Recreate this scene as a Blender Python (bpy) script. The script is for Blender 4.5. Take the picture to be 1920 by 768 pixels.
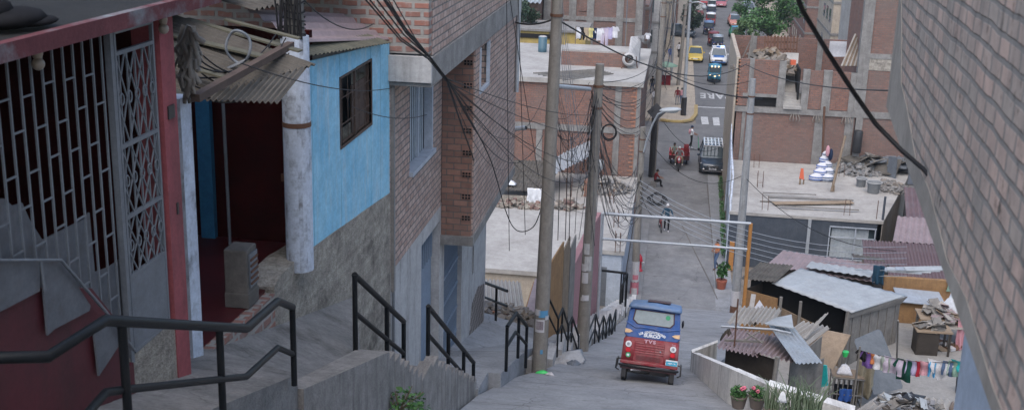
import bpy, math, random
from mathutils import Vector, Matrix, Euler
R=math.radians; PI=math.pi
for o in list(bpy.data.objects): bpy.data.objects.remove(o)
random.seed(7)
scene=bpy.context.scene; col=scene.collection
# ---------------------------------------------------------------- camera
CR=((0.98922773,-0.06518857,0.13106847),(0.14395926,0.27091094,-0.95177886),(0.02653722,0.96039456,0.27737711))
F=2195.0; EYE=Vector((0,0,20))
M3=Matrix(CR)
cd=bpy.data.cameras.new('camera'); cam=bpy.data.objects.new('camera',cd); col.objects.link(cam)
cam.matrix_world=Matrix.Translation(EYE)@M3.to_4x4()
cd.sensor_width=36; cd.lens=F/1920*36; cd.clip_end=2000; cd.clip_start=.05
cd.dof.use_dof=True; cd.dof.focus_distance=30; cd.dof.aperture_fstop=4.8
scene.camera=cam
# ---------------------------------------------------------------- light
world=bpy.data.worlds.new('World'); scene.world=world; world.use_nodes=True
wn=world.node_tree; bg=wn.nodes['Background']
sky=wn.nodes.new('ShaderNodeTexSky'); sky.sky_type='NISHITA'; sky.sun_disc=False
SUN_EL,SUN_AZ=R(58),R(188)
sky.sun_elevation=SUN_EL; sky.sun_rotation=SUN_AZ; sky.dust_density=2.5; sky.air_density=1.0
wn.links.new(sky.outputs[0],bg.inputs[0]); bg.inputs[1].default_value=.13
sl=bpy.data.lights.new('sun','SUN'); sl.energy=.9; sl.angle=R(80); sl.color=(1,.965,.92)
so=bpy.data.objects.new('sun',sl); col.objects.link(so)
sd=Vector((math.sin(SUN_AZ)*math.cos(SUN_EL),math.cos(SUN_AZ)*math.cos(SUN_EL),math.sin(SUN_EL)))
so.rotation_euler=sd.to_track_quat('Z','Y').to_euler(); so.location=(0,0,60)
vs=scene.view_settings; vs.view_transform='Standard'; vs.look='None'; vs.gamma=1; vs.exposure=1.1
# ---------------------------------------------------------------- measuring: a bearing of the survey meets a real plane
def ray(u,v): return M3@Vector(((u-960)/F,-(v-384)/F,-1))
def PY(u,v,y): d=ray(u,v); return EYE+d*(y/d.y)
def PZ(u,v,z): d=ray(u,v); return EYE+d*((z-20)/d.z)
def PX(u,v,x): d=ray(u,v); return EYE+d*(x/d.x)
V=Vector
# ---------------------------------------------------------------- materials
def nm(name):
    m=bpy.data.materials.new(name); m.use_nodes=True; nt=m.node_tree
    return m,nt,nt.nodes['Principled BSDF']
def N(nt,t,**k):
    n=nt.nodes.new(t)
    for a,b in k.items():
        if a.startswith('i_'): n.inputs[a[2:].replace('_',' ')].default_value=b
        else: setattr(n,a,b)
    return n
def c4(c): return (c[0],c[1],c[2],1)
def ramp(nt,fac,a,b,ca=None,cb=None):
    r=N(nt,'ShaderNodeValToRGB'); e=r.color_ramp.elements
    e[0].position=a; e[1].position=b
    e[0].color=c4(ca) if ca else (0,0,0,1); e[1].color=c4(cb) if cb else (1,1,1,1)
    nt.links.new(fac,r.inputs[0]); return r.outputs[0]
def mixc(nt,f,a,b,mode='MIX'):
    m=N(nt,'ShaderNodeMixRGB',blend_type=mode)
    for i,x in enumerate((f,a,b)):
        if hasattr(x,'is_linked') or isinstance(x,bpy.types.NodeSocket): nt.links.new(x,m.inputs[i])
        else: m.inputs[i].default_value=x if i==0 else c4(x)
    return m.outputs[0]
def noise(nt,vec,scale,detail=6,rough=.6,sx=(1,1,1)):
    mp=N(nt,'ShaderNodeMapping'); mp.inputs['Scale'].default_value=sx
    nt.links.new(vec,mp.inputs[0])
    n=N(nt,'ShaderNodeTexNoise'); n.inputs['Scale'].default_value=scale; n.inputs['Detail'].default_value=detail; n.inputs['Roughness'].default_value=rough
    nt.links.new(mp.outputs[0],n.inputs['Vector']); return n.outputs['Fac']
def bump(nt,h,bs,strength=.3,dist=.01):
    b=N(nt,'ShaderNodeBump'); b.inputs['Strength'].default_value=strength; b.inputs['Distance'].default_value=dist
    nt.links.new(h,b.inputs['Height']); nt.links.new(b.outputs[0],bs.inputs['Normal'])
MT={}
def surf(name,c1,c2=None,scale=3,rough=.85,metal=0,bmp=.3,dist=.008,stain=None,stain_amt=.6,stain_scale=.8,streak=False,fine=.12,lo=.35,hi=.65,spec=.3,crack=0,mid=.22,band=0,ckc=.42):
    """noise-mottled surface, optional second-tone stains (real dirt / wear)"""
    m,nt,bs=nm(name); tc=N(nt,'ShaderNodeTexCoord').outputs['UV']
    c2=c2 or tuple(x*.8 for x in c1)
    a=noise(nt,tc,scale,8); f=ramp(nt,a,lo,hi)
    colr=mixc(nt,f,c1,c2)
    if stain:
        s=noise(nt,tc,stain_scale,9,.7,(3.5,.35,1) if streak else (1,1,1)); sf=ramp(nt,s,.5,.66)
        mm=N(nt,'ShaderNodeMath',operation='MULTIPLY'); nt.links.new(sf,mm.inputs[0]); mm.inputs[1].default_value=stain_amt
        colr=mixc(nt,mm.outputs[0],colr,stain)
    if mid:
        md=ramp(nt,noise(nt,tc,scale*3.7,6,.75),.3,.7,(1-mid,)*3,(1+mid*.45,)*3)
        colr=mixc(nt,1.0,colr,md,'MULTIPLY')
    if band:
        bn=ramp(nt,noise(nt,tc,band,7,.7,(.35,5,1)),.3,.72,(.62,)*3,(1.1,)*3); colr=mixc(nt,1.0,colr,bn,'MULTIPLY')
    if crack:
        dn_=N(nt,'ShaderNodeTexNoise'); dn_.inputs['Scale'].default_value=2.2; dn_.inputs['Detail'].default_value=6; nt.links.new(tc,dn_.inputs['Vector'])
        scl=N(nt,'ShaderNodeVectorMath',operation='SCALE'); nt.links.new(dn_.outputs['Color'],scl.inputs[0]); scl.inputs['Scale'].default_value=.55
        add=N(nt,'ShaderNodeVectorMath',operation='ADD'); nt.links.new(tc,add.inputs[0]); nt.links.new(scl.outputs[0],add.inputs[1])
        vo=N(nt,'ShaderNodeTexVoronoi',feature='DISTANCE_TO_EDGE'); vo.inputs['Scale'].default_value=crack; nt.links.new(add.outputs[0],vo.inputs['Vector'])
        ck=ramp(nt,vo.outputs['Distance'],.002*crack,.016*crack,(ckc,)*3,(1,1,1))
        msk=ramp(nt,noise(nt,tc,.7,4),.42,.55); colr=mixc(nt,msk,colr,mixc(nt,1.0,colr,ck,'MULTIPLY'))
    fn=noise(nt,tc,scale*14,5,.7)
    fr=ramp(nt,fn,.25,.75,(1-fine*2,)*3,(1,)*3)
    colr=mixc(nt,1.0,colr,fr,'MULTIPLY')
    nt.links.new(colr,bs.inputs['Base Color'])
    bs.inputs['Roughness'].default_value=rough; bs.inputs['Metallic'].default_value=metal
    bs.inputs['Specular IOR Level'].default_value=spec
    if bmp: bump(nt,fn,bs,bmp,dist)
    MT[name]=m; return m
def brick(name,ca,cb,mortar,bw=.26,rh=.12,ms=.014,mvar=.5,dirt=(.16,.14,.13),dirt_amt=.5,wob=.02,smear=.25,dscale=.35,pits=0):
    m,nt,bs=nm(name); tc=N(nt,'ShaderNodeTexCoord').outputs['UV']
    nz=N(nt,'ShaderNodeTexNoise'); nz.inputs['Scale'].default_value=3.5; nt.links.new(tc,nz.inputs['Vector'])
    sc=N(nt,'ShaderNodeVectorMath',operation='SCALE'); nt.links.new(nz.outputs['Color'],sc.inputs[0]); sc.inputs['Scale'].default_value=wob
    ad=N(nt,'ShaderNodeVectorMath',operation='ADD'); nt.links.new(tc,ad.inputs[0]); nt.links.new(sc.outputs[0],ad.inputs[1])
    b=N(nt,'ShaderNodeTexBrick'); b.inputs['Scale'].default_value=1; b.inputs['Brick Width'].default_value=bw; b.inputs['Row Height'].default_value=rh
    b.inputs['Mortar Size'].default_value=ms; b.inputs['Mortar Smooth'].default_value=.4; b.inputs['Bias'].default_value=0
    b.inputs['Color1'].default_value=c4(ca); b.inputs['Color2'].default_value=c4(cb); b.inputs['Mortar'].default_value=c4(mortar)
    nt.links.new(ad.outputs[0],b.inputs['Vector'])
    v=noise(nt,tc,9,4); vr=ramp(nt,v,.3,.7,(.72,)*3,(1.15,)*3)
    colr=mixc(nt,mvar,b.outputs['Color'],mixc(nt,1.0,b.outputs['Color'],vr,'MULTIPLY'))
    sm=ramp(nt,noise(nt,tc,2.6,7,.75),.52,.7); mm=N(nt,'ShaderNodeMath',operation='MULTIPLY'); nt.links.new(sm,mm.inputs[0]); mm.inputs[1].default_value=smear*2
    colr=mixc(nt,mm.outputs[0],colr,mortar)
    if pits:
        pz=ramp(nt,noise(nt,tc,7,6,.8,(1.6,.8,1)),.56,.64,(1,1,1),(.30,.29,.28)); colr=mixc(nt,1.0,colr,pz,'MULTIPLY')
    d=ramp(nt,noise(nt,tc,dscale,8,.7,(2,.7,1)),.42,.72); m2=N(nt,'ShaderNodeMath',operation='MULTIPLY'); nt.links.new(d,m2.inputs[0]); m2.inputs[1].default_value=dirt_amt
    colr=mixc(nt,m2.outputs[0],colr,dirt)
    nt.links.new(colr,bs.inputs['Base Color']); bs.inputs['Roughness'].default_value=.92; bs.inputs['Specular IOR Level'].default_value=.2
    inv=N(nt,'ShaderNodeMath',operation='SUBTRACT'); inv.inputs[0].default_value=1; nt.links.new(b.outputs['Fac'],inv.inputs[1])
    add=N(nt,'ShaderNodeMath',operation='MULTIPLY_ADD'); nt.links.new(noise(nt,tc,40,4),add.inputs[0]); add.inputs[1].default_value=.35; nt.links.new(inv.outputs[0],add.inputs[2])
    bump(nt,add.outputs[0],bs,.7,.012)
    MT[name]=m; return m
def plain(name,c,rough=.5,metal=0,spec=.5,coat=0,emit=None,alpha=None,trans=0,dust=.0):
    m,nt,bs=nm(name); tc=N(nt,'ShaderNodeTexCoord').outputs['Object']
    n=noise(nt,tc,12,5); r=ramp(nt,n,.3,.7,tuple(x*.82 for x in c),c)
    if dust:
        d=ramp(nt,noise(nt,tc,3.5,9,.75),.42,.75); mm=N(nt,'ShaderNodeMath',operation='MULTIPLY'); nt.links.new(d,mm.inputs[0]); mm.inputs[1].default_value=dust
        r=mixc(nt,mm.outputs[0],r,(.26,.23,.20))
        rr=ramp(nt,noise(nt,tc,5,8,.7),.3,.7,(rough,)*3,(min(1,rough+.3),)*3); nt.links.new(rr,bs.inputs['Roughness'])
    nt.links.new(r,bs.inputs['Base Color'])
    bs.inputs['Roughness'].default_value=rough; bs.inputs['Metallic'].default_value=metal; bs.inputs['Specular IOR Level'].default_value=spec
    bs.inputs['Coat Weight'].default_value=coat; bs.inputs['Transmission Weight'].default_value=trans
    if emit: bs.inputs['Emission Color'].default_value=c4(emit[0]); bs.inputs['Emission Strength'].default_value=emit[1]
    MT[name]=m; return m
G=lambda x:(x,x,x)
# concretes and grounds
surf('road',(.20,.205,.215),(.26,.262,.265),scale=.55,stain=(.10,.10,.105),stain_amt=.55,stain_scale=.35,fine=.1,bmp=.25,crack=.35)
surf('asphalt',(.155,.158,.163),(.19,.19,.192),scale=.4,stain=(.07,.07,.075),stain_amt=.5,stain_scale=.3)
surf('ramp',(.275,.285,.30),(.35,.36,.375),scale=.9,stain=(.13,.13,.13),stain_amt=.4,stain_scale=.8,fine=.17,bmp=.6,crack=.8,mid=.16,ckc=.55)
surf('pavement',(.22,.225,.23),(.28,.28,.285),scale=.9,stain=(.15,.15,.15))
surf('dirt',(.19,.165,.14),(.28,.25,.215),scale=1.2,stain=(.12,.105,.09),bmp=.8,dist=.03)
surf('yard',(.27,.26,.245),(.335,.325,.305),scale=.8,stain=(.19,.175,.16),stain_amt=.5,bmp=.5,dist=.02)
surf('roofwhite',(.43,.415,.39),(.345,.33,.31),scale=.7,stain=(.27,.25,.23),stain_amt=.5,stain_scale=.5,fine=.08)
surf('concrete',(.33,.32,.305),(.225,.215,.205),scale=2,stain=(.14,.13,.12),stain_amt=.5,stain_scale=1.1,streak=True,bmp=.5,fine=.2)
surf('cement',(.50,.495,.49),(.41,.405,.40),scale=1.3,stain=(.15,.14,.13),stain_amt=.5,streak=True,bmp=.5)
surf('steps',(.20,.197,.193),(.285,.275,.265),fine=.2,scale=1.8,stain=(.085,.08,.075),stain_amt=.75,stain_scale=1.2,bmp=.9,dist=.02,crack=.6,mid=.3,ckc=.65)
surf('cheek',(.26,.245,.23),(.37,.35,.33),fine=.24,scale=2.5,stain=(.11,.10,.095),stain_amt=.7,stain_scale=1.2,streak=True,bmp=.9,dist=.02)
surf('adobe',(.76,.70,.60),(.52,.47,.405),scale=2.6,stain=(.10,.088,.078),stain_amt=.8,stain_scale=1.0,bmp=1,dist=.05,mid=.45,band=1.6,fine=.28)
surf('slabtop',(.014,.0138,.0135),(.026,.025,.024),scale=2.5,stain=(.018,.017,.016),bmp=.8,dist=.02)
surf('greybeam',(.20,.20,.20),(.26,.255,.25),scale=2)
surf('polec',(.27,.25,.222),(.205,.188,.166),scale=2.5,stain=(.16,.145,.13),streak=True,stain_amt=.5)
surf('polegrey',(.33,.34,.345),(.26,.265,.27),scale=2.5,streak=True,stain=(.18,.18,.18))
surf('lowwall',(.80,.79,.76),(.70,.685,.66),scale=1.6,stain=(.19,.17,.155),streak=True,stain_amt=.6,bmp=.5)
surf('paleblue',(.48,.545,.63),(.40,.455,.53),scale=1,stain=(.33,.35,.38),streak=True,stain_amt=.35)
surf('darkblue',(.055,.068,.088),(.075,.088,.108),scale=1,stain=(.11,.12,.13),streak=True,stain_amt=.35)
surf('pinkwall',(.42,.21,.22),(.34,.18,.185),scale=2,stain=(.22,.17,.16),streak=True,stain_amt=.7,stain_scale=1.1)
surf('cream',(.50,.43,.34),(.40,.35,.29),scale=1,stain=(.27,.24,.21),streak=True,stain_amt=.5)
surf('sidebeige',(.38,.345,.30),(.31,.28,.245),scale=1,stain=(.22,.19,.16),streak=True)
surf('yellowwall',(.50,.37,.12),(.42,.31,.11),scale=1,stain=(.24,.2,.12),streak=True)
# house paints
surf('redpaint',(.115,.022,.030),(.085,.018,.025),scale=1.5,stain=(.05,.02,.022),streak=True,stain_amt=.5,rough=.6)
surf('pinkcol',(.35,.09,.10),(.28,.075,.085),scale=3,stain=(.09,.05,.05),streak=True,stain_amt=.4)
surf('fascia',(.15,.045,.05),(.115,.033,.04),scale=2,stain=(.21,.225,.24),stain_amt=1,stain_scale=1.3,bmp=.6)
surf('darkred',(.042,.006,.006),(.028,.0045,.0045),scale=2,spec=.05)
surf('redfloor',(.085,.014,.017),(.055,.011,.013),scale=2,stain=(.045,.014,.015),stain_amt=.8,rough=.4)
surf('bluewood',(.22,.52,.72),(.33,.62,.78),scale=1.2,stain=(.50,.62,.68),streak=True,stain_amt=.7,stain_scale=1.6,bmp=.4)
surf('bluestrip',(.03,.16,.32),(.035,.19,.36),scale=2)
surf('whitecol',(.60,.665,.76),(.50,.55,.64),scale=3,stain=(.14,.13,.125),stain_amt=.8,stain_scale=2.6,bmp=.6)
surf('greymetal',(.17,.19,.215),(.13,.145,.165),scale=4,rough=.5,spec=.5)
surf('greysheet',(.15,.16,.18),(.11,.118,.132),scale=2,rough=.55,stain=(.10,.08,.07),stain_amt=.4,stain_scale=3)
surf('bluegrey',(.24,.31,.40),(.19,.25,.33),scale=3,rough=.5)
surf('curtain',(.50,.55,.58),(.38,.43,.47),scale=2)
surf('winframe',(.50,.55,.62),rough=.5,scale=3)
# bricks
brick('brickleft',(.36,.245,.205),(.50,.37,.315),(.17,.16,.15),rh=.125,ms=.017,dirt_amt=.35,smear=.16,pits=1,dirt=(.24,.22,.20))
brick('brickrough',(.28,.13,.10),(.22,.12,.10),(.27,.255,.235),rh=.14,bw=.30,ms=.035,wob=.05,smear=.5)
brick('brickoriel',(.29,.16,.12),(.20,.115,.09),(.13,.115,.105),rh=.13,bw=.3,ms=.012,dirt_amt=.4,smear=.12)
brick('brickred',(.27,.135,.10),(.19,.105,.085),(.145,.125,.115),dirt_amt=.5,smear=.2,pits=1,dirt=(.17,.15,.14),rh=.13,bw=.28)
brick('brickbrown',(.24,.135,.108),(.175,.105,.088),(.14,.125,.115),dirt_amt=.6,smear=.3,rh=.12,bw=.27)
brick('brickorange',(.38,.17,.105),(.30,.14,.09),(.27,.19,.15),dirt_amt=.3,rh=.12,bw=.25)
brick('brickright',(.56,.405,.335),(.39,.335,.29),(.265,.245,.225),bw=.19,rh=.080,ms=.013,wob=.03,smear=.22,dirt=(.15,.14,.13),dirt_amt=.6,dscale=2.6,pits=1)
# metals, sheets, woods, cloth
surf('rail',(.005,.007,.009),(.009,.011,.014),scale=6,rough=.5,spec=.22,bmp=.1,stain=(.03,.028,.026),stain_amt=.3,stain_scale=5)
surf('rustroof',(.085,.078,.068),(.135,.122,.105),scale=2.5,stain=(.045,.036,.03),stain_amt=.6,stain_scale=1.4)
surf('pinkroof',(.33,.255,.26),(.27,.21,.215),scale=1.2,stain=(.24,.20,.19),stain_amt=.4,rough=.6)
surf('redroof',(.175,.115,.12),(.135,.092,.10),scale=1.2,stain=(.22,.20,.20),stain_amt=.6,stain_scale=.9,rough=.6)
surf('whitesheet',(.42,.45,.465),(.35,.37,.385),scale=.8,stain=(.34,.33,.31),stain_amt=.45,stain_scale=.9,rough=.5)
surf('beigesheet',(.42,.39,.35),(.34,.315,.285),scale=1.3,stain=(.28,.24,.2),stain_amt=.5,rough=.6)
surf('greenroof',(.10,.10,.075),(.15,.14,.10),scale=3,stain=(.08,.075,.06))
surf('wood',(.27,.205,.145),(.20,.15,.105),scale=3,streak=True,stain=(.12,.09,.065),stain_amt=.6,stain_scale=2)
surf('greywood',(.25,.235,.215),(.18,.17,.155),scale=3,streak=True,stain=(.11,.10,.09),stain_amt=.5,stain_scale=2)
surf('orangewood',(.36,.215,.10),(.28,.16,.075),scale=2.5,streak=True,stain=(.16,.10,.06),stain_amt=.6,stain_scale=2)
surf('plywood',(.34,.265,.19),(.285,.215,.15),scale=2,stain=(.22,.17,.13))
surf('darkwood',(.06,.05,.042),(.045,.038,.032),scale=3)
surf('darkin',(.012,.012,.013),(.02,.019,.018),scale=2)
surf('beamrust',(.085,.06,.05),(.12,.085,.068),scale=4)
surf('rust',(.16,.08,.05),(.11,.06,.04),scale=6)
surf('galv',(.48,.52,.56),(.40,.435,.47),scale=4,rough=.45,metal=.3,bmp=.1,stain=(.3,.28,.26),stain_amt=.4)
surf('orangepaint',(.50,.24,.07),(.42,.19,.06),scale=4,stain=(.2,.12,.07),stain_amt=.5)
surf('yellowpaint',(.50,.37,.14),(.38,.29,.15),scale=2,stain=(.28,.25,.2),stain_amt=.5)
surf('roadpaint',(.62,.63,.64),(.46,.47,.48),scale=3,stain=(.24,.24,.245),stain_amt=.6,stain_scale=3)
surf('mattress',(.12,.135,.15),(.155,.17,.185),scale=3,rough=.9)
surf('rubble',(.33,.29,.25),(.23,.20,.17),scale=2,bmp=.8)
surf('gravel',(.22,.21,.205),(.32,.31,.30),scale=14,bmp=1,dist=.03)
surf('bucketgrey',(.17,.18,.185),(.21,.22,.225),scale=4)
surf('tile',(.16,.13,.12),(.30,.27,.25),scale=8)
surf('cable',(.010,.010,.012),(.02,.02,.022),scale=5,rough=.6,bmp=0)
surf('cablegrey',(.10,.10,.105),(.14,.14,.145),scale=5,rough=.6,bmp=0)
surf('oldconcrete',(.17,.155,.14),(.12,.11,.10),scale=5,bmp=.8,stain=(.07,.065,.06))
surf('bark',(.11,.085,.06),(.075,.06,.045),scale=6,bmp=1)
def cloth(name,c): return surf(name,c,tuple(x*.86 for x in c),scale=7,rough=.95,fine=.06,spec=.1)
for n,c in dict(c_white=(.68,.68,.71),c_red=(.42,.03,.05),c_orange=(.55,.20,.085),c_teal=(.05,.40,.42),c_blue=(.05,.13,.42),c_navy=(.02,.035,.075),c_green=(.015,.075,.055),
    c_lilac=(.46,.42,.60),c_purple=(.18,.10,.32),c_pink=(.60,.32,.36),c_yellow=(.60,.55,.25),c_black=(.018,.018,.02),c_grey=(.25,.25,.26),c_jean=(.10,.15,.25),c_khaki=(.30,.27,.2),
    c_denimteal=(.03,.075,.12),c_lav=(.55,.48,.58),c_brown=(.14,.09,.06),c_tan=(.45,.36,.26),c_sage=(.33,.38,.33),c_dkred=(.20,.025,.03),c_mint=(.25,.38,.30)).items(): cloth(n,c)
plain('skin',(.26,.14,.09),.6); plain('hair',(.012,.010,.009),.7); plain('eyewhite',(.7,.7,.7),.3); plain('lips',(.22,.08,.07),.5)
plain('rubber',(.02,.02,.021),.85); plain('blackplastic',(.02,.02,.022),.45); plain('chrome',(.6,.6,.62),.2,1)
plain('glass',(.05,.07,.08),.08,0,.9); plain('windglass',(.10,.13,.15),.1,0,.8); plain('glasslight',(.30,.35,.36),.15,0,.7)
plain('tukblue',(.018,.095,.33),.4,0,.5,.2,dust=.45); plain('tukblueroof',(.10,.20,.38),.45,dust=.5); plain('tukred',(.23,.014,.026),.45,0,.5,.15,dust=.45); plain('tukdark',(.05,.012,.016),.5)
plain('lens_white',(.75,.76,.78),.15); plain('lens_red',(.55,.01,.02),.2); plain('lens_amber',(.75,.50,.28),.3); plain('platewhite',(.7,.72,.74),.5); plain('plateblue',(.02,.33,.52),.5); plain('stickergreen',(.06,.36,.17),.5); plain('lettering',(.72,.76,.82),.5); plain('letterpink',(.62,.38,.45),.5)
plain('suvpaint',(.035,.052,.075),.3,.3,.5,.5); plain('yellowcar',(.60,.43,.06),.4,0,.5,.3); plain('whitecar',(.72,.74,.77),.35,0,.5,.3); plain('policeblue',(.02,.13,.42),.35,0,.5,.3); plain('redcar',(.36,.03,.04),.4); plain('pinkcar',(.42,.13,.16),.4); plain('silvercar',(.36,.40,.44),.3,.4); plain('tealcar',(.03,.22,.36),.4); plain('navycar',(.03,.05,.14),.4); plain('greencar',(.03,.20,.13),.5); plain('marooncar',(.18,.03,.035),.45); plain('salmoncar',(.50,.22,.18),.45)
plain('policelamp',(.05,.10,.8),.3,emit=((.15,.25,1),6)); plain('headlamp',(.9,.65,.35),.3,emit=((1,.72,.42),.7))
plain('hydrantred',(.42,.012,.03),.4); plain('terracotta',(.33,.10,.06),.8); plain('potgrey',(.16,.13,.11),.85); plain('petal',(.72,.18,.26),.7); plain('plasticblue',(.05,.30,.55),.4); plain('plasticgreen',(.04,.55,.13),.4); plain('plasticteal',(.02,.42,.42),.4); plain('tankblue',(.055,.12,.16),.5); plain('paper',(.46,.45,.46),.8); plain('paperpink',(.50,.16,.20),.8); plain('paperdark',(.10,.06,.08),.8); plain('graffiti',(.08,.25,.42),.8); plain('bulb',(.32,.27,.21),.35); plain('coneorange',(.62,.13,.06),.6); plain('signback',(.07,.07,.075),.6); plain('plastic_sheet',(.72,.74,.77),.3)
def checkmat(name):
    m,nt,bs=nm(name); tc=N(nt,'ShaderNodeTexCoord').outputs['UV']; c=N(nt,'ShaderNodeTexChecker'); c.inputs['Scale'].default_value=6.5; mp=N(nt,'ShaderNodeMapping'); mp.inputs['Rotation'].default_value=(0,0,.5); nt.links.new(tc,mp.inputs[0]); nt.links.new(mp.outputs[0],c.inputs['Vector']); c.inputs['Color1'].default_value=(.26,.24,.22,1); c.inputs['Color2'].default_value=(.09,.075,.07,1); nt.links.new(c.outputs['Color'],bs.inputs['Base Color']); bs.inputs['Roughness'].default_value=.5; MT[name]=m
checkmat('checktile')
def leafmat(name,a,b):
    m,nt,bs=nm(name); tc=N(nt,'ShaderNodeTexCoord').outputs['Object']
    r=ramp(nt,noise(nt,tc,1.3,5),.35,.65,a,b); nt.links.new(r,bs.inputs['Base Color']); bs.inputs['Roughness'].default_value=.6; MT[name]=m
leafmat('leaf',(.025,.085,.02),(.06,.16,.03)); leafmat('leafdark',(.012,.035,.018),(.03,.06,.028)); leafmat('aloe',(.11,.16,.095),(.19,.24,.15)); leafmat('leafbright',(.03,.095,.022),(.065,.16,.04)); leafmat('grassgreen',(.04,.10,.03),(.09,.15,.05))
def hazemat(d):
    m=bpy.data.materials.new('haze'); m.use_nodes=True; nt=m.node_tree; nt.nodes.remove(nt.nodes['Principled BSDF'])
    v=nt.nodes.new('ShaderNodeVolumePrincipled'); v.inputs['Color'].default_value=(.80,.85,.92,1); v.inputs['Density'].default_value=d; v.inputs['Anisotropy'].default_value=.2
    nt.links.new(v.outputs[0],nt.nodes['Material Output'].inputs['Volume']); MT['haze']=m
hazemat(.00035)
# ---------------------------------------------------------------- mesh building
WL={}   # where each parent stands
def props(o,label=None,cat=None,group=None,kind=None):
    for k,v in (('label',label),('category',cat),('group',group),('kind',kind)):
        if v: o[k]=v
    return o
def thing(name,label,cat,loc=(0,0,0),group=None):
    o=bpy.data.objects.new(name,None); col.objects.link(o); o.location=loc; o.empty_display_size=.2
    WL[o.name]=V(loc); return props(o,label,cat,group)
class MB:
    def __init__(s): s.v=[]; s.f=[]; s.sm=[]; s.m=None
    def add(s,vs,fs,smooth=False):
        b=len(s.v); s.v+=[V(x) for x in vs]; s.f+=[tuple(b+i for i in f) for f in fs]; s.sm+=[smooth]*len(fs); return s
    def box(s,p0,p1,m=None):
        x0,y0,z0=p0; x1,y1,z1=p1
        vs=[V((x,y,z)) for z in (z0,z1) for y in (y0,y1) for x in (x0,x1)]
        if m: vs=[m@v for v in vs]
        return s.add(vs,[(0,2,3,1),(4,5,7,6),(0,1,5,4),(2,6,7,3),(0,4,6,2),(1,3,7,5)])
    def cbox(s,c,size,rot=(0,0,0)):
        m=Matrix.Translation(V(c))@Euler(rot).to_matrix().to_4x4(); h=V(size)/2
        return s.box(-h,h,m)
    def tube(s,pts,r,n=8,r2=None,caps=True,smooth=True):
        pts=[V(p) for p in pts]; k=len(pts); rings=[]; up=V((0,0,1)); last=None
        for i,p in enumerate(pts):
            d=(pts[min(i+1,k-1)]-pts[max(i-1,0)])
            if d.length<1e-6: d=V((0,0,1))
            d.normalize()
            if last is None: a=d.cross(up if abs(d.z)<.95 else V((1,0,0))).normalized()
            else:
                a=(last-d*last.dot(d)); a=a.normalized() if a.length>1e-5 else d.orthogonal().normalized()
            last=a; b=d.cross(a)
            rr=r if isinstance(r,(int,float)) and r2 is None else (r[i] if not isinstance(r,(int,float)) else r+(r2-r)*i/(k-1))
            rings.append([p+(a*math.cos(2*PI*j/n)+b*math.sin(2*PI*j/n))*rr for j in range(n)])
        vs=[v for q in rings for v in q]; fs=[]
        for i in range(k-1):
            for j in range(n): fs.append((i*n+j,i*n+(j+1)%n,(i+1)*n+(j+1)%n,(i+1)*n+j))
        s.add(vs,fs,smooth)
        if caps: s.add(rings[0],[tuple(range(n))[::-1]]); s.add(rings[-1],[tuple(range(n))])
        return s
    def bar(s,a,b,w,h=None,up=(0,0,1)):
        a=V(a); b=V(b); h=h or w; d=(b-a).normalized(); u=V(up)
        if abs(d.dot(u))>.98: u=V((0,1,0)) if abs(d.y)<.9 else V((1,0,0))
        x=d.cross(u).normalized(); z=x.cross(d)
        vs=[p+x*sx*w/2+z*sz*h/2 for p in (a,b) for sx,sz in ((-1,-1),(1,-1),(1,1),(-1,1))]
        return s.add(vs,[(3,2,1,0),(4,5,6,7),(0,1,5,4),(1,2,6,5),(2,3,7,6),(3,0,4,7)])
    def slab(s,pts,t):
        """polygon pts given thickness vector t"""
        pts=[V(p) for p in pts]; t=V(t); n=len(pts)
        nn=V((0,0,0))
        for i in range(n): nn+=pts[i].cross(pts[(i+1)%n])
        if nn.dot(t)>0: pts=pts[::-1]
        q=[p+t for p in pts]
        fs=[tuple(range(n)),tuple(range(2*n-1,n-1,-1))]+[(i,i+n,(i+1)%n+n,(i+1)%n) for i in range(n)]
        return s.add(pts+q,fs)
    def poly(s,pts): return s.add(pts,[tuple(range(len(pts)))])
    def lathe(s,c,prof,n=16,m=None,smooth=True):
        c=V(c); vs=[]
        for r,z in prof:
            for j in range(n):
                p=V((r*math.cos(2*PI*j/n),r*math.sin(2*PI*j/n),z)); vs.append(c+(m@p if m else p))
        k=len(prof); fs=[(i*n+j,i*n+(j+1)%n,(i+1)*n+(j+1)%n,(i+1)*n+j) for i in range(k-1) for j in range(n)]
        s.add(vs,fs,smooth); s.add(vs[:n],[tuple(range(n))[::-1]]); s.add(vs[-n:],[tuple(range(n))]); return s
    def ball(s,c,r,n=12,k=8,m=None):
        r=V(r) if not isinstance(r,(int,float)) else V((r,r,r)); c=V(c); vs=[];fs=[]
        for i in range(k+1):
            t=PI*i/k
            for j in range(n):
                p=V((r.x*math.sin(t)*math.cos(2*PI*j/n),r.y*math.sin(t)*math.sin(2*PI*j/n),r.z*math.cos(t))); vs.append(c+(m@p if m else p))
        for i in range(k):
            for j in range(n): fs.append((i*n+j,(i+1)*n+j,(i+1)*n+(j+1)%n,i*n+(j+1)%n))
        return s.add(vs,fs,True)
    def corr(s,a,b,c,waves,amp=.02,t=.006,seg=6,sag=0):
        """corrugated sheet: corner a, waves run across a->b, ridges run a->c"""
        a,b,c=V(a),V(b),V(c); n=(b-a).cross(c-a).normalized(); 
        if n.z<0: n=-n
        K=waves*seg; rows=4; top=[];
        for r in range(rows+1):
            for i in range(K+1):
                f=i/K; g=r/rows
                top.append(a+(b-a)*f+(c-a)*g+n*(amp*math.sin(f*waves*2*PI)-sag*math.sin(g*PI)))
        w=K+1; fs=[(r*w+i,r*w+i+1,(r+1)*w+i+1,(r+1)*w+i) for r in range(rows) for i in range(K)]
        bot=[p-n*t for p in top]; o=len(top)
        fs2=[tuple(reversed([x+o for x in f])) for f in fs]
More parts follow.
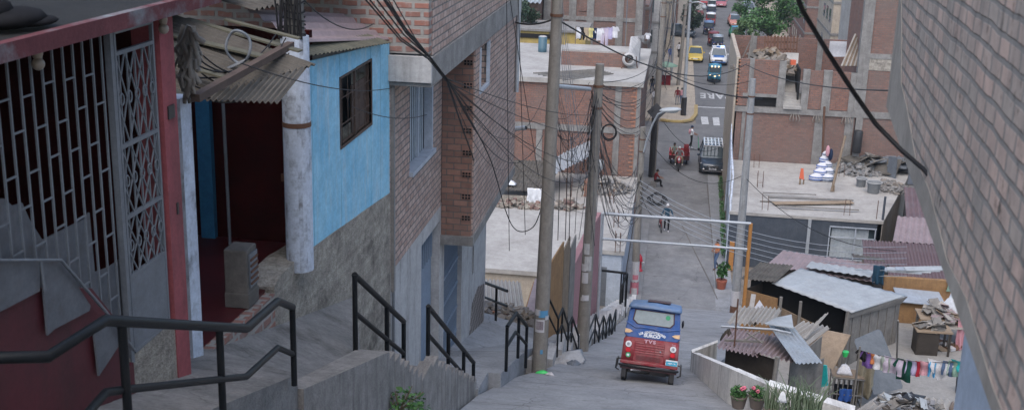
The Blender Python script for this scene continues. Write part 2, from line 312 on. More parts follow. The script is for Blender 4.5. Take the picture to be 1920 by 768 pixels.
        ed=[(i,i+o,i+1+o,i+1) for i in range(K)]+[(rows*w+i+1,rows*w+i+1+o,rows*w+i+o,rows*w+i) for i in range(K)]
        ed+=[((r+1)*w,(r+1)*w+o,r*w+o,r*w) for r in range(rows)]+[(r*w+K,r*w+K+o,(r+1)*w+K+o,(r+1)*w+K) for r in range(rows)]
        return s.add(top+bot,fs+fs2+ed)
    def join(s,o,m=None):
        return s.add([m@v if m else v for v in o.v],o.f,o.sm and o.sm[0])
    def build(s,name,mat,parent=None,label=None,cat=None,group=None,kind=None,bevel=0,loc=None,mats=None,mi=None):
        if parent is not None: org=WL[parent.name]
        elif loc is not None: org=V(loc)
        elif kind=='structure': org=V((0,0,0))
        else:
            xs=[v.x for v in s.v]; ys=[v.y for v in s.v]; org=V(((min(xs)+max(xs))/2,(min(ys)+max(ys))/2,min(v.z for v in s.v)))
        me=bpy.data.meshes.new(name); me.from_pydata([v-org for v in s.v],[],s.f)
        uv=me.uv_layers.new(name='metric')
        for p in me.polygons:
            p.use_smooth=s.sm[p.index]; n=p.normal
            for li in p.loop_indices:
                co=me.vertices[me.loops[li].vertex_index].co+org
                if abs(n.z)>.75: uv.data[li].uv=(co.x,co.y)
                else:
                    h=V((-n.y,n.x,0)).normalized() if (abs(n.x)+abs(n.y))>1e-4 else V((1,0,0))
                    if abs(n.x)>.97: h=V((0,1,0))
                    elif abs(n.y)>.97: h=V((1,0,0))
                    uv.data[li].uv=(co.dot(h),co.z/max(.3,math.sqrt(1-n.z*n.z)))
        for mm in (mats or [mat]): me.materials.append(MT[mm])
        if mi:
            for p in me.polygons: p.material_index=mi[p.index]
        me.validate()
        o=bpy.data.objects.new(name,me); col.objects.link(o)
        if parent is not None: o.parent=parent
        else: o.location=org
        WL[o.name]=org
        if bevel:
            bv=o.modifiers.new('bevel','BEVEL'); bv.width=bevel; bv.segments=2; bv.limit_method='ANGLE'
        return props(o,label,cat,group,kind)
def kids(o): return [c for c in bpy.data.objects if c.parent is o]
def copytree(o,parent=None):
    c=o.copy(); col.objects.link(c); c.parent=parent
    for k in kids(o): copytree(k,c)
    return c
def place(root,loc,rz=0,rx=0,ry=0): root.location=loc; root.rotation_euler=(rx,ry,rz); return root
def text(name,txt,size,mat,parent,m,ext=.004,sx=1,label=None,kind=None,bold=0,spacing=1):
    cu=bpy.data.curves.new(name,'FONT'); cu.body=txt; cu.size=size; cu.extrude=ext; cu.align_x='CENTER'; cu.align_y='CENTER'; cu.offset=bold; cu.space_character=spacing
    t=bpy.data.objects.new(name+'_t',cu); col.objects.link(t); bpy.context.view_layer.update()
    me=bpy.data.meshes.new_from_object(t.evaluated_get(bpy.context.evaluated_depsgraph_get())); bpy.data.objects.remove(t)
    me.transform(m@Matrix.Diagonal((sx,1,1,1)) )
    me.name=name; me.materials.clear(); me.materials.append(MT[mat])
    if parent is not None: me.transform(Matrix.Translation(-WL[parent.name]))
    o=bpy.data.objects.new(name,me); col.objects.link(o)
    if parent is not None: o.parent=parent
    return props(o,label=label,kind=kind)
def face_m(origin,xdir,updir):
    x=V(xdir).normalized(); y=V(updir).normalized(); z=x.cross(y)
    return Matrix.Translation(V(origin))@Matrix((x,y,z)).transposed().to_4x4()
def sagline(a,b,sag,n=12):
    a,b=V(a),V(b); return [a+(b-a)*(i/n)-V((0,0,sag*4*(i/n)*(1-i/n))) for i in range(n+1)]
def wire(a,b,sag,label,r=.012,name='power_cable',group=None,mat='cable',pts=None,cat='cable'):
    m=MB(); m.tube(pts or sagline(a,b,sag),r,5); return m.build(name,mat,None,label,cat,group)
# ================================================================ THE GROUND
def rz(y): return 16.7-.315*y if y<53.0 else 0.0
def lerp(t,tab):
    for (a,b),(c,d) in zip(tab,tab[1:]):
        if t<=c: return b+(d-b)*max(0,(t-a))/(c-a)
    return tab[-1][1]
XLt=[(0,-3.35),(20,-3.3),(23,-3.0),(25,-2.5),(30,-1.95),(41,-1.45),(50,-1.1),(53,-.95)]
XRt=[(0,2.7),(19,2.3),(20,1.9),(21.6,1.6),(27,1.0),(28.5,1.5),(34,2.4),(44,3.3),(53,3.45)]
XL=lambda y:lerp(y,XLt); XR=lambda y:lerp(y,XRt)
m=MB(); S=1500
m.add([(-S,-S,-.06),(S,-S,-.06),(S,S*1.2,-.06),(-S,S*1.2,-.06)],[(0,1,2,3)])
m.build('ground','dirt',kind='structure')
# hillside terrain with the lower yard cut into it
def ter(x,y):
    h=rz(y)-.12 if y<53 else -.08
    if y<6: h=rz(y)+ (0.9 if x<-3.3 else 0)
    if x<-4.7 and y<=27: h=min(h,rz(y)-.2)
    if x<-4.5 and y>29: h=rz(y)-.2-1.2*min(1,(-4.5-x)/2) 
    if x>XR(y)+.25 and y>19.6:
        yard=5.0 if y<42 else max(-.08,5.0-(y-42)*.45)
        t=min(1,(x-XR(y)-.25)/.5)*min(1,(y-19.6)/2.5)
        h=h+(min(h,yard)-h)*t
    return max(h,-.08)+.02*math.sin(x*3.1+y*1.7)*(1 if h>0 else 0)
m=MB(); nx,ny=150,190; X0,X1,Y0,Y1=-26,34,-6,60
vs=[(X0+(X1-X0)*i/nx,Y0+(Y1-Y0)*j/ny,ter(X0+(X1-X0)*i/nx,Y0+(Y1-Y0)*j/ny)) for j in range(ny+1) for i in range(nx+1)]
m.add(vs,[(j*(nx+1)+i,j*(nx+1)+i+1,(j+1)*(nx+1)+i+1,(j+1)*(nx+1)+i) for j in range(ny) for i in range(nx)],True)
m.build('hillside','dirt',kind='structure')
m=MB(); pts=[(1.6,22.5),(30,22.5),(30,42),(4,42),(3.2,34),(1.9,28.6),(1.35,27.4)]
m.slab([(x,y,5.04) for x,y in pts],(0,0,-.3)); m.build('yard','yard',kind='structure')
# the concrete ramp in poured bays, a joint between each
m=MB(); ys=[2,8,14,19.2,22.4,25.6,28.8,32,35.2,38.4,41.6,44.8,47.5,50.5,53]
for a,b in zip(ys,ys[1:]):
    b2=b-.03; k=4
    for i in range(k):
        y0=a+(b2-a)*i/k; y1=a+(b2-a)*(i+1)/k
        q=[(XL(y0),y0,rz(y0)),(XR(y0),y0,rz(y0)),(XR(y1),y1,rz(y1)),(XL(y1),y1,rz(y1))]
        m.slab(q,(0,0,-.25))
m.build('ramp','ramp',kind='structure')
# the street: one strip, then the crossing and the road beyond it
m=MB()
m.slab([(-.95,53,.0),(2.62,53,0),(2.62,80,0),(-.95,80,0)],(0,0,-.05))
m.build('street','road',kind='structure')
m=MB(); m.slab([(-90,80,.002),(90,80,.002),(90,96,.002),(-90,96,.002)],(0,0,-.05)); m.slab([(1.9,96,.002),(10.6,96,.002),(13,260,.002),(1.2,260,.002)],(0,0,-.05)); m.build('road','asphalt',kind='structure')
m=MB(); m.slab([(-1.85,51.5,.13),(-.95,53,.13),(-.95,79.5,.13),(-1.85,79.5,.13)],(0,0,-.2)); m.build('pavement_left','pavement',kind='structure')
m=MB(); m.slab([(2.62,53,.012),(3.5,53,.012),(3.5,71,.012),(3.3,79.5,.012),(2.62,79.5,.012)],(0,0,-.1)); m.build('pavement_right','ramp',kind='structure')
# corner beyond the crossing with its yellow kerb
cor=[(-14,97.3),(-.9,96.6),(-.2,96.2),(.8,96.3),(1.5,97.2),(1.85,99.5),(1.9,103.5),(1.2,260),(-14,260)]
m=MB(); m.slab([(x,y,.15) for x,y in cor],(0,0,-.2)); m.build('pavement_corner','cream',kind='structure')
m=MB()
kp=[V((x,y,.10)) for x,y in [(-.95,96.55),(-.2,96.15),(.8,96.22),(1.55,97.15),(1.92,99.5),(1.97,103.5)]]
for a,b in zip(kp,kp[1:]): m.bar(a,b,.3,.16)
m.build('kerb','yellowpaint',kind='structure')
m=MB(); m.slab([(10.6,96,.13),(40,96,.13),(40,260,.13),(13,260,.13)],(0,0,-.2)); m.build('pavement_far','cream',kind='structure')
# road paint
m=MB()
for (u0,u1,v0,v1) in ((1316,1329,219,233),(1338,1350,220,235)):
    a,b,c,d=PZ(u0,v1,.02),PZ(u1,v1,.02),PZ(u1-2,v0,.02),PZ(u0-2,v0,.02); m.slab([a,b,c,d],(0,0,-.012))
a,b=PZ(1306,201,.02),PZ(1362,203,.02); m.slab([a,b,b+V((0,.35,0)),a+V((0,.35,0))],(0,0,-.012))
m.build('road_marking','roadpaint',kind='structure')
def strip(pix,z,w,mat='darkin'):
    P=[PZ(u,v,z) for u,v in pix]; m=MB()
    for a,b in zip(P,P[1:]):
        n=V((b.y-a.y,-(b.x-a.x),0)).normalized()*w/2; m.slab([a-n,a+n,b+n,b-n],(0,0,-.008))
    m.build('road_joint',mat,kind='structure')
strip([(1278,420),(1302,470),(1330,525),(1345,560)],.016,.05,'oldconcrete')
strip([(1326,345),(1331,400),(1337,470),(1343,540)],.022,.06,'oldconcrete')
pc=PZ(1342,180,.02)
text('road_marking','PARE',1.15,'roadpaint',None,face_m(pc,(-1,0,0),(0,-3.1,0))@Matrix.Diagonal((1,3.1,1,1)),.006,kind='structure',bold=.03,spacing=1.15)
# ================================================================ THE STAIR PATH ON THE LEFT
W=-4.62
m=MB()
m.slab([(-5.2,3,18.0),(-3.42,3,17.35),(-3.42,10,15.25),(-4.4,10.5,15.2),(-5.2,10.5,15.2)],(0,0,-1.6))
m.build('landing','steps',kind='structure')
m=MB()
m.slab([(W,10.02,15.28),(-3.42,10.02,14.98),(-3.72,13.35,14.0)],(0,0,-2.2))
m.slab([(W,10.02,15.28),(-3.72,13.35,14.0),(W,16.3,13.66)],(0,0,-2.2))
m.build('landing','steps',kind='structure')
def flight(y0,z0,y1,z1,n,xa,xb):
    m=MB()
    for i in range(n):
        a=y0+(y1-y0)*i/n; z=z0-(z0-z1)*(i+.35)/n
        m.box((xa,a,z-1.6),(xb,a+(y1-y0)/n+.012,z))
    return m
flight(13.36,14.0,15.6,12.66,8,W+.02,-3.56).build('steps','steps',kind='structure')
flight(16.5,12.4,20.0,10.58,12,W+.02,-3.56).build('steps','steps',kind='structure')
m=MB(); m.slab([(W,15.6,12.66),(-3.56,15.6,12.64),(-3.56,16.5,12.38),(W,16.5,12.4)],(0,0,-1.5)); m.build('landing','steps',kind='structure')
m=MB(); m.slab([(W,20,10.6),(-3.3,20,10.52),(-3.3,21.2,10.36),(W,21.2,10.36)],(0,0,-1))
m.slab([(W,21.2,10.33),(-3.05,21.2,10.33),(-2.95,24.2,9.55),(W,24.2,9.4)],(0,0,-1.4))
m.slab([(W-.1,24.2,9.4),(-3.0,24.2,9.55),(-2.5,29.5,7.75),(-4.9,29.5,8.3)],(0,0,-1.2))
m.slab([(-4.9,29.5,8.3),(-2.5,29.5,7.75),(-2.35,34,6.2),(-4.2,34,6.5)],(0,0,-1.2)); m.build('path','ramp',kind='structure')
# stepped cheek wall between stairs and ramp
m=MB()
def cheek(y0,y1,zt,xa=-3.55,xb=-3.36): m.box((xa,y0,rz(y1)-.5),(xb,y1,zt))
m.slab([(-3.58,10.0,15.1),(-3.36,10.0,15.1),(-3.36,13.4,14.06),(-3.78,13.4,14.06)],(0,0,-2.4))
zz=14.06
for i in range(8): cheek(13.4+i*.275,13.4+(i+1)*.275,13.98-(i+.2)*.168+.02*(i%2),-3.58,-3.36+.004*(i%2))
for i in range(2): cheek(15.6+i*.45,15.6+(i+1)*.45,12.78-(i*.1))
for i in range(13): cheek(16.5+i*.28,16.5+(i+1)*.28,12.48-i*.15+.02*(i%2),-3.58,-3.36+.004*(i%3))
m.build('cheek_wall','cheek',None,'rough stepped concrete side wall between the stairs and the ramp','wall')
# low sawtooth kerb walls along the lower stair
m=MB(); y=24.6; i=0
while y<50:
    x=XL(y)-.02; d=1.05; z=rz(y)
    m.box((x-.2,y,z-.6),(x,y+d-.02,z+.30-.14*(i%2)))
    m.add([(x-.9,y,z-.3),(x-.2,y,z-.3),(x-.2,y+d,z-.3-.1),(x-.9,y+d,z-.3-.1),(x-.9,y,z+.24),(x-.2,y,z+.24),(x-.2,y+d,z-.02),(x-.9,y+d,z-.02)],[(4,5,6,7),(0,1,5,4),(1,2,6,5),(2,3,7,6),(3,0,4,7)])
    y+=d; i+=1
m.build('stair_wall','cement',None,'low concrete stair wall with a sawtooth top down the left side of the ramp','wall')
# ================================================================ HANDRAILS
def rail(label,tops,posts,drop,r=.040,base=None,mid=True,group='black tube handrails down the stairs',caps=True):
    t=thing('handrail',label,'handrail',tuple(tops[0]-V((0,0,.9))),group)
    MB().tube(tops,r,10).build('top_rail','rail',t)
    if mid: MB().tube([p-V((0,0,drop)) for p in tops],r*.85,10).build('middle_rail','rail',t)
    for p,b in posts:
        MB().tube([V((p.x,p.y,b)),p],r*.85,8).build('post','rail',t)
    return t
def along(a,b,f): return a+(b-a)*f
# nearest rail, beside the red house landing
T=[PY(-70,671,5.35),PY(90,668,5.5),PY(197,600,6.0),PY(462,615,8.0),PY(521,564,9.2),PY(548,575,9.7)]
t=rail('long near black handrail with a bent top rail in front of the red house wall',T,[(PY(228,602,6.25),15.6),(PY(411,613,7.6),15.4),(T[5],15.28)],.0,r=.035,mid=False)
Mr=[PY(150,790,5.5),PY(198,735,6.0),PY(230,730,6.25),PY(462,705,8.0),PY(521,651,9.2),PY(549,663,9.7)]
MB().tube(Mr,.027,10).build('middle_rail','rail',t)
a,b=PY(665,515,13.3),PY(757,602,15.5)
rail('black handrail standing below the blue shack wall, next downhill from the long near one',[a,b],[(a,13.95),(along(a,b,.62),13.0),(b,12.6)],.50,group='black tube handrails down the stairs')
a,b=PY(803,574,16.5),PY(888,679,20)
rail('black handrail with four posts in front of the blue grey doors of the brick house',[a,b],[(a,12.35),(along(a,b,.40),11.7),(along(a,b,.75),11.0),(b,10.2)],.46)
a=PY(951,612,21.4); b=PZ(968,586,a.z); c=PX(988,611,b.x+.05)
rail('short peaked black handrail just left of the nearest utility pole',[a,b,c],[(a,a.z-.95),(along(b,c,.25),a.z-1.15),(c,c.z-.98)],.42)
def zig(label,pix,y0,r=.028,down=.5,lev=False):
    P=[PY(*pix[0],y0)]
    for i,(u,v) in enumerate(pix[1:]):
        if (i%2==0)==lev: P.append(PZ(u,v,P[-1].z))
        else: P.append(PY(u,v,P[-1].y+down))
    print('ZIG',[tuple(round(c,2) for c in p) for p in P])
    rail(label,P,[(p,max(p.z-1.0,rz(p.y)-.05)) for p in P],.42,r=r)
    return P
zp=zig('zigzag black handrail with three peaks between the nearest two utility poles',[(1026,552),(1047,597),(1055,577),(1066,611),(1073,594),(1085,630)],26)
zp2=zig('zigzag black handrail beyond the second utility pole beside the pink wall',[(1103,622),(1117,589),(1124,614),(1132,592),(1137,610),(1144,588),(1148,606),(1155,580)],30.5,lev=True,down=.55)
a=PY(900,526,30); b=PY(951,545,28.5)
rail('short black handrail past the far end of the brick house, above the beige metal roof',[a,b],[(along(a,b,.62),7.4)],.42)
# tall black frame gate at the foot of the stairs
t=thing('frame_gate','tall black metal frame gate at the foot of the stairs beside the mototaxi','gate',(-2.3,44,rz(44)))
a,b,c,d=PY(1125,506,44),PY(1176,512,44),PY(1122,600,44),PY(1170,600,44)
bz=min(c.z,d.z)-.4
for p in (a,b): MB().tube([V((p.x,p.y,bz)),p],.05,6).build('post','rail',t)
MB().tube([a,b],.05,6).build('top_bar','rail',t)
for k in (.78,.87): 
    p=along(a,b,k); MB().tube([V((p.x,p.y+.4,bz)),V((p.x,p.y+.4,p.z-.1))],.035,6).build('upright','rail',t)
MB().tube([b,b+V((-.15,-1.2,-.2)),V((b.x-.15,b.y-1.2,bz+.3))],.04,6).build('side_leaf','rail',t)
# ================================================================ wall helper with real openings
def wallx(x0,x1,y0,y1,z0,z1,holes=()):
    m=MB(); ys=sorted({y0,y1,*[v for h in holes for v in h[:2]]}); 
    for a,b in zip(ys,ys[1:]):
        cuts=sorted([(h[2],h[3]) for h in holes if h[0]<=a+1e-6 and h[1]>=b-1e-6]); z=z0
        for c,d in cuts:
            if c>z: m.box((x0,a,z),(x1,b,c))
            z=d
        if z<z1: m.box((x0,a,z),(x1,b,z1))
    return m
def wally(y0,y1,x0,x1,z0,z1,holes=()):
    m=MB(); xs=sorted({x0,x1,*[v for h in holes for v in h[:2]]})
    for a,b in zip(xs,xs[1:]):
        cuts=sorted([(h[2],h[3]) for h in holes if h[0]<=a+1e-6 and h[1]>=b-1e-6]); z=z0
        for c,d in cuts:
            if c>z: m.box((a,y0,z),(b,y1,c))
            z=d
        if z<z1: m.box((a,y0,z),(b,y1,z1))
    return m
# ================================================================ BRICK HOUSE (left)
t=thing('brick_house','raw brick house on the left with an overhanging upper storey and blue grey doors','house',(-4.6,18.6,10))
win=(19.93,21.85,14.62,16.35)
d1=(20.95,22.7,9.2,12.95); d2=(23.2,25.3,8.6,12.55); sl_=(26.7,26.95,10.35,11.1)
wallx(-4.9,W,18.5,28.75,6.5,13.25,[d1,d2,sl_]).build('lower_wall','cement',t)
wallx(-4.9,W,18.5,22.8,13.25,17,[win]).build('wall','brickleft',t)
MB().box((-8,18.5,6),(-4.9,18.75,17)).build('end_wall','adobe',t)
MB().box((-8,28.5,6),(-4.9,28.75,17)).build('end_wall','brickleft',t)
# oriel
MB().box((-4.61,22.8,12.62),(-3.99,22.92,16.52)).build('bay_front','brickoriel',t)
wallx(-4.2,-3.96,22.86,28.9,12.6,16.52,[(23.35,24.5,15.55,16.45)]).build('bay_wall','brickleft',t)
MB().box((-4.65,22.75,12.42),(-3.93,28.92,12.62)).build('bay_floor','concrete',t)
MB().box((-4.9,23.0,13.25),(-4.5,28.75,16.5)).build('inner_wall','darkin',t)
bw=MB(); bw.box((-4.15,23.35,15.55),(-4.12,24.5,16.45)); f=bw.build('window','glasslight',t)
MB().box((-4.0,23.35,15.5),(-3.93,24.5,15.56)).box((-4.0,24.44,15.56),(-3.93,24.5,16.45)).box((-4.0,23.35,15.56),(-3.93,23.41,16.45)).build('frame','winframe',f)
for k in range(8):
    z=12.95+k*.46
    g=MB(); g.box((-4.19,22.782,z),(-3.99,22.80,z+.13)); o=g.build('vent_block','brickoriel',t)
    h=MB()
    for i in range(3):
        for j in range(2): h.box((-4.175+i*.062,22.776,z+.015+j*.058),(-4.13+i*.062,22.79,z+.055+j*.058))
    h.build('opening','darkin',o)
# band and upper storey
MB().box((-4.7,18.42,16.52),(-3.92,29.25,16.98)).build('floor_band','concrete',t)
MB().box((-8.5,18.38,16.72),(-4.7,18.6,17.05)).build('front_beam','concrete',t)
MB().box((-4.7,18.36,16.6),(-3.9,18.44,17.02)).build('beam_end','cement',t)
MB().box((-8.5,18.45,17.05),(-3.97,18.7,21.5)).build('upper_front','brickrough',t)
MB().box((-4.2,18.7,16.98),(-3.96,29.25,21.5)).build('upper_wall','brickleft',t)
MB().box((-8.5,29.0,16.98),(-4.2,29.25,21.5)).build('upper_end','brickleft',t)
MB().box((-8.5,18.7,21.4),(-3.9,29.25,21.55)).build('roof','concrete',t)
# window
w_=MB(); w_.box((-4.80,win[0],win[2]),(-4.77,win[1],win[3])); wo=w_.build('window','glass',t)
fr=MB(); y0,y1,z0,z1=win
fr.box((-4.76,y0,z1-.06),(-4.68,y1,z1)); fr.box((-4.76,y0,z0+.06),(-4.68,y0+.06,z1-.06)); fr.box((-4.76,y1-.10,z0+.06),(-4.60,y1,z1-.06)); fr.box((-4.76,(y0+y1)/2+.2,z0+.06),(-4.72,(y0+y1)/2+.25,z1-.06))
fr.build('frame','winframe',wo)
MB().box((-4.80,y0-.05,z0-.02),(-4.54,y1+.05,z0+.06)).build('sill','winframe',wo)
cu=MB(); 
for i in range(24): cu.box((-4.766-.012*(i%2),y0+.07+i*.073,z0+.07),(-4.762-.012*(i%2),y0+.07+(i+1)*.073,z1-.07))
cu.build('curtain','curtain',wo)
# doors
def door(yz,mat,bars,name='door'):
    y0,y1,z0,z1=yz
    o=MB().box((-4.86,y0,z0),(-4.80,y1,z1)).build(name,mat if not bars else 'darkin',t)
    g=MB()
    if bars:
        n=int((y1-y0)/.13)
        for i in range(n+1): g.bar((-4.74,y0+(y1-y0)*i/n,z0),(-4.74,y0+(y1-y0)*i/n,z1),.03)
        for z in (z0+.05,z0+.9,z0+1.5,z0+2.1,z0+2.7,z1-.05): g.bar((-4.735,y0,z),(-4.735,y1,z),.05)
        g.build('bars',mat,o)
        MB().box((-4.79,y0,z0),(-4.765,y1,z0+1.1)).build('lower_panel',mat,o)
    else:
        g.box((-4.80,y0+.05,z1-.75),(-4.795,y1-.05,z1-.1)); g.build('vent_backing','darkin',o)
        k=MB()
        for i in range(9): k.bar((-4.785,y0+.1+i*(y1-y0-.2)/8,z1-.75),(-4.785,y0+.1+i*(y1-y0-.2)/8,z1-.1),.045)
        k.build('vent_bars',mat,o)
        MB().box((-4.79,y1-.32,z0+1.6),(-4.74,y1-.28,z0+1.8)).build('handle','greymetal',o)
door(d1,'bluegrey',False); door(d2,'bluegrey',True)
MB().box((-4.85,sl_[0],sl_[2]),(-4.82,sl_[1],sl_[3])).build('slit_window','darkin',t)
MB().slab([(W+.001,26.3,8.6),(W+.001,28.5,8.0),(W+.001,28.5,9.5),(W+.001,27.6,9.75),(W+.001,26.8,9.6)],(.012,0,0)).build('tile_facing','checktile',t)
MB().tube([(-3.9,28.6,21),(-3.9,28.6,14.6)],.05,8).build('drain_pipe','galv',t)
MB().tube([(-4.58,18.55,17),(-4.58,18.55,11.3)],.025,6).build('corner_pipe','greymetal',t)
MB().box((-4.64,18.52,12.9),(-4.56,18.62,17)).build('corner_strip','concrete',t)
# security camera
p=PY(985,238,29.0)
t=thing('security_camera','small security camera on a bracket at the far corner of the overhanging brick house','camera',tuple(p))
MB().tube([p+V((.02,-.1,0)),p+V((-.35,0,-.08))],.06,10).build('housing','galv',t); MB().tube([p+V((.03,-.12,.0)),p+V((0,-.08,0))],.05,10).build('lens','blackplastic',t); MB().tube([p+V((-.25,0,-.1)),p+V((-.32,0,-.25)),p+V((-.55,.05,-.25))],.02,6).build('bracket','galv',t)
# ================================================================ BLUE SHACK
t=thing('blue_shack','weathered blue plank shack on a rubble base with rusty sheet roof and red terrace','house',(-4.7,14,14.8))
# stone base
m=MB()
m.slab([(W+.02,12.7,12),(W+.02,18.42,10.5),(W+.02,18.42,14.7),(W+.02,15,15.02),(W+.02,14,15.10),(W+.02,13.6,15.15),(W+.02,12.9,15.15),(W+.02,12.7,15.08)],(-.4,0,0))
m.build('stone_base','adobe',t)
m=MB(); m.slab([(W+.02,10.1,14.2),(W+.02,12.7,13.5),(W+.02,12.7,15.0),(W+.02,10.1,15.1)],(-.12,0,0)); m.build('terrace_kerb','brickrough',t)
# plank wall with window
wy0,wy1=15.62,17.28
def zb(y): return 15.1+(14.68-15.1)*(y-14.0)/4.45
def ztp(y): return 17.58+(17.22-17.58)*(y-14.0)/4.45
wzb,wzt=16.14,17.10
m=MB(); npl=6; cuts=[13.55,14.35,wy0,16.45,wy1,17.85,18.44]
for i in range(npl):
    a=cuts[i]; b=cuts[i+1]-.006; off=.004*((i*7)%3)
    if b<=wy0+.001 or a>=wy1-.001: m.slab([(W+off,a,zb(a)),(W+off,b,zb(b)),(W+off,b,ztp(b)),(W+off,a,ztp(a))],(-.03,0,0))
    else:
        m.slab([(W+off,a,zb(a)),(W+off,b,zb(b)),(W+off,b,wzb),(W+off,a,wzb)],(-.03,0,0))
        m.slab([(W+off,a,wzt),(W+off,b,wzt),(W+off,b,ztp(b)),(W+off,a,ztp(a))],(-.03,0,0))
m.build('plank_wall','bluewood',t)
o=MB().box((-4.95,wy0,wzb),(-4.93,wy1,wzt)).build('window','darkin',t)
f=MB(); f.box((-4.70,wy0,wzb-.04),(-4.60,wy1,wzb)); f.box((-4.70,wy0,wzt),(-4.60,wy1,wzt+.03)); f.box((-4.70,wy0-.03,wzb-.04),(-4.60,wy0,wzt+.03)); f.box((-4.70,wy1,wzb-.04),(-4.60,wy1+.03,wzt+.03)); f.box((-4.66,(wy0+wy1)/2,wzb),(-4.63,(wy0+wy1)/2+.04,wzt)); f.build('frame','beamrust',o)
f=MB()
for i in range(5):
    y=wy0+.15+i*.3; f.tube([(-4.635,y,wzb),(-4.635,y,wzt)],.005,4)
    f.tube([V((-4.635,y+.06*math.cos(a*.7),16.85-.06*i+.06*math.sin(a*.7))) for a in range(10)],.005,4)
for z in (16.42,16.80): f.tube([(-4.635,wy0,z),(-4.635,wy1,z)],.008,4)
f.build('window_bars','beamrust',o)
MB().box((-4.72,(wy0+wy1)/2+.05,wzb),(-4.70,wy1,wzt-.25)).build('shutter','beamrust',o)
# side wall to brick house and back
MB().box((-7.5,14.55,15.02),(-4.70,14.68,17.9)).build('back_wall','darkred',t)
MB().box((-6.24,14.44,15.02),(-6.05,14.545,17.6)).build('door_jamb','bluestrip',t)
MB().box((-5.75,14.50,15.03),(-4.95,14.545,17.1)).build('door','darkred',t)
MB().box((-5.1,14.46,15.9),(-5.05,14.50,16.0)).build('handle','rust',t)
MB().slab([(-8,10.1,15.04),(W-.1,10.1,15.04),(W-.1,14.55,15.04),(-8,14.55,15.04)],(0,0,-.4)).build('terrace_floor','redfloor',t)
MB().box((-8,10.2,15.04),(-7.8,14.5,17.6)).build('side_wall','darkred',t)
pp=PY(431,445,13.9); MB().tube([(pp.x,13.9,15.04),(pp.x-.02,13.9,17.7)],.022,8).build('roof_prop','greymetal',t)
MB().tube([(-4.58,13.62,15.0),(-4.58,13.62,17.97)],.172,20).build('round_column','whitecol',t)
MB().tube([(-4.58,13.62,16.86),(-4.58,13.62,16.92)],.178,20).build('column_band','rust',t)
# white pillar
MB().box((-4.62,9.9,14.9),(-4.42,10.14,17.9)).build('square_pillar','whitecol',t)
# roofs
a,b,c=PY(345,190,9.95),PY(520,190,12.9),PY(352,70,11.6)
m=MB(); A=PZ(366,190,17.72); Bp=PZ(592,120,17.86); C=A+V((-2.2,.1,.62))
m.corr(A,Bp,C,20,.016,.008); A2=PZ(522,192,17.70); m.corr(A+V((.02,0,.02)),A2,A+(Bp-A2)+V((-.05,0,.02)),14,.014,.008); m.build('front_roof','rustroof',t)
m=MB()
for k,(y,x,l,w) in enumerate(((10.3,-4.9,1.6,.14),(11.0,-4.75,1.3,.10),(11.9,-4.6,1.1,.16),(12.5,-4.5,1.4,.12),(12.9,-4.42,.9,.1),(11.5,-5.6,1.5,.2))):
    z=17.79+(y-9.8)*.085+(-4.3-x)*.2; m.cbox((x-.3,y,z+.06),(l,w,.02),(0,.2,.1*(k%3-1)))
m.build('roof_boards','greenroof',t)
m=MB(); m.corr((-5.0,13.45,18.28),(-5.05,18.35,18.12),(-8.8,13.6,19.1),26,.022,.006); m.build('back_roof','rustroof',t)
m=MB(); m.corr(PX(582,104,-4.44),PX(734,80,-4.44),PX(582,104,-4.44)+V((-.5,0,.16)),24,.012,.006); m.build('eave_sheet','greenroof',t)
m=MB(); P0,P1,P2,P3=PY(568,78,15.0),PY(733,73,18.2),PY(568,37,16.6),PY(690,35,19.0)
LL=PX(566,79,-4.62); LR=PX(735,74,-4.62); m.corr(LL,LL+V((-.75,.15,.36)),LR,4,.022,.006); m.build('pink_roof_sheet','pinkroof',t)
m=MB(); m.corr((-5.2,9.6,18.5),(-5.2,13.6,18.55),(-9.0,9.8,19.1),20,.02,.006); m.build('upper_roof','rustroof',t)
m=MB(); m.cbox((-4.6,13.35,18.1),(.1,.5,.04)); 
# loose timber, hoop
tb=MB(); tb.bar(PY(366,184,9.9),PY(545,84,12.6),.085,.07); tb.build('timber','beamrust',None,'rusty brown beam lying slantwise on the corrugated roof over the dark doorway','beam')
c0=PY(447,88,11.6); hp=MB(); 
hp.tube([c0+V((.13*math.cos(a*.3),.02*math.sin(a),.17*math.sin(a*.3))) for a in range(-3,19)]+[c0+V((-.16,0,-.25))],.016,6); hp.build('pipe_hoop','greymetal',None,'bent rusty pipe hoop standing on the corrugated roof above the doorway','hoop',)
cl=MB(); random.seed(3)
for k in range(9):
    a=PY(345+random.random()*40,95+random.random()*90,10.4+random.random()*.6); b=PY(500+random.random()*45,40+random.random()*70,12.4)
    cl.tube(sagline(a,b,.12+random.random()*.15),.009,4)
cl.build('loose_wires','cable',None,'tangle of loose grey wires lying across the corrugated roof by the hoop','wires')
# post with wires on the round column
t=thing('wooden_post','dark weathered wooden post wrapped in wires on top of the round white column','post',(-4.58,13.62,17.97))
MB().tube([(-4.58,13.62,17.97),(-4.60,13.62,21)],.12,10).build('post_shaft','greywood',t)
wr=MB()
for k in range(14):
    z=17.98+k*.10; wr.tube([(-4.59+.145*math.cos(a*.7),13.62+.145*math.sin(a*.7),z+.03*math.sin(a+k)) for a in range(10)],.010,4)
for k in range(14): 
    x=-4.59+.14*math.cos(k*1.3); y=13.62-.13; wr.tube([(x,y,17.95),(x+.05*math.sin(k),y-.03,18.4),(x+.03*math.cos(k),y,18.9)],.012,4)
wr.build('wire_wrap','cable',t)
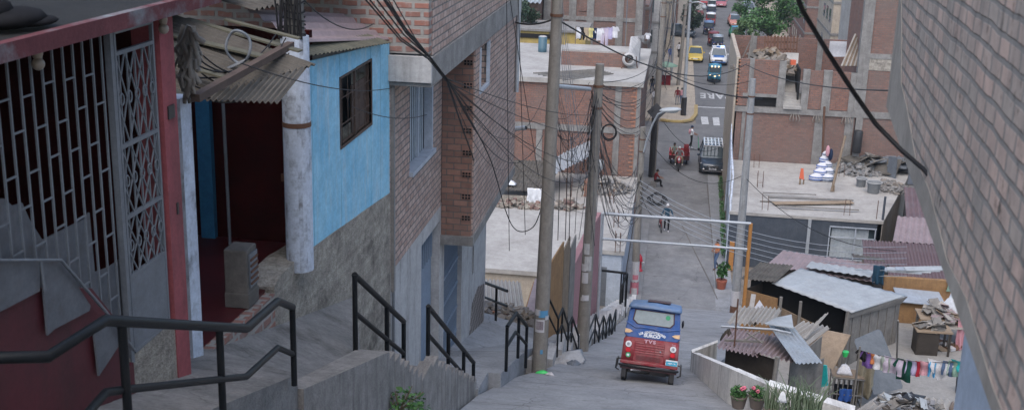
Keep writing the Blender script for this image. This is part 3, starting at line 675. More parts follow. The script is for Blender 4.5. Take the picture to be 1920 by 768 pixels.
# strings of cables on the left pillar of the shack
cl=MB()
for k in range(60):
    p=PY(340+random.random()*26,45+random.random()*110,9.8+random.random()*.2); q=p+V((random.uniform(-.08,.08),random.uniform(-.05,.05),random.uniform(-.35,-.08)))
    cl.tube([p,along(p,q,.5)+V((random.uniform(-.06,.06),-.03,0)),q],random.uniform(.010,.030),5)
cl.build('cable_tangle','polec',None,'ragged tangle of grey cable and debris on top of the square white pillar','cables')
# meter box
t=thing('meter_pillar','weathered concrete meter box pillar standing on the red terrace','meter box',(-4.8,12.2,15.04))
MB().box((-4.96,12.05,15.04),(-4.68,12.37,15.74)).build('pillar_body','oldconcrete',t,bevel=.02)
MB().box((-4.678,12.09,15.28),(-4.66,12.33,15.68)).build('meter_door','greymetal',t)
g=MB()
for i in range(5): g.box((-4.66,12.1,15.32+i*.07),(-4.645,12.32,15.345+i*.07))
g.build('meter_grille','rust',t)
MB().box((-4.965,12.045,15.04),(-4.672,12.378,15.22)).build('plinth','oldconcrete',t,bevel=.01)
# ================================================================ RED HOUSE (near left)
H=-4.12
t=thing('red_house','dark red house at the near left with a porch slab and grey lattice gate','house',(-4.1,6,15.8))
MB().box((H-.22,8.86,15.5),(H+.02,9.12,18.8)).build('column','pinkcol',t)
MB().box((H+.02,8.93,17.93),(H+.032,9.05,18.04)).build('switch_box','blackplastic',t)
MB().box((H+.02,9.0,17.1),(H+.03,9.03,17.2)).build('keyhole_plate','blackplastic',t)
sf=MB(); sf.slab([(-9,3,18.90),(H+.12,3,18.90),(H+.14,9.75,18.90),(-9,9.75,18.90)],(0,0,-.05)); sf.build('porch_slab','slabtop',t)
MB().box((-8.9,3,18.80),(H+.15,9.78,18.848)).build('slab_edge','fascia',t)
MB().box((H+.10,3,18.80),(H+.175,9.8,18.915)).build('fascia_board','fascia',t)
MB().box((-8.2,3,18.905),(-7.6,9.7,22)).build('upper_wall','darkred',t)
MB().box((-6.2,3,15),(-6.0,9.4,18.8)).build('inner_wall','redpaint',t)
MB().box((-6.0,9.2,15),(H-.2,9.35,18.8)).build('partition','darkred',t)
MB().box((-6.0,3,15.9),(H-.2,9.2,16.0)).build('porch_floor','redfloor',t)
# barred front
g=MB(); n=int((8.02-3.2)/.135)
for i in range(n+1):
    y=3.2+i*.135; g.bar((H,y,16.5),(H,y,18.8),.014)
for i in range(n):
    y=3.2+i*.135
    for k in range(5):
        z=16.75+k*.5+(.25 if i%2 else 0)+(i%3)*.02
        if z<18.75: g.bar((H,y,z),(H,y+.135,z),.012)
g.build('barred_front','greymetal',t)
MB().bar((H,8.05,16.15),(H,8.05,18.8),.05,.05).build('gate_post','greymetal',t)
# lattice gate
gt=MB(); y0,y1,z0,z1=8.12,8.76,16.22,18.75
for y in (y0,y1): gt.bar((H,y,z0),(H,y,z1),.028)
for z in (z0,z0+.62,z0+1.1,z0+1.66,z1-.16,z1): gt.bar((H,y0,z),(H,y1,z),.03)
go=gt.build('gate','greymetal',t)
MB().box((H-.01,y0,z0),(H+.01,y1,z0+.60)).build('lower_panel','greymetal',go)
la=MB()
for (za,zb_) in ((z0+.62,z0+1.1),(z0+1.1,z0+1.66),(z0+1.66,z1-.16)):
    for i in range(-2,6):
        ya=y0+i*.16; 
        for s in (1,-1):
            a=(ya if s>0 else ya+.32); b=a+s*.32
            lo,hi=max(y0,min(a,b)),min(y1,max(a,b))
            if hi-lo<.05: continue
            f0=(lo-a)/(b-a); f1=(hi-a)/(b-a)
            la.bar((H+.002,lo,za+(zb_-za)*f0),(H+.002,hi,za+(zb_-za)*f1),.010)
    for i in range(5):
        y=y0+.07+i*.13; la.bar((H-.004,y,za),(H-.004,y,zb_),.012)
        zc=(za+zb_)/2; la.tube([(H+.004,y+.035*math.cos(a),zc+.045*math.sin(a)) for a in [k*.63 for k in range(11)]],.007,4)
la.build('lattice','greymetal',go)
MB().box((H-.3,8.0,15.3),(H+.01,8.86,16.2)).build('threshold','adobe',t)
# sheet panels behind the bars and the parapet
def pl(pts,x,mat,name,th=.015,parent=t):
    P=[PX(u,v,x) for u,v in pts]; return MB().slab(P,(-th,0,0)).build(name,mat,parent)
pl([(-60,372),(8,372),(24,386),(42,380),(55,410),(80,450),(160,410),(168,398),(178,510),(205,500),(238,478),(258,700),(-60,700)],H-.04,'greysheet','backing_sheet')
pl([(-80,600),(0,580),(78,540),(172,540),(235,620),(240,700),(150,860),(-80,900)],H+.06,'redpaint','parapet_wall',.12)
pl([(-80,488),(74,486),(75,545),(0,584),(-80,610)],H+.10,'greysheet','parapet_sheet')
pl([(78,488),(114,487),(170,572),(168,582),(103,616),(90,628)],H+.10,'greysheet','parapet_sheet')
pl([(176,616),(216,600),(228,640),(186,704)],H+.10,'greysheet','parapet_sheet')
m=MB(); q=[PX(u,v,H+.13) for u,v in ((-80,488),(114,487),(197,582),(252,656))]; m.tube(q,.012,6); m.tube([PX(76,487,H+.13),PX(84,545,H+.13)],.010,6); m.build('parapet_rail','greymetal',t)
MB().box((H-.25,3,14.5),(H+.05,8.0,16.18)).build('base_wall','redpaint',t)
for (u,v,y) in ((70,100,7.05),(306,38,8.7)):
    p=PX(u,v,H+.05); l=thing('ceiling_lamp','unlit bare bulb under the porch slab %s'%('near the left end of the barred front' if u<100 else 'beside the pink column'),'lamp',tuple(p))
    MB().lathe(p,[(.012,.05),(.03,.04),(.035,0),(.028,-.03)][::-1],10).build('lamp_holder','bulb',l); MB().ball(p-V((0,0,.07)),.042,10,8).build('bulb','bulb',l)
# dark shoe-like rag on slab
p=PZ(20,42,18.95); m=MB()
m.ball(p+V((0,0,.03)),(.20,.30,.07),12,6); m.ball(p+V((-.05,-.12,.09)),(.12,.16,.09),10,6); m.ball(p+V((.10,.12,.0)),(.13,.20,.035),10,6); m.build('cloth_bundle','c_black',None,'crumpled black cloth lying on the porch slab of the red house','cloth')
# ================================================================ RIGHT BRICK HOUSE (near right)
t=thing('brick_house','huge near rough brick wall of the house on the right with thick grey mortar','house',(1.3,5,16))
A=PY(1668,60,7.6); 
xa,ya=1.335,7.55; xb,yb=.62,-1.6
def rw(y): return xa+(y-ya)*(xa-1.03)/(ya-3.5)
zbv=18.62
m=MB(); m.slab([(rw(ya),ya,zbv),(rw(1.2),1.2,18.36),(rw(1.2),1.2,23),(rw(ya),ya,23)],(.3,.02,0)); m.build('wall','brickright',t)
m=MB(); m.slab([(rw(ya)-.004,ya+.01,zbv-.012),(rw(1.2)-.004,1.2,18.35),(rw(1.2)-.004,1.2,18.40),(rw(3)-.004,3,18.50),(rw(3.5)-.004,3.5,18.505),(rw(4.1)-.004,4.1,18.57),(rw(4.6)-.004,4.6,18.55),(rw(5.3)-.004,5.3,18.65),(rw(5.9)-.004,5.9,18.66),(rw(6.5)-.004,6.5,18.80),(rw(6.9)-.004,6.9,18.86),(rw(7.2)-.004,7.2,19.12),(rw(ya-.1)-.004,ya-.1,19.3),(rw(ya)-.004,ya+.01,19.45)],(.2,.02,0)); m.build('plaster_edge','sidebeige',t)
MB().slab([(rw(ya)+.3,ya,zbv),(6,ya,zbv),(6,ya,23),(rw(ya)+.3,ya,23)],(0,-.25,0)).build('end_wall','brickbrown',t)
MB().box((1.5,1.2,18.2),(6,7.5,18.35)).build('floor_slab','concrete',t)
q=PX(1806,640,1.62); MB().box((1.62,1.2,14.5),(6,q.y,18.3)).build('lower_wall','paleblue',t)
# ================================================================ LEFT LOW WHITE ROOF HOUSE
t=thing('white_roof_house','low house with a big flat white cement roof left of the street','house',(-6,56,0))
MB().slab([(-16,48.3,2.95),(-4.0,48.3,2.95),(-4.0,52,2.95),(-1.82,52,2.95),(-1.75,65.9,2.95),(-16,65.9,2.95)],(0,0,-.2)).build('roof','roofwhite',t)
MB().box((-15.9,48.45,-.05),(-4.1,48.7,2.75)).box((-4.3,48.7,-.05),(-4.1,52.1,2.75)).build('wall','cream',t)
MB().box((-4.1,52.1,-.05),(-1.95,52.3,2.75)).build('front_wall','paleblue',t)
MB().box((-2.1,52.3,-.05),(-1.9,65.9,2.75)).build('street_wall','paleblue',t)
MB().box((-3.4,52.08,0),(-2.6,52.1,2.1)).build('door','greymetal',t)
# rubble and sheets on that roof
t=thing('lean_to','sagging lean-to of grey sheets and white plastic on the white roof, against the brick wall','lean-to',(-8,60,2.95))
m=MB(); a=PZ(935,372,3.7); b=PZ(1040,372,3.7); m.corr((-9.6,58.6,3.65),(-6.2,58.8,3.75),(-9.4,63.5,4.1),18,.03,.01); m.build('sheet_roof','rustroof',t)
MB().corr((-6.3,60.5,4.1),(-3.9,63.6,4.9),(-6.9,63.2,4.2),14,.04,.01).build('tilted_sheet','galv',t)
MB().box((-9.5,58.7,2.95),(-6.2,58.85,3.4)).build('low_wall','adobe',t)
def drape(name,c,w,h,d,mat,parent=None,label=None,cat=None,seed=1,group=None,rot=0):
    rd=random.Random(seed); m=MB(); n=12; vs=[]
    for j in range(n+1):
        for i in range(n+1):
            x=(i/n-.5)*w; z=-(j/n)*h; y=d*math.sin(i*1.1+seed)*(.3+.7*j/n)+rd.uniform(-.1,.1)*d
            x+=.06*w*math.sin(j*.8+seed)*(j/n)
            vs.append(V(c)+Matrix.Rotation(rot,3,'Z')@V((x,y,z)))
    f=[(j*(n+1)+i,j*(n+1)+i+1,(j+1)*(n+1)+i+1,(j+1)*(n+1)+i) for j in range(n) for i in range(n)]
    k=len(vs); off=Matrix.Rotation(rot,3,'Z')@V((0,.012,0))
    vs2=[v+off for v in vs]; f2=[tuple(reversed([x+k for x in q])) for q in f]
    ed=[]
    for i in range(n):
        ed+=[(i+1,i,i+k,i+1+k),(n*(n+1)+i,n*(n+1)+i+1,n*(n+1)+i+1+k,n*(n+1)+i+k)]
    m.add(vs+vs2,f+f2+ed,True)
    return m.build(name,mat,parent,label,cat,group)
def heapcloth(name,c,r,mat,label,cat,seed=1,parent=None):
    rd=random.Random(seed); m=MB(); n=18; vs=[V(c)+V((0,0,r[2]))]
    for k in range(1,7):
        for j in range(n):
            a=2*PI*j/n; q=k/6; rr=q*(1+.22*math.sin(3*a+seed)+.12*math.sin(7*a)); vs.append(V(c)+V((r[0]*rr*math.cos(a),r[1]*rr*math.sin(a),r[2]*(1-q*q)*(1+.3*math.sin(5*a+k))+rd.uniform(-.03,.03)*r[2])))
    f=[(0,1+j,1+(j+1)%n) for j in range(n)]+[(1+(k-1)*n+j,1+k*n+j,1+k*n+(j+1)%n,1+(k-1)*n+(j+1)%n) for k in range(1,6) for j in range(n)]
    f.append(tuple(range(1+5*n,1+6*n))[::-1])
    return m.add(vs,f,True).build(name,mat,parent,label,cat)
heapcloth('plastic_sheet',(-8.7,59.6,3.85),(.7,.6,.22),'plastic_sheet','crumpled white plastic sheet on the sagging lean-to roof, left of the nearest pole','plastic sheet',3)
drape('plastic_sheet',(-6.9,58.6,3.9),.75,.8,.06,'plastic_sheet',label='white plastic sheet hanging over the front edge of the lean-to, beside the nearest pole',cat='plastic sheet',seed=4)
def pile(name,c,rx,ry,h,n,size,mats,label,cat,kind=None,seed=1,flat=1,parent=None):
    rd=random.Random(seed); m=MB(); mi=[]; before=0
    for i in range(n):
        a=rd.random()*2*PI; q=math.sqrt(rd.random()); z=h*(1-q)*rd.random()**.5
        s=rd.uniform(*size); 
        m.cbox(V(c)+V((rx*q*math.cos(a),ry*q*math.sin(a),z+s*.2)),(s*rd.uniform(.7,1.6),s*rd.uniform(.5,1),s*rd.uniform(.25,.7)*flat),(rd.uniform(-.6,.6),rd.uniform(-.6,.6),rd.random()*3))
        k=rd.randrange(len(mats)); mi+= [k]*(len(m.f)-before); before=len(m.f)
    return m.build(name,None,parent,label,cat,kind=kind,mats=mats,mi=mi)
pile('rubble',(-7.9,58.3,2.96),1.9,.45,.35,150,(.08,.3),['adobe','brickbrown','rubble'],'heap of broken brick and cement along the front of the lean-to','rubble','stuff',5)
pile('rubble',(-5.2,58.6,2.96),.9,.6,.5,60,(.1,.35),['brickbrown','greywood','rubble'],'small heap of bricks and boards right behind the nearest utility pole on the white roof','rubble','stuff',6)
pile('rubble',(-3.4,62.8,2.96),1.5,1.3,.8,260,(.05,.22),['gravel','rubble','concrete'],'grey gravel and sand heap at the street side of the white roof','gravel','stuff',7)
# brick stacks
for i,(x,y,lab) in enumerate(((-9.0,63.6,'stack of red bricks under the security camera on the white roof'),(-4.15,61.2,'stack of red bricks beside the second utility pole on the white roof'))):
    m=MB()
    for k in range(7):
        m.cbox((x,y,3.03+k*.13),(.7-.05*(k%2),.5,.12),(0,0,.08*(k%3)))
    m.build('brick_stack','brickorange' if i else 'brickred',None,lab,'brick stack')
t=thing('concrete_mixer_bin','white metal bin on a rusty frame beside the second utility pole','bin',(-3.95,63.2,2.95))
MB().lathe((-3.95,63.2,3.7),[(.08,0),(.3,.35),(.32,.75),(.25,.8)],12).build('bin_body','whitesheet',t)
for sx in (-1,1):
    for sy in (-1,1): MB().tube([(-3.95+.3*sx,63.2+.25*sy,2.95),(-3.95+.2*sx,63.2+.2*sy,3.9)],.03,5).build('leg','rust',t)
random.seed(12)
# rebar
def rebar(x,y,z,h,lab,n=4,s=.22,grp=None):
    m=MB()
    for i in range(n):
        dx,dy=((-1,-1),(1,-1),(1,1),(-1,1))[i]; m.tube([(x+dx*s/2,y+dy*s/2,z),(x+dx*s/2+random.uniform(-.05,.05),y+dy*s/2,z+h*random.uniform(.85,1))],.016,5)
    if n==4: m.tube([(x-s/2,y-s/2,z+h*.3),(x+s/2,y-s/2,z+h*.3),(x+s/2,y+s/2,z+h*.3),(x-s/2,y+s/2,z+h*.3),(x-s/2,y-s/2,z+h*.3)],.010,4)
    return m.build('rebar','rust',None,lab,'rebar',grp)
for u,v,hh in ((1155,425,.9),(1158,472,1.0),(1147,380,.8),(1066,380,1.4)):
    p=PZ(u,v,2.95); rebar(p.x,p.y,2.95,hh,'thin rusty rebar stub rising from the low white roof',grp='rebar stubs on the white roof')
# ================================================================ TWO STOREY BRICK HOUSE (left)
t=thing('brick_house','two storey red brick house with a white roof terrace left of the street','house',(-6,70,0))
x1=-1.79
MB().box((-16,66,0),(-1.85,66.25,8.2)).build('front_wall','brickred',t)
MB().box((-2.1,66.25,0),(-1.87,79,8.2)).build('street_wall','brickbrown',t)
m=MB(); m.box((-16,65.92,5.45),(-1.8,66.26,5.8)); 
for x,w,z0,z1 in ((-9.25,.4,3,5.45),(-7.6,.35,3,5.45),(-3.15,.35,3,8.2),(-11.5,.35,5.8,8.2),(-1.98,.22,2.9,8.2)): m.box((x-w/2,65.95,z0),(x+w/2,66.26,z1))
m.build('concrete_frame','concrete',t)
MB().box((-5.1,65.9,2.96),(-4.4,66.0,4.1)).build('brick_infill','brickorange',t)
MB().slab([(-16,65.8,8.48),(-1.75,65.8,8.48),(-1.72,79.1,8.48),(-16,79.1,8.48)],(0,0,-.28)).build('roof','roofwhite',t)
tz=MB(); tz.box((-2.16,65.985,2.96),(-2.1,65.999,8.2)); tz.box((-9.7,65.985,5.86),(-2.16,65.992,5.9))
for i in range(22):
    tz.box((-2.2-.09*(i%2)-.12,65.975,3.0+i*.24),(-2.09,66.005,3.11+i*.24)); tz.box((-9.9+.12*(i%2),65.975,5.9+i*.11),(-9.75,66.005,5.97+i*.11))
tz.build('brick_teeth','brickorange',t)
m=MB(); a=PZ(1052,121,8.49); b=PZ(1178,121,8.49); m.box((a.x,a.y,8.48),(b.x,a.y+.15,9.3)); m.build('terrace_wall','brickred',t)
m=MB(); m.box((a.x,a.y+.15,9.3),(b.x,a.y+2.6,9.4)); m.build('terrace_slab','roofwhite',t)
c=PZ(1178,121,8.49); m=MB(); m.slab([(b.x,a.y,8.48),(b.x+.5,a.y,8.48),(b.x+.5,a.y+4,8.48),(b.x+.5,a.y+4,9.9),(b.x,a.y+2.8,10.0),(b.x,a.y,9.3)],(.12,0,0)); m.build('stair_wall','cement',t)
# drum, tank, pipes, laundry
p=PZ(1180,112,9.0); t=thing('concrete_mixer','grey round mixer drum on struts on the white roof terrace','mixer',(p.x,p.y,8.48))
MB().lathe(p,[(.22,-.45),(.42,-.1),(.42,.25),(.30,.4),(.26,.4),(.36,.2),(.2,-.3)],16,m=Matrix.Rotation(1.35,3,'X')).build('drum','cement',t)
MB().tube([p+V((-.45,-.3,-.5)),p+V((.1,0,.1))],.035,5).build('strut','rust',t); MB().tube([p+V((.5,.1,-.5)),p+V((.4,0,.2))],.035,5).build('strut','rust',t)
p=PZ(1017,97,8.5); t=thing('water_drum','dark blue upright water drum on the white roof edge, left of the nearest pole','drum',(p.x,p.y,8.48))
MB().lathe((p.x,p.y,8.48),[(.27,0),(.28,.02),(.29,.35),(.28,.36),(.29,.7),(.28,.71),(.28,.98),(.25,1.0)],20).build('drum_body','tankblue',t); MB().lathe((p.x,p.y,9.48),[(.27,0),(.2,.04)],20).build('lid','cement',t)
m=MB()
for k in range(7):
    a=PZ(1000+k*9,137+k*2.2,8.53); b=PZ(1120+k*5,130+k*1.3,8.53); m.tube([a,b],.035,5)
m.build('pipe_stack','greywood',None,'long grey poles lying together on the white roof terrace','pipes')
# laundry line on the terrace
def laundry(a,b,items,label,r=.008,sag=.15,group=None,cl='clothes hanging'):
    a,b=V(a),V(b); pts=sagline(a,b,sag,20); MB().tube(pts,r,5).build('clothes_line','cablegrey',None,label,'clothes line')
    d=(b-a); rot=math.atan2(d.y,d.x); L=d.length
    for k,(f,w,h,mat,lab,kind) in enumerate(items):
        i=f*20; p=pts[int(i)].lerp(pts[min(20,int(i)+1)],i-int(i))
        garment(p,w,h,mat,kind,lab,rot,k+3,group)
def garment(p,w,h,mat,kind,lab,rot,seed,group):
    if kind=='shirt':
        base=[(-.5,0),(-.16,0),(0,-.08),(.16,0),(.5,0),(.78,-.35),(.60,-.45),(.44,-.30),(.46,-1),(-.46,-1),(-.44,-.30),(-.60,-.45),(-.78,-.35)]
        base=[(x*.8,z) for x,z in base]
    elif kind=='pants': base=[(-.5,0),(.5,0),(.52,-1),(.12,-1),(0,-.35),(-.12,-1),(-.52,-1)]
    elif kind=='tri': base=[(-.5,0),(.5,0),(.1,-.9),(-.05,-1)]
    else: base=[(-.5,0),(.5,0),(.48,-1),(.1,-.96),(-.5,-1)]
    rm=Matrix.Rotation(rot,3,'Z'); rd=random.Random(seed)
    bm=MB(); 
    # tessellate: strips along x
    import mathutils
    n=len(base); pts=[V((x*w,0,z*h)) for x,z in base]
    def yy(x,z): return .035*math.sin(x/w*9+seed)*(.4-z/h)+.02*math.sin(z/h*7+seed)
    tris=mathutils.geometry.tessellate_polygon([pts])
    # subdivide triangles twice for folds
    T=[[pts[i].copy() for i in t3] for t3 in tris]
    for _ in range(3):
        T2=[]
        for A,B_,C in T:
            ab,bc,ca=(A+B_)/2,(B_+C)/2,(C+A)/2; T2+= [[A,ab,ca],[ab,B_,bc],[ca,bc,C],[ab,bc,ca]]
        T=T2
    vs=[];fs=[]
    for tri in T:
        k=len(vs); 
        for q in tri: vs.append(V(p)+rm@V((q.x,yy(q.x,q.z),q.z)))
        fs.append((k,k+1,k+2))
    k=len(vs); vs+= [v+rm@V((0,.008,0)) for v in vs]; fs+= [(c+k,b+k,a+k) for a,b,c in fs]
    bm.add(vs,fs,True)
    return bm.build({'shirt':'shirt','pants':'trousers'}.get(kind,'cloth'),mat,None,lab,'laundry',group)
a=PZ(1083,52,10.6); b=PZ(1178,55,10.6); b.y=a.y; a=PY(1080,50,73.5); b=PY(1176,46,73.5)
grp='laundry on the brick house terrace'
laundry(a,b,[(.06,.3,.75,'c_white','narrow white towel at the left end of the terrace laundry line','cloth'),(.13,.35,.8,'c_black','black trousers hanging second from the left on the terrace line','pants'),(.22,.4,.8,'c_tan','tan trousers between black trousers and yellow shirt on the terrace line','pants'),(.30,.35,.6,'c_yellow','pale yellow shirt on the terrace line','shirt'),(.375,.25,.7,'c_navy','navy garment right of the yellow shirt on the terrace line','cloth'),(.47,.5,.8,'c_white','white shirt in the middle of the terrace line','shirt'),(.57,.45,1.1,'c_lav','pale lilac trousers, longest garment of the terrace line','pants'),(.67,.45,.75,'c_lilac','lilac striped shirt right of the middle of the terrace line','shirt'),(.77,.45,.7,'c_white','white shirt at the right end of the terrace line','shirt')],'clothes line of white and lilac laundry on the roof terrace of the left brick house',.01)
pp=MB()
for p in (a,b): pp.tube([V((p.x,p.y,8.5)),p],.03,5)
pp.build('line_props','wood',None,'pair of wooden props holding the terrace clothes line','posts')
a=PY(1196,58,74); b=PY(1222,60,74); garment(PY(1203,66,74),.4,.45,'c_grey','cloth','small grey cloth hanging alone right of the terrace laundry',0,2,grp); garment(PY(1215,62,74),.35,.4,'c_white','shirt','small white shirt hanging at the street end of the terrace',0,4,grp)
for u in (1199,1219):
    p=PY(u,60,74)
MB().tube([PY(1180,60,74),PY(1232,54,74)],.01,4).build('clothes_line','cablegrey',None,'short clothes line at the street end of the terrace','clothes line')
# upright bars and pole on the house roofs
for u,v,vt,lab in ((1172,93,-30,'tall thin grey mast at the back of the terrace beside the laundry'),(1166,118,100,'short rebar stub beside the mixer drum')):
    p=PZ(u,v,8.5); q=PY(u+6,vt,p.y); MB().tube([(p.x,p.y,8.48),q],.035,6).build('mast','greymetal',None,lab,'mast')
# ================================================================ HOUSES BEHIND (left)
t=thing('brick_house','tall brick building with grey concrete columns behind the roof terrace laundry','house',(-6,92,0))
MB().box((-10.4,92,0),(-2.9,100,15)).build('wall','brickbrown',t)
m=MB()
for x in (-10.3,-8.3,-6.9,-4.6,-3.1): m.box((x-.28,91.9,0),(x+.28,92.02,15))
for z in (8.6,11.4): m.box((-10.4,91.93,z),(-2.9,92.03,z+.3))
m.build('concrete_frame','concrete',t)
MB().box((-7.8,91.93,9.3),(-7.2,91.99,10.8)).build('panel','brickbrown',t)
t=thing('yellow_house','low yellow walled house peeping between the terrace and the tall brick building','house',(-8,84,0))
MB().box((-16,83,0),(-6.5,88,8.8)).build('wall','yellowwall',t); MB().box((-13,82.9,8.3),(-9,82.98,8.6)).build('sill','darkin',t)
MB().box((-16.2,82.8,8.8),(-6.4,88,8.95)).build('roof','concrete',t)
t=thing('shed','grey sheet roofed shed between the nearest pole and the tall brick building','shed',(-11,89,0))
MB().box((-14.5,89,0),(-10.7,94,10.1)).build('wall','brickbrown',t); MB().corr((-15,88.2,10.2),(-10.4,88.2,10.2),(-15,93,11),14,.06,.02).build('roof','galv',t)
MB().box((-13.4,88.93,9.2),(-12.9,88.99,9.9)).build('window','glass',t)
# left side of the far road
def facade(name,lab,x0,x1,y0,y1,h,mat,side=1,floors=3,seed=1,wm='glass'):
    t=thing(name,lab,'house',((x0+x1)/2,y0,0)); rd=random.Random(seed)
    MB().box((x0,y0,0),(x1,y1,h)).build('wall',mat,t)
    fx=x1 if side>0 else x0
    m=MB()
    for k in range(1,floors+1): m.box((x0-.06,y0-.06,k*2.9-.1),(x1+.06,y1+.04,k*2.9+.12))
    m.build('floor_bands','concrete',t)
    yb=y0+1.2
    while yb<y1-1.4:
        for k in range(floors):
            if rd.random()<.25: continue
            z=k*2.9+ (0.15 if k==0 and rd.random()<.5 else 1.0); zz=k*2.9+2.2
            w=MB().box((fx-.03,yb,z),(fx+.03,yb+1.2,zz)).build('window',wm,t)
            MB().box((fx-.05,yb-.06,z-.07),(fx+.06,yb+1.26,z)).build('sill','concrete',w)
        yb+=2.4
    xb=x0+.8
    while xb<x1-1.3 and x1-x0<12:
        for k in range(1,floors):
            if rd.random()<.4: continue
            w=MB().box((xb,y0-.03,k*2.9+1),(xb+1.1,y0+.03,k*2.9+2.2)).build('window',wm,t)
            MB().box((xb-.05,y0-.07,k*2.9+.93),(xb+1.15,y0,k*2.9+1)).build('sill','concrete',w)
        xb+=2.3
    return t
facade('shop_house','dark narrow street house behind the leaning poles, left of the far road',-9.5,-2.6,101,114,9,'brickbrown',1,3,4)
facade('shop_house','grey rendered house further along the left side of the far road',-9,-1.6,115,133,9.5,'cement',1,3,5)
facade('shop_house','cream house near the top of the view on the left side of the far road',-9,-.9,134,160,9,'cream',1,3,6)
facade('shop_house','farthest brick house on the left side of the far road',-9,-.3,161,230,9.5,'brickred',1,3,7)
# ================================================================ RIGHT: DARK WALLED HOUSE WITH ROOF YARD
t=thing('dark_wall_house','one storey house with a dark slate blue front and cluttered flat white roof','house',(7,62,0))
rp=[(3.25,60,2.95),(11.1,60,2.95),(13.9,69.4,2.95),(14.4,71.7,2.95),(3.62,71.7,2.95)]
MB().slab(rp,(0,0,-.16)).build('roof','roofwhite',t)
wl,wr_=PY(1555,432,60),PY(1643,440,60)
wally(60.05,60.3,3.3,11.05,-.05,2.79,[(wl.x,wr_.x,.75,2.45)]).build('front_wall','darkblue',t)
MB().slab([(3.3,60.3,0),(3.3,60.3,2.79),(3.66,71.7,2.79),(3.66,71.7,0)],(.2,0,0)).build('street_wall','paleblue',t)
MB().slab([(11.08,60.05,0),(11.08,60.05,2.93),(13.88,69.4,2.93),(14.4,71.7,2.93),(14.4,71.7,0)],(-.25,0,0)).build('side_wall','sidebeige',t)
m=MB(); p=PY(1519,410,60); m.box((p.x-.08,59.97,0),(p.x+.08,60.05,2.79)); m.build('drain_pipe','galv',t)
o=MB().box((wl.x,60.26,.75),(wr_.x,60.29,2.45)).build('window','glass',t)
cu=MB(); n=22; w=(wr_.x-wl.x-.5)/n
for i in range(n): cu.box((wl.x+.15+i*w,60.20+.03*(i%2),.8),(wl.x+.15+(i+1)*w,60.215+.03*(i%2),2.4))
cu.build('curtain','curtain',o)
f=MB(); x0,x1=wl.x,wr_.x
for x in (x0,x0+.55*(x1-x0),x1-.08): f.box((x,60.0,.7),(x+.05,60.06,2.5))
for z in (.7,1.9,2.46): f.box((x0,60.0,z),(x1,60.05,z+.05))
f.build('window_bars','winframe',o)
# leaning shade net frame & clutter at the left rear of the roof
# ================================================================ RIGHT: BRICK SHELL BEHIND
t=thing('unfinished_brick_house','unfinished two storey brick shell with concrete columns and no roof, right of the street','house',(7,73,0))
yF=71.75
def cx(u,v=150): return PY(u,v,yF).x
xL,xR=3.72,cx(1606)
MB().box((xL,yF,2.9),(10.9,yF+.2,6.0)).build('lower_wall','brickbrown',t)
g0,g1=cx(1469),cx(1506); h0,h1=cx(1415,176),cx(1464,176)
zt=9.25; zl=6.35
wally(yF,yF+.2,xL,g0,zl,zt-.05,[(h0,h1,zl,6.95)]).build('front_wall','brickred',t)
wally(yF,yF+.2,g1,xR,zl,zt-.55).build('front_wall','brickred',t)
m=MB()
for u,w,z0,z1 in ((1408,.28,6.3,zt),(1466,.42,6.3,zt-.05),(1512,.42,6.3,zt-.5),(1552,.5,6.3,zt-.5),(1603,.5,6.3,zt-.55),(1545,.6,2.95,6.05),(1601,.5,2.95,6.05),(1400,.2,2.95,6.0)):
    x=cx(u); m.box((x-w/2,yF-.06,z0),(x+w/2,yF+.22,z1))
m.box((xL,yF-.12,6.0),(10.9,yF+.25,6.32)); m.box((xL+.4,yF-.05,6.95),(g0-.1,yF+.21,7.15))
m.build('concrete_frame','concrete',t)
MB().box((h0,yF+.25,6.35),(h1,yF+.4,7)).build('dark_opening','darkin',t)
m=MB(); m.slab([(xL-.12,yF,0),(xL-.12,yF,9.3),(xL-.12,82.7,9.3),(xL-.12,82.7,0)],(.22,0,0)); m.build('street_wall','cream',t)
MB().box((xL,82.5,6.2),(13.5,82.7,9.2)).build('back_wall','brickred',t)
m=MB()
for x in (5.0,9.5,12): m.box((x,82.42,6.3),(x+.4,82.52,9.2))
m.build('back_columns','concrete',t)
MB().box((xL,yF+.3,6.1),(13.5,82.5,6.3)).build('floor','concrete',t)
MB().box((xL+.1,yF+.25,8.0),(g0-.1,77.2,8.2)).build('floor','concrete',t)
# stairs in the bay
m=MB()
for k in range(5): m.box((cx(1472),yF-.25+k*.22,6.33),(cx(1507),yF+.2+k*.22,6.5+k*.17))
m.slab([(g0+.25,yF+1.2,7.1),(g1-.25,yF+1.2,7.1),(g1+.1,yF+5,9.0),(g0+.45,yF+5,9.0)],(0,0,-.2)); m.build('stairs','roofwhite',t)
MB().box((g1-.25,yF+.2,6.4),(g1-.15,yF+2.5,8.7)).build('stair_side','darkin',t)
tz=MB()
for i in range(26): tz.box((xL+.02,yF-.02,6.4+i*.22-3.3*(i>12)*0),(xL+.16,yF+.01,6.5+i*.22)) if 6.4+i*.22<9.2 else None
tz.build('brick_teeth','brickorange',t)
for x in (cx(1492,195),cx(1535,195),cx(1590,195)):
    m=MB()
    for k in range(4): m.tube([(x-.2+k*.13,yF-.1,6.0),(x-.3+k*.2,yF-.3,5.75),(x-.25+k*.17,yF-.2,5.6)],.03,5)
    m.build('bent_rebar','rubble',t)
pile('rubble',(5.6,74.2,8.2),1.9,1.3,1.6,420,(.15,.55),['rubble','greywood','wood','rubble'],'heap of broken boards and cement on top of the unfinished brick house','rubble','stuff',11,.8)
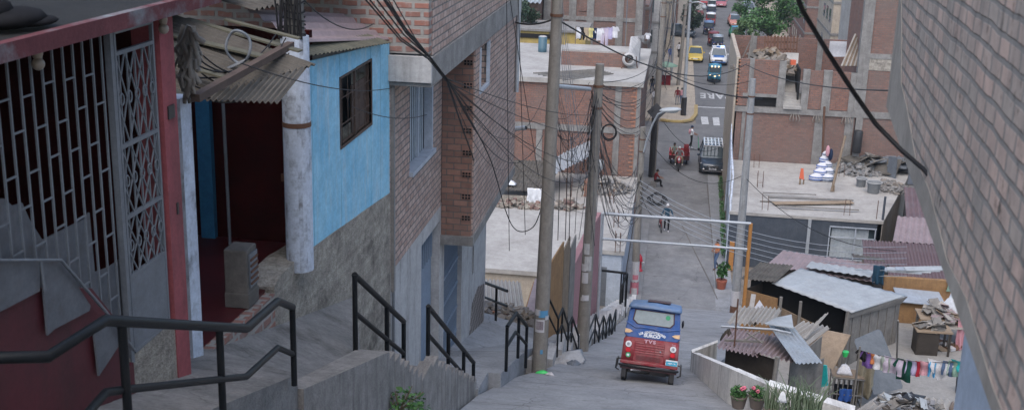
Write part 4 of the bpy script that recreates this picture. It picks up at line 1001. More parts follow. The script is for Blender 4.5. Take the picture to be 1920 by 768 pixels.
# pallets
for k,(u,lab) in enumerate(((1437,'leftmost red-brown wooden pallet leaning behind the rubble heap'),(1456,'middle red-brown wooden pallet leaning behind the rubble heap'),(1474,'rightmost red-brown wooden pallet leaning behind the rubble heap'))):
    p=PY(u+8,98,78); m=MB()
    for i in range(5): m.bar((p.x-.4+i*.2,78,p.z-.4),(p.x-.4+i*.2,78.5,p.z+1.0),.09,.03)
    for z in (0,.5,.95): m.bar((p.x-.45,78.05+z*.36,p.z-.35+z),(p.x+.45,78.05+z*.36,p.z-.35+z),.06,.1)
    m.build('wooden_pallet','rust',None,lab,'pallet','pallets on the brick shell')
garment(PY(1583,78,80.5)+V((0,0,.0)),1.9,1.05,'c_white','cloth','white sheet hung up to dry inside the roofless brick house',.1,6,None)
MB().tube([PY(1540,84,80.5),PY(1612,74,80.5)],.012,4).build('clothes_line','cablegrey',None,'short line holding the white sheet in the roofless brick house','clothes line')
for k in range(8):
    a=PY(1578+k*4,124,72.6); b=PY(1604+k*1.6,64+k*3,74.6); MB().bar(a,b,.10,.04).build('plank','wood' if k%2 else 'beigesheet',None,'long pale plank in the bundle leaning against the tall brick tower','plank','planks leaning against the tower')
p=PY(1405,75,73.2); m=MB(); m.bar(V((p.x,73.2,8.2)),PY(1412,62,73.2),.14,.14); m.bar(V((p.x-.6,73.6,8.2)),V((p.x+.1,73.6,10.1)),.08,.05); m.build('timber_props','greywood',None,'grey upright timbers at the street corner of the brick shell','timber')
m=MB(); p=PY(1488,118,73.4); m.cbox(PY(1487,117,73),(.3,.25,.3),(0,0,.2)); m.build('crate','coneorange',None,'orange box on the rubble heap above the white stairs','box')
# tower
t=thing('brick_tower_house','tall brick house with a grey concrete corner column, behind the cluttered roof yard','house',(12,71.5,0))
xa=cx(1608,210); xb=cx(1626,150)
MB().box((xb,yF-.02,2.9),(17.5,yF+.2,22)).build('wall','brickbrown',t)
MB().box((xa-.05,yF-.10,2.95),(xb,yF+.5,6)).box((xb-.62,yF-.10,6),(xb,yF+.5,22)).build('corner_column','concrete',t)
MB().box((xb-.4,yF+.5,6),(xb-.2,79,22)).build('side_wall','brickred',t)
MB().box((xb,yF-.08,6.0),(17.5,yF+.01,6.4)).build('floor_band','concrete',t); MB().box((xb,yF-.08,9.6),(17.5,yF+.01,9.9)).build('floor_band','concrete',t)
MB().box((xb,yF-.05,8.9),(17.5,yF+.005,9.6)).build('render_patch','adobe',t)
m=MB(); p=PY(1608,258,71.4); m.lathe((p.x,71.3,p.z-.9),[(.25,0),(.27,.1),(.27,1.3),(.24,1.35)],14); m.build('barrel','blackplastic',None,'tall black barrel standing against the tower wall on the roof yard','barrel')
# far right
facade('pink_house','pinkish grey house with narrow windows behind the unfinished brick shell',14.0,19,112,124,14,'cream',-1,4,9)
t=thing('porch_house','white fronted brick house with a grey sheet awning, behind the tall tower','house',(19,100,0))
MB().box((14.8,100.2,0),(22,106,11)).build('wall','brickbrown',t); MB().box((13.9,100,0),(14.8,106,10.8)).build('white_wall','roofwhite',t)
for k in (0,1): MB().box((14.1+k*.35,99.95,7.6+k*.4),(14.25+k*.35,100,9.6+k*.2)).build('slot_window','darkin',t)
MB().slab([(13.9,98.5,10.9),(20,98.5,11.1),(20,102,11.5),(13.9,102,11.3)],(0,0,-.12)).build('awning','galv',t)
MB().box((16.5,100.1,6),(16.7,100.2,10.9)).build('column','concrete',t)
facade('shop_house','brick house behind the street tree on the far right side',14,24,135,170,12,'brickred',-1,4,10)
facade('shop_house','grey house at the far end of the right side of the road',15,26,175,240,10,'cement',-1,3,12)
# roofs right of the dark walled house
def roofthing(lab,pts,z,mat,wm,waves,base=0):
    t=thing('roofed_shed',lab,'shed',(pts[0].x,pts[0].y,base))
    a,b,c=pts; MB().corr(a,b,c,waves,.035,.012).build('roof',mat,t)
    d=b+(c-a); m=MB(); q=[a,b,d,c]
    for p,r_ in zip(q,q[1:]+q[:1]):
        p=p.lerp((a+d)/2,.04); r_=r_.lerp((a+d)/2,.04); m.slab([V((p.x,p.y,base)),V((r_.x,r_.y,base)),r_-V((0,0,.1)),p-V((0,0,.1))],(.01,.08,0))
    m.build('wall',wm,t); return t
roofthing('long shed with a faded red corrugated roof behind the pile of furniture',(V((7.7,42.4,4.35)),V((12.5,42.4,4.35)),V((8.7,51.5,4.45))),0,'redroof','wood',34,3.2)
roofthing('shed with a grey-pink sheet roof just behind the long red roof',(V((10.1,51.9,4.35)),V((15.5,51.9,4.35)),V((10.9,55.6,4.5))),0,'pinkroof','darkwood',20,0)
roofthing('shed with a reddish brown roof beside the beige side wall of the dark walled house',(V((11.6,57,4.0)),V((17.5,57,4.0)),V((12.4,62.5,4.2))),0,'redroof','darkwood',22,0)
roofthing('farthest low shed with a bluish grey roof below the tower',(V((13.4,63.5,4.2)),V((19.5,63.5,4.2)),V((14.4,68.5,4.6))),0,'galv','darkwood',22,0)
# ================================================================ UTILITY POLES
def pole(lab,base,top,r0,r1,mat='polec',posters=(),rings=True,name='utility_pole',cat='utility pole'):
    t=thing(name,lab,cat,tuple(base)); base,top=V(base),V(top)
    MB().tube([base-V((0,0,.3)),top],r0,16,r2=r1).build('shaft',mat,t)
    H=top.z-base.z
    at=lambda f: base+(top-base)*f
    if rings:
        for f in (.93,.86):
            p=at(f); rr=r0+(r1-r0)*f; MB().tube([p-V((0,0,.03)),p+V((0,0,.03))],rr+.02,12).build('clamp','rust',t)
    for f,h,w,ang,pm in posters:
        p=at(f); rr=r0+(r1-r0)*f+.006; m=MB(); n=8; 
        for i in range(n):
            a0=ang+w*(i/n-.5)/rr; a1=ang+w*((i+1)/n-.5)/rr
            m.slab([p+V((rr*math.sin(a),-rr*math.cos(a),z)) for a,z in ((a0,-h/2),(a1,-h/2),(a1,h/2),(a0,h/2))],(.0008*math.sin(a0),-.003,0))
        m.build('poster',pm,t)
    return t,at
P1b=PY(1010,704,24.2); P1t=PY(1045.5,0,24.2); P1t=P1b+(P1t-P1b)*1.12
p1,at1=pole('thick nearest concrete utility pole with paper posters at the ramp edge',P1b,P1t,.175,.108,posters=((.135,.30,.22,-.1,'paper'),(.136,.20,.17,-.1,'paperdark'),(.165,.16,.22,.35,'graffiti'),(.168,.14,.14,-.5,'paper'),(.07,.10,.06,.3,'graffiti'),(.155,.10,.1,.9,'paper')))
P2b=PY(1090,668,29.6); P2t=PY(1125,120,29.6)
p2,at2=pole('second concrete utility pole with torn white posters and thick cable bunches',P2b,P2t,.18,.112,posters=((.29,.30,.18,-.2,'paper'),(.34,.40,.20,.2,'cement'),(.22,.16,.2,.1,'paper'),(.215,.1,.1,-.4,'paper'),(.39,.3,.16,-.2,'cement'),(.325,.2,.14,-.5,'paper')))
P3b=V((-1.32,54.2,.1)); P3t=PY(1206,238,54.2)
p3,at3=pole('yellowish street pole with white and red painted bands next to the hydrant',P3b,P3t,.20,.13,posters=((.16,.75,.9,0,'paper'),(.105,.5,.9,0,'paper'),(.11,.25,.3,.2,'paperpink'),(.03,.8,.8,0,'paperpink'),(.02,.4,.3,0,'paper'),(.065,.28,1.1,0,'blackplastic')))
P4b=V((3.45,52.4,.1)); P4t=PY(1412,148,52.4)
p4,at4=pole('tall grey street pole on the right pavement in front of the dark walled house',P4b,P4t,.22,.13,'polegrey',posters=((.07,.9,.7,-.1,'paper'),(.02,.5,.8,0,'rust')))
P5b=PZ(1222,332,.1); P5t=PY(1247,-20,P5b.y)
p5,at5=pole('dark based pole with a diamond road sign facing away, at the left pavement corner',P5b,P5t,.24,.16,'polec',posters=((.0,9,1.3,0,'blackplastic'),))
p=at5(.36)
t=thing('road_sign','diamond shaped road sign seen from its dark back, fixed to the dark based pole','sign',tuple(p))
s_=.62; MB().slab([p+V((-s_,-.25,0)),p+V((0,-.25,-s_)),p+V((s_,-.25,0)),p+V((0,-.25,s_))],(0,.02,0)).build('sign_plate','signback',t); MB().tube([p+V((-.15,-.2,0)),p+V((.15,-.2,0))],.03,6).build('bracket','galv',t)
def farpole(lab,u,v,ut,vt,r0=.2,r1=.13,mat='polec',z=.15,y=None):
    b=PZ(u,v,z); t_=PY(ut,vt,b.y); return pole(lab,b,t_,r0,r1,mat)
p6,at6=farpole('pale metal lamp post with a dark foot on the yellow kerbed corner',1281,216,1296,-30,.16,.11,'galv')
MB().tube([at6(0),at6(.14)],.24,12).build('dark_foot','blackplastic',p6)
farpole('round pale pole directly left of the lamp post on the yellow kerbed corner',1271,160,1287,8,.19,.14,'polec')
farpole('thin pole third from the lamp post, among the tangled cables',1258,150,1268,-20,.13,.10,'polegrey')
p7,at7=farpole('thick pole carrying the densest cable tangle left of the far road',1240,142,1246,-30,.24,.2,'polegrey')
farpole('dark leaning pole nearest to the red brick house corner beyond the crossing',1233,190,1250,-30,.18,.12,'cement')
# lamp arms
q=at6(.88); a=[PY(1296,5,P5b.y*0+at6(.5).y),PY(1310,4,at6(.5).y),PY(1320,8,at6(.5).y)]
MB().tube([PY(1295,12,at6(0).y)]+a,.06,6).build('arm','galv',p6); MB().ball(PY(1320,14,at6(0).y),(.22,.3,.2),10,6).build('lamp_head','whitesheet',p6)
yy_=54.0; L=[PY(1207,285,yy_),PY(1213,262,yy_-.2),PY(1224,232,yy_-.5),PY(1234,214,yy_-.9),PY(1246,209,yy_-1.3)]
t=thing('street_lamp','street lamp head on a curved white arm reaching from the yellowish pole over the street','street lamp',tuple(L[0]))
MB().tube(L,.045,8).build('arm','galv',t); 
c=PY(1257,206,yy_-1.8); MB().ball(c,(.50,.22,.11),14,8,Matrix.Rotation(-.1,3,'Y')).build('lamp_head','whitesheet',t); MB().ball(c-V((0,0,.06)),(.36,.17,.08),12,6).build('diffuser','glasslight',t)
# horizontal bracket between pole 1 and cable drop
a=PY(1036,161,24.6); b=PY(1106,167,29); t=MB().tube([a,b],.05,8).build('cross_arm','galv',None,'long galvanised arm reaching from the nearest pole towards the second pole','pole arm')
m=MB(); c=PY(1142,248,29.6); m.tube([c+V((.19*math.cos(k*.42),.03*math.sin(k),.21*math.sin(k*.42))) for k in range(16)],.02,6); m.tube([c+V((.17*math.cos(k*.42),.05,.19*math.sin(k*.42))) for k in range(16)],.016,6); m.build('cable_coil','cable',None,'coil of spare black cable hanging beside the second utility pole','cable coil')
# ================================================================ GATE FRAME ACROSS THE RAMP
y=36.0; a,b=PY(1130,400,y),PY(1408,419,y); c,d=PY(1129,447,y),PY(1404,467,y)
t=thing('height_barrier','two bar galvanised pipe frame spanning the ramp, with an orange right post','barrier',(a.x,y,rz(y)))
MB().tube([a,b],.05,8).build('top_bar','galv',t); MB().tube([c,d],.042,8).build('lower_bar','galv',t)
MB().tube([V((a.x,y,rz(y)-.3)),a],.05,8).build('post','galv',t); MB().tube([V((b.x,y,rz(y)-.6)),b],.06,8).build('post','orangepaint',t,label='orange painted right post')
# ================================================================ FENCES LEFT OF THE STAIRS
yb=31
def board(lab,u0,u1,vt0,vt1,vb,y0,y1,mat,name='plank_fence',cat='fence panel'):
    a,b=PY(u0,vt0,y0),PY(u1,vt1,y1); c,d=PY(u1,vb,y1),PY(u0,vb,y0)
    m=MB(); m.slab([a,b,V((b.x,b.y,c.z)),V((a.x,a.y,d.z))],(-.04,.04,0)); return m.build(name,mat,None,lab,cat)
board('brown plank panel with a slanted top, nearest of the tall panels behind the nearest pole',1028,1058,502,453,690,28.5,30.5,'orangewood')
board('dark brown pointed plank panel between the orange brown panel and the grey one',1058,1070,470,443,660,30.6,31.5,'wood')
board('narrow grey panel with a slanted top beside the pink wall',1071,1081,465,440,650,31.6,32.4,'greywood')
board('thin red edge panel left of the orange brown plank panel',1022,1030,520,500,640,28.1,28.4,'pinkwall')
m=MB(); a=PY(1080,560,30.5); b=PY(1128,400,41)
P=[None,PY(1072,508,32.6),PY(1104,440,38),PY(1127,398,43),None]
P[-1]=V((P[-2].x,P[-2].y,rz(43)-.4)); P[0]=V((P[1].x,P[1].y,rz(32.6)-.6)); m.slab(P,(-.2,0,0)); m.build('painted_wall','pinkwall',None,'peeling pink wall stepping down beside the stairs behind the second utility pole','wall')
# beige corrugated roof shed below the white roof
t=thing('roofed_shed','small shed with a beige corrugated roof below the white roof, past the brick house','shed',(-4,33,6))
q0,q1,q2=PY(896,580,32),PY(985,588,31.4),PY(896,522,36)
MB().corr(q0,q1,q2,11,.035,.012).build('roof','beigesheet',t)
q3=PY(985,588,31.4); q4=PY(1003,525,35.5); MB().slab([q3,q3+V((.35,0,-.1)),q4+V((.3,0,0)),q4],(0,0,.05)).build('roof_edge','pinkroof',t)
MB().slab([q3+V((-.1,.1,-.05)),V((q3.x+.9,q3.y+.3,q3.z-1.6)),V((q3.x-.1,q3.y+.1,q3.z-1.9))],(0,.1,0)).build('gable_board','orangewood',t)
MB().slab([V((q3.x+.02,q3.y+.1,q3.z-.1)),q4+V((.05,0,-.05)),V((q4.x+.3,q4.y,q4.z-2.4)),V((q3.x+.4,q3.y,q3.z-2.2))],(-.1,0,0)).build('side_board','orangewood',t)
MB().slab([V((q0.x-2,q0.y+.15,q0.z-.06)),V((q3.x,q3.y+.15,q3.z-.06)),V((q3.x,q3.y+.15,q3.z-.5)),V((q0.x-2,q0.y+.15,q0.z-.5))],(0,.1,0)).build('front_beam','brickorange',t)
pile('rubble',(-4.9,30.2,7.9),1.6,1.0,.35,420,(.05,.2),['gravel','rubble','dirt'],'strip of loose stones below the beige roofed shed','stones','stuff',21)
# ================================================================ HYDRANT
p=PZ(1199,507,.13); t=thing('fire_hydrant','red fire hydrant with a white outlet standing beside the yellowish pole','hydrant',tuple(p))
MB().lathe(p,[(.16,0),(.16,.05),(.10,.07),(.10,.5),(.14,.52),(.14,.56),(.12,.6),(.11,.72),(.07,.82),(.03,.85),(.03,.9)],14).build('barrel','hydrantred',t)
for s in (-1,1): MB().tube([p+V((.08*s,0,.45)),p+V((.22*s,0,.45))],.055,8).build('outlet','hydrantred' if s<0 else 'paper',t)
# ================================================================ LOW WALL AT THE RAMP
A,B_,C,D=PY(1298,660,27),PY(1369,690,21.8),PY(1440,721,20.0),PY(1602,771,19.4); E_=PY(1346,641,28.6)
m=MB()
def wseg(a,b,th,dz=1.3): 
    n=V((b.y-a.y,-(b.x-a.x),0)).normalized()*th
    if n.x<0: n=-n
    m.slab([a,b,b+n,a+n],(0,0,-dz))
Am=along(A,B_,.33); wseg(A,Am,.16); wseg(Am,B_,.16); wseg(B_,C,.17); n_=V((.05,.25,0)); m.slab([C,D,D+n_,C+n_],(0,0,-1.6)); m.slab([A+V((0,.0,.004)),E_,E_+V((.0,.16,0)),A+V((-.02,.16,.004))],(0,0,-1.5))
m.build('low_wall','lowwall',None,'low rendered wall along the right edge of the ramp before the pink roofed shack','wall')
# ================================================================ POTS AND PLANTS
def leaves(m,c,r,n,s,seed,fl=1):
    rd=random.Random(seed)
    for i in range(n):
        a=rd.random()*2*PI; b=math.acos(rd.uniform(-.3,1)); q=rd.random()**.4
        p=V(c)+V((r[0]*q*math.sin(b)*math.cos(a),r[1]*q*math.sin(b)*math.sin(a),r[2]*q*math.cos(b)))
        e=Euler((rd.uniform(-.9,.9),rd.uniform(-.9,.9),rd.random()*6)).to_matrix(); w=s*rd.uniform(.6,1.2)
        m.add([p+e@V(v) for v in ((-w*.5,0,0),(0,-w*.42,.05*w),(w*.6,0,0),(0,w*.42,.05*w))],[(0,1,2,3)])
    return m
for k,(u,v,y,lab,sd) in enumerate(((1385,751,19.9,'left pot plant with pink flowers in front of the low wall',5),(1419,752,19.7,'right pot plant with pink flowers in front of the low wall',9))):
    c=PY(u,v,y); t=thing('flower_pot',lab,'potted plant',tuple(c-V((0,0,.1))))
    MB().lathe(c-V((0,0,.12)),[(.11,0),(.13,.1),(.15,.2),(.16,.22),(.16,.24),(.14,.24)],16).build('pot','potgrey',t)
    leaves(MB(),c+V((0,0,.13)),(.17,.17,.18),420,.05,sd).build('foliage','leaf',t)
    fl=MB(); rd=random.Random(sd)
    for i in range(3 if k==0 else 2):
        q=c+V((rd.uniform(-.12,.12),-.10,.2+rd.uniform(0,.12)))
        for j in range(7): fl.ball(q+V((.022*math.cos(j),.01*math.sin(j*2),.022*math.sin(j))),.018,6,4)
    fl.build('flowers','petal',t)
def spiky(lab,c,n,h,spread,seed,name='aloe_plant',mat='aloe'):
    rd=random.Random(seed); m=MB()
    for i in range(n):
        a=rd.random()*2*PI; l=h*rd.uniform(.6,1.1); q=rd.random(); w=.013*rd.uniform(.7,1.3)
        o=V(c)+V((rd.uniform(-1,1)*spread*.55,rd.uniform(-1,1)*spread*.3,0)); tip=V((math.cos(a)*spread*q*.8,math.sin(a)*spread*q*.6,l))
        pts=[o+V((tip.x*f*f,tip.y*f*f,tip.z*f)) for f in (0,.3,.6,.85,1)]
        m.tube(pts,[w,w*.95,w*.7,w*.35,.003],4)
    t=thing(name,lab,'plant',tuple(c)); m.build('leaves',mat,t); return t
c=PY(1500,775,19.0); t=spiky('wide clump of tall grey-green spiky aloe growing over the low wall',c,70,.66,.62,3)
MB().lathe(c-V((0,0,.3)),[(.25,0),(.3,.3),(.25,.31)],14).build('pot','potgrey',t)
c=PY(1447,766,19.3); t=spiky('narrow clump of spiky aloe beside the pink flower pots',c,38,.5,.22,8)
MB().lathe(c-V((0,0,.2)),[(.12,0),(.16,.2),(.13,.21)],14).build('pot','potgrey',t)
heapcloth('plastic_bag',PY(1466,752,19.0),(.08,.05,.16),'plastic_sheet','pale crumpled plastic bag between the two aloe clumps','bag',3)
c=PX(748,772,-3.26); t=thing('weed','green weed growing from the stair side wall at the bottom of the view','plant',tuple(c))
leaves(MB(),c+V((0.1,0,.05)),(.34,.2,.30),260,.06,4).build('foliage','leaf',t)
m=MB(); 
for k in range(14): m.tube([c,c+V((random.uniform(-.25,.35),-.05,random.uniform(.2,.42)))],.006,4)
m.build('stems','wood',t)
# potted bush on the pavement
c=PZ(1352,540,.02); t=thing('potted_bush','leafy green bush in a terracotta pot on the pavement beside the woman in orange','potted plant',tuple(c))
MB().lathe(c,[(.20,0),(.25,.3),(.28,.42),(.28,.46),(.22,.46)],14).build('pot','terracotta',t)
fo=leaves(MB(),c+V((0,0,.75)),(.30,.3,.35),200,.16,3); leaves(fo,c+V((.1,0,1.1)),(.34,.3,.32),90,.18,5); fo.build('foliage','leaf',t)
m=MB(); 
for k in range(6): m.tube([c+V((0,0,.4)),c+V((random.uniform(-.3,.35),0,.9+random.random()*.5))],.02,4)
m.build('stems','bark',t)
p=PZ(1369,505,.02); MB().box((p.x-.12,p.y-.1,0),(p.x+.12,p.y+.1,1.55)).build('orange_post','orangepaint',None,'short square orange post on the pavement between the bush and the grey pole','post')
# plants along the pavement by the pale wall
for k in range(6):
    y=61.5+k*2.6; x=3.14+.03*k; t=thing('climbing_plant','green plant growing along the pale wall on the right pavement','plant',(x,y,.0),'plants along the pale wall on the right pavement')
    leaves(MB(),(x+.05,y,.35+.1*(k%3)),(.14,1.0,.62),190,.13,20+k).build('foliage','leafbright',t); MB().tube([(x,y,0),(x+.05,y+.2,1.2)],.03,5).build('stem','bark',t)
# ================================================================ BIG GREY SHACK (yard)
Yd=5.04
FL=V(PY(1447,530,37.1)); BL=PY(1501,502,39.2); BR=PY(1699,553,38.0); FR=PY(1597,585,35.2)
t=thing('plank_shack','board shack with a big pale grey metal roof standing in the lower yard','shack',(FL.x,FL.y,Yd))
rf=MB(); 
def bil(a,b,c,d,s,r): return (a*(1-s)+b*s)*(1-r)+(d*(1-s)+c*s)*r
n=30; k=10; vs=[]
for j in range(k+1):
    for i in range(n+1): 
        s_=i/n; r_=j/k; p=bil(FL,FR,BR,BL,s_,r_)+V((0,0,.015*math.sin(s_*60)+.10*math.sin(r_*PI)*math.sin(s_*PI))); vs.append(p)
f=[(j*(n+1)+i,j*(n+1)+i+1,(j+1)*(n+1)+i+1,(j+1)*(n+1)+i) for j in range(k) for i in range(n)]
N_=len(vs); f2=[tuple(reversed([q+N_ for q in x])) for x in f]; ed=[]
for i in range(n): ed+=[(i+1,i,i+N_,i+1+N_),(k*(n+1)+i,k*(n+1)+i+1,k*(n+1)+i+1+N_,k*(n+1)+i+N_)]
for j in range(k): ed+=[(j*(n+1),(j+1)*(n+1),(j+1)*(n+1)+N_,j*(n+1)+N_),((j+1)*(n+1)+n,j*(n+1)+n,j*(n+1)+n+N_,(j+1)*(n+1)+n+N_)]
rf.add(vs+[v-V((0,0,.025)) for v in vs],f+f2+ed,True); rf.build('roof','whitesheet',t)
MB().corr(PY(1388,525,37.3)+V((0,0,.06)),FL+V((.12,-.1,.08)),PY(1425,492,39.5)+V((0,0,.02)),9,.02,.01).build('roof_sheet','rustroof',t)
MB().slab([FR+V((-.05,.05,-.03)),BR+V((.05,0,-.03)),BR+V((-.15,-.15,-.22)),FR+V((-.1,0,-.20))],(0,0,-.03)).build('eave_board','greywood',t)
def dn(p,z=Yd): return V((p.x,p.y,z))
# front wall: brown boards low, dark opening above
Fl=PY(1397,545,36.9); Fm=FR+V((-.05,.25,-.1)); Fl=V((Fl.x,37.1,6.85))
wf=MB(); dd=(Fm-Fl); 
wf.slab([dn(Fl),dn(Fm),dn(Fm)+V((0,0,.95)),dn(Fl)+V((0,0,1.75)) ],(.02,.06,0)); wf.build('front_boards','wood',t)
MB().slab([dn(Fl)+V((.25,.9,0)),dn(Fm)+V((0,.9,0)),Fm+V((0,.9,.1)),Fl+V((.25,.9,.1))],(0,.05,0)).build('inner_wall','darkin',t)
MB().slab([dn(Fl)+V((-.03,-.05,0)),dn(along(Fl,Fm,.34))+V((-.03,-.05,0)),along(Fl,Fm,.34)+V((-.03,-.05,-.06)),Fl+V((-.03,-.05,0))],(0,.03,0)).build('plywood_panel','orangewood',t)
for f_ in (.0,.36,.55,1.0): p=along(Fl,Fm,f_); MB().bar(dn(p)+V((0,-.06,0)),p+V((0,-.06,.02)),.09).build('post','greywood',t)
Rb=BR+V((-.18,-.05,-.2)); m=MB(); nb=12
for i in range(nb):
    a=along(Fm,Rb,i/nb); b=along(Fm,Rb,(i+.96)/nb); o=V((.02*(i%2),0,0)); m.slab([dn(a)+o,dn(b)+o,b+o,a+o],(-.03,.02,0))
m.build('side_boards','greywood',t)
Bl=BL+V((-.3,-.1,-.15)); MB().slab([dn(Bl),dn(Rb),Rb,Bl],(0,.05,0)).slab([dn(Fl),dn(Bl),Bl,Fl],(.05,0,0)).build('back_boards','darkwood',t)
pt=PY(1590,583,35.0); MB().tube([PZ(1572,697,Yd),pt],.055,8).build('prop_post','greywood',t)
# second shack roof behind
t=thing('plank_shack','low shack with a patched pinkish grey sheet roof behind the big pale roofed shack','shack',(6,42,3.5))
a,b,c,d=PY(1436,497,41.5),PY(1640,528,41),PY(1668,492,44.5),PY(1468,469,44.5)
m=MB(); m.corr(a,b,d,16,.02,.012); m.build('roof','pinkroof',t)
MB().corr(PY(1510,505,41.3)+V((0,0,.09)),PY(1632,523,40.9)+V((0,0,.09)),PY(1520,494,42.6)+V((0,0,.09)),8,.02,.01).build('white_roof_sheet','whitesheet',t)
MB().corr(PY(1600,487,44)+V((0,0,.1)),PY(1660,495,43.9)+V((0,0,.1)),PY(1596,480,44.9)+V((0,0,.1)),6,.02,.01).build('roof_patch','rustroof',t)
MB().slab([dn(a,3)+V((.1,.2,0)),dn(b,3)+V((0,.2,0)),b+V((0,.2,-.05)),a+V((.1,.2,-.05))],(0,.05,0)).slab([dn(b,3)+V((0,.25,0)),dn(c,3),c-V((0,0,.05)),b+V((0,.25,-.05))],(-.05,0,0)).build('wall','darkwood',t)
m=MB(); p=PY(1647,510,41); drape('tarp',p+V((0,0,.25)),.4,.7,.08,'c_denimteal',label='blue tarpaulin scrap hanging at the corner of the patched shack roof',cat='tarpaulin',seed=5)
# ================================================================ SMALL PINK ROOFED SHACK
t=thing('lean_to_shack','small low shack with a pink corrugated roof right behind the low ramp wall','shack',(2,26,5))
a,b,c=PY(1343,650,25.6),PY(1486,682,24.6),PY(1372,612,28.2)
MB().corr(a,along(a,b,.56),c,10,.03,.008).build('pink_roof','pinkroof',t)
MB().corr(along(a,b,.5)+V((0,.1,.05)),b+V((0,0,.05)),PY(1446,628,28.2)+V((0,0,.05)),8,.03,.008).build('pink_roof','pinkroof',t)
MB().corr(PY(1362,612,28.0)+V((0,0,.1)),PY(1416,616,27.9)+V((0,0,.1)),PY(1385,580,30.0)+V((0,0,.1)),6,.035,.01).build('cream_roof','beigesheet',t)
MB().corr(PY(1405,614,27.9)+V((0,0,.16)),PY(1447,620,27.9)+V((0,0,.16)),PY(1426,584,30.1)+V((0,0,.16)),5,.035,.01).build('cream_roof','beigesheet',t)
MB().corr(PY(1452,640,27.6)+V((0,0,.02)),PY(1508,653,27.2)+V((0,0,.02)),PY(1505,603,30.2)+V((0,0,.02)),6,.035,.01).build('cream_roof','beigesheet',t)
MB().corr(PY(1488,660,27.3)+V((0,0,.12)),PY(1512,638,28.0)+V((0,0,.12)),PY(1530,612,29.2)+V((0,0,.12)),3,.03,.01).build('cream_roof','beigesheet',t)
MB().corr(PY(1493,681,23.6),PY(1542,679,24.2),PY(1438,604,27.4),6,.018,.008).build('grey_roof_sheet','galv',t)
MB().slab([PY(1433,607,26.6),PY(1488,616,26.4),PY(1484,590,27.6),PY(1455,596,27.6)],(0,0,.02)).build('grey_roof_sheet','whitesheet',t)
fr_=MB(); a2=a+V((.25,.4,-.1)); b2=b+V((-.3,.35,-.1)); fr_.slab([dn(a2,5),dn(b2,5),b2,a2],(0,.06,0)); fr_.build('front_wall','darkwood',t)
MB().slab([dn(b2,5)+V((.3,.1,0)),V((b2.x+1.1,b2.y+1.2,5)),V((b2.x+1.1,b2.y+1.2,b2.z+.2)),b2+V((.3,.1,-.05))],(0,.06,0)).build('side_wall','greywood',t)
MB().slab([dn(a2,5),dn(c,5),c+V((0,0,-.15)),a2],(.05,0,0)).build('side_wall','plywood',t)
MB().tube([V((PY(1448,745,21.5).x,22.6,7.2)),PY(1458,668,22.8)],.05,8).build('prop_post','greywood',t)
q=PY(1466,745,23.2); m=MB(); m.slab([PY(1479,760,24.0),PY(1536,752,24.6),PY(1544,672,24.6),PY(1500,684,24.0)],(.02,.05,0)); m.build('door_board','greywood',t)
# loose things on its roof
m=MB(); m.tube([PY(1352,611,26.4),PY(1450,617,26.2),PY(1484,624,26.0)],.028,6); m.build('metal_pipe','galv',None,'grey pipe lying across the pink corrugated shack roof','pipe')
m=MB(); m.bar(PY(1358,637,26),PY(1432,640,26),.05); m.tube([PY(1395,637,26),PY(1425,620,26.2)],.02,5); m.tube([PY(1400,622,26),PY(1430,643,25.8)],.02,5); m.build('branch','greywood',None,'bare crooked stick lying on the lower pink corrugated roof','stick')
MB().tube([PY(1377,648,25.9),PY(1384,560,25.9)],.02,5).build('thin_pole','rust',None,'thin dark rod standing at the left corner of the pink roofed shack','rod')
heapcloth('sack',PY(1364,637,27.2),(.16,.2,.25),'darkwood','dark sack at the left corner of the pink roofed shack','sack',4)
# plywood sheet, teal panel
m=MB(); m.slab([PY(1531,660,30),PY(1560,690,29.6),PY(1592,634,31.0),PY(1552,610,31.8)],(.03,.04,0)); 
m=MB(); m.slab([PY(1534,616,31.5),PY(1594,628,31.2),PY(1562,692,30.4),PY(1533,678,30.4)],(.03,.05,0)); m.build('plywood_sheet','plywood',None,'tilted brown plywood sheet leaning against the front of the pale roofed shack','plywood')
m=MB(); m.slab([PY(1531,682,29.3),PY(1550,685,29.2),PY(1552,722,29.2),PY(1537,726,29.3)],(.02,.05,0)); m.build('teal_panel','plasticteal',None,'bright teal plastic panel standing below the plywood sheet','panel')
p=PY(1585,660,31); m=MB(); m.lathe(p-V((0,0,.12)),[(.06,0),(.10,.14),(.10,.15)],12); m.build('green_bowl','plasticgreen',None,'small bright green plastic tub hanging on the shack post','tub')
m=MB(); m.slab([PY(1410,585,33),PY(1440,590,32.8),PY(1424,565,34)],(0,.02,.05)); m.build('window_frame','paper',None,'loose white and dark frame lying at the peak behind the pink roof','frame')
MB().bar(PY(1408,582,33),PY(1413,552,34),.14,.05).build('white_board','beigesheet',None,'short cream board standing behind the pink roofed shack','board')
# mattress
a,b,c,d=PY(1600,640,33.8),PY(1650,618,34.6),PY(1693,730,32.9),PY(1638,742,32.2)
ms=MB(); ms.slab([a,b,c,d],(.05,.2,.05)); o=ms.build('mattress','mattress',None,'worn grey mattress leaning against the board wall of the shack','mattress',bevel=.07)
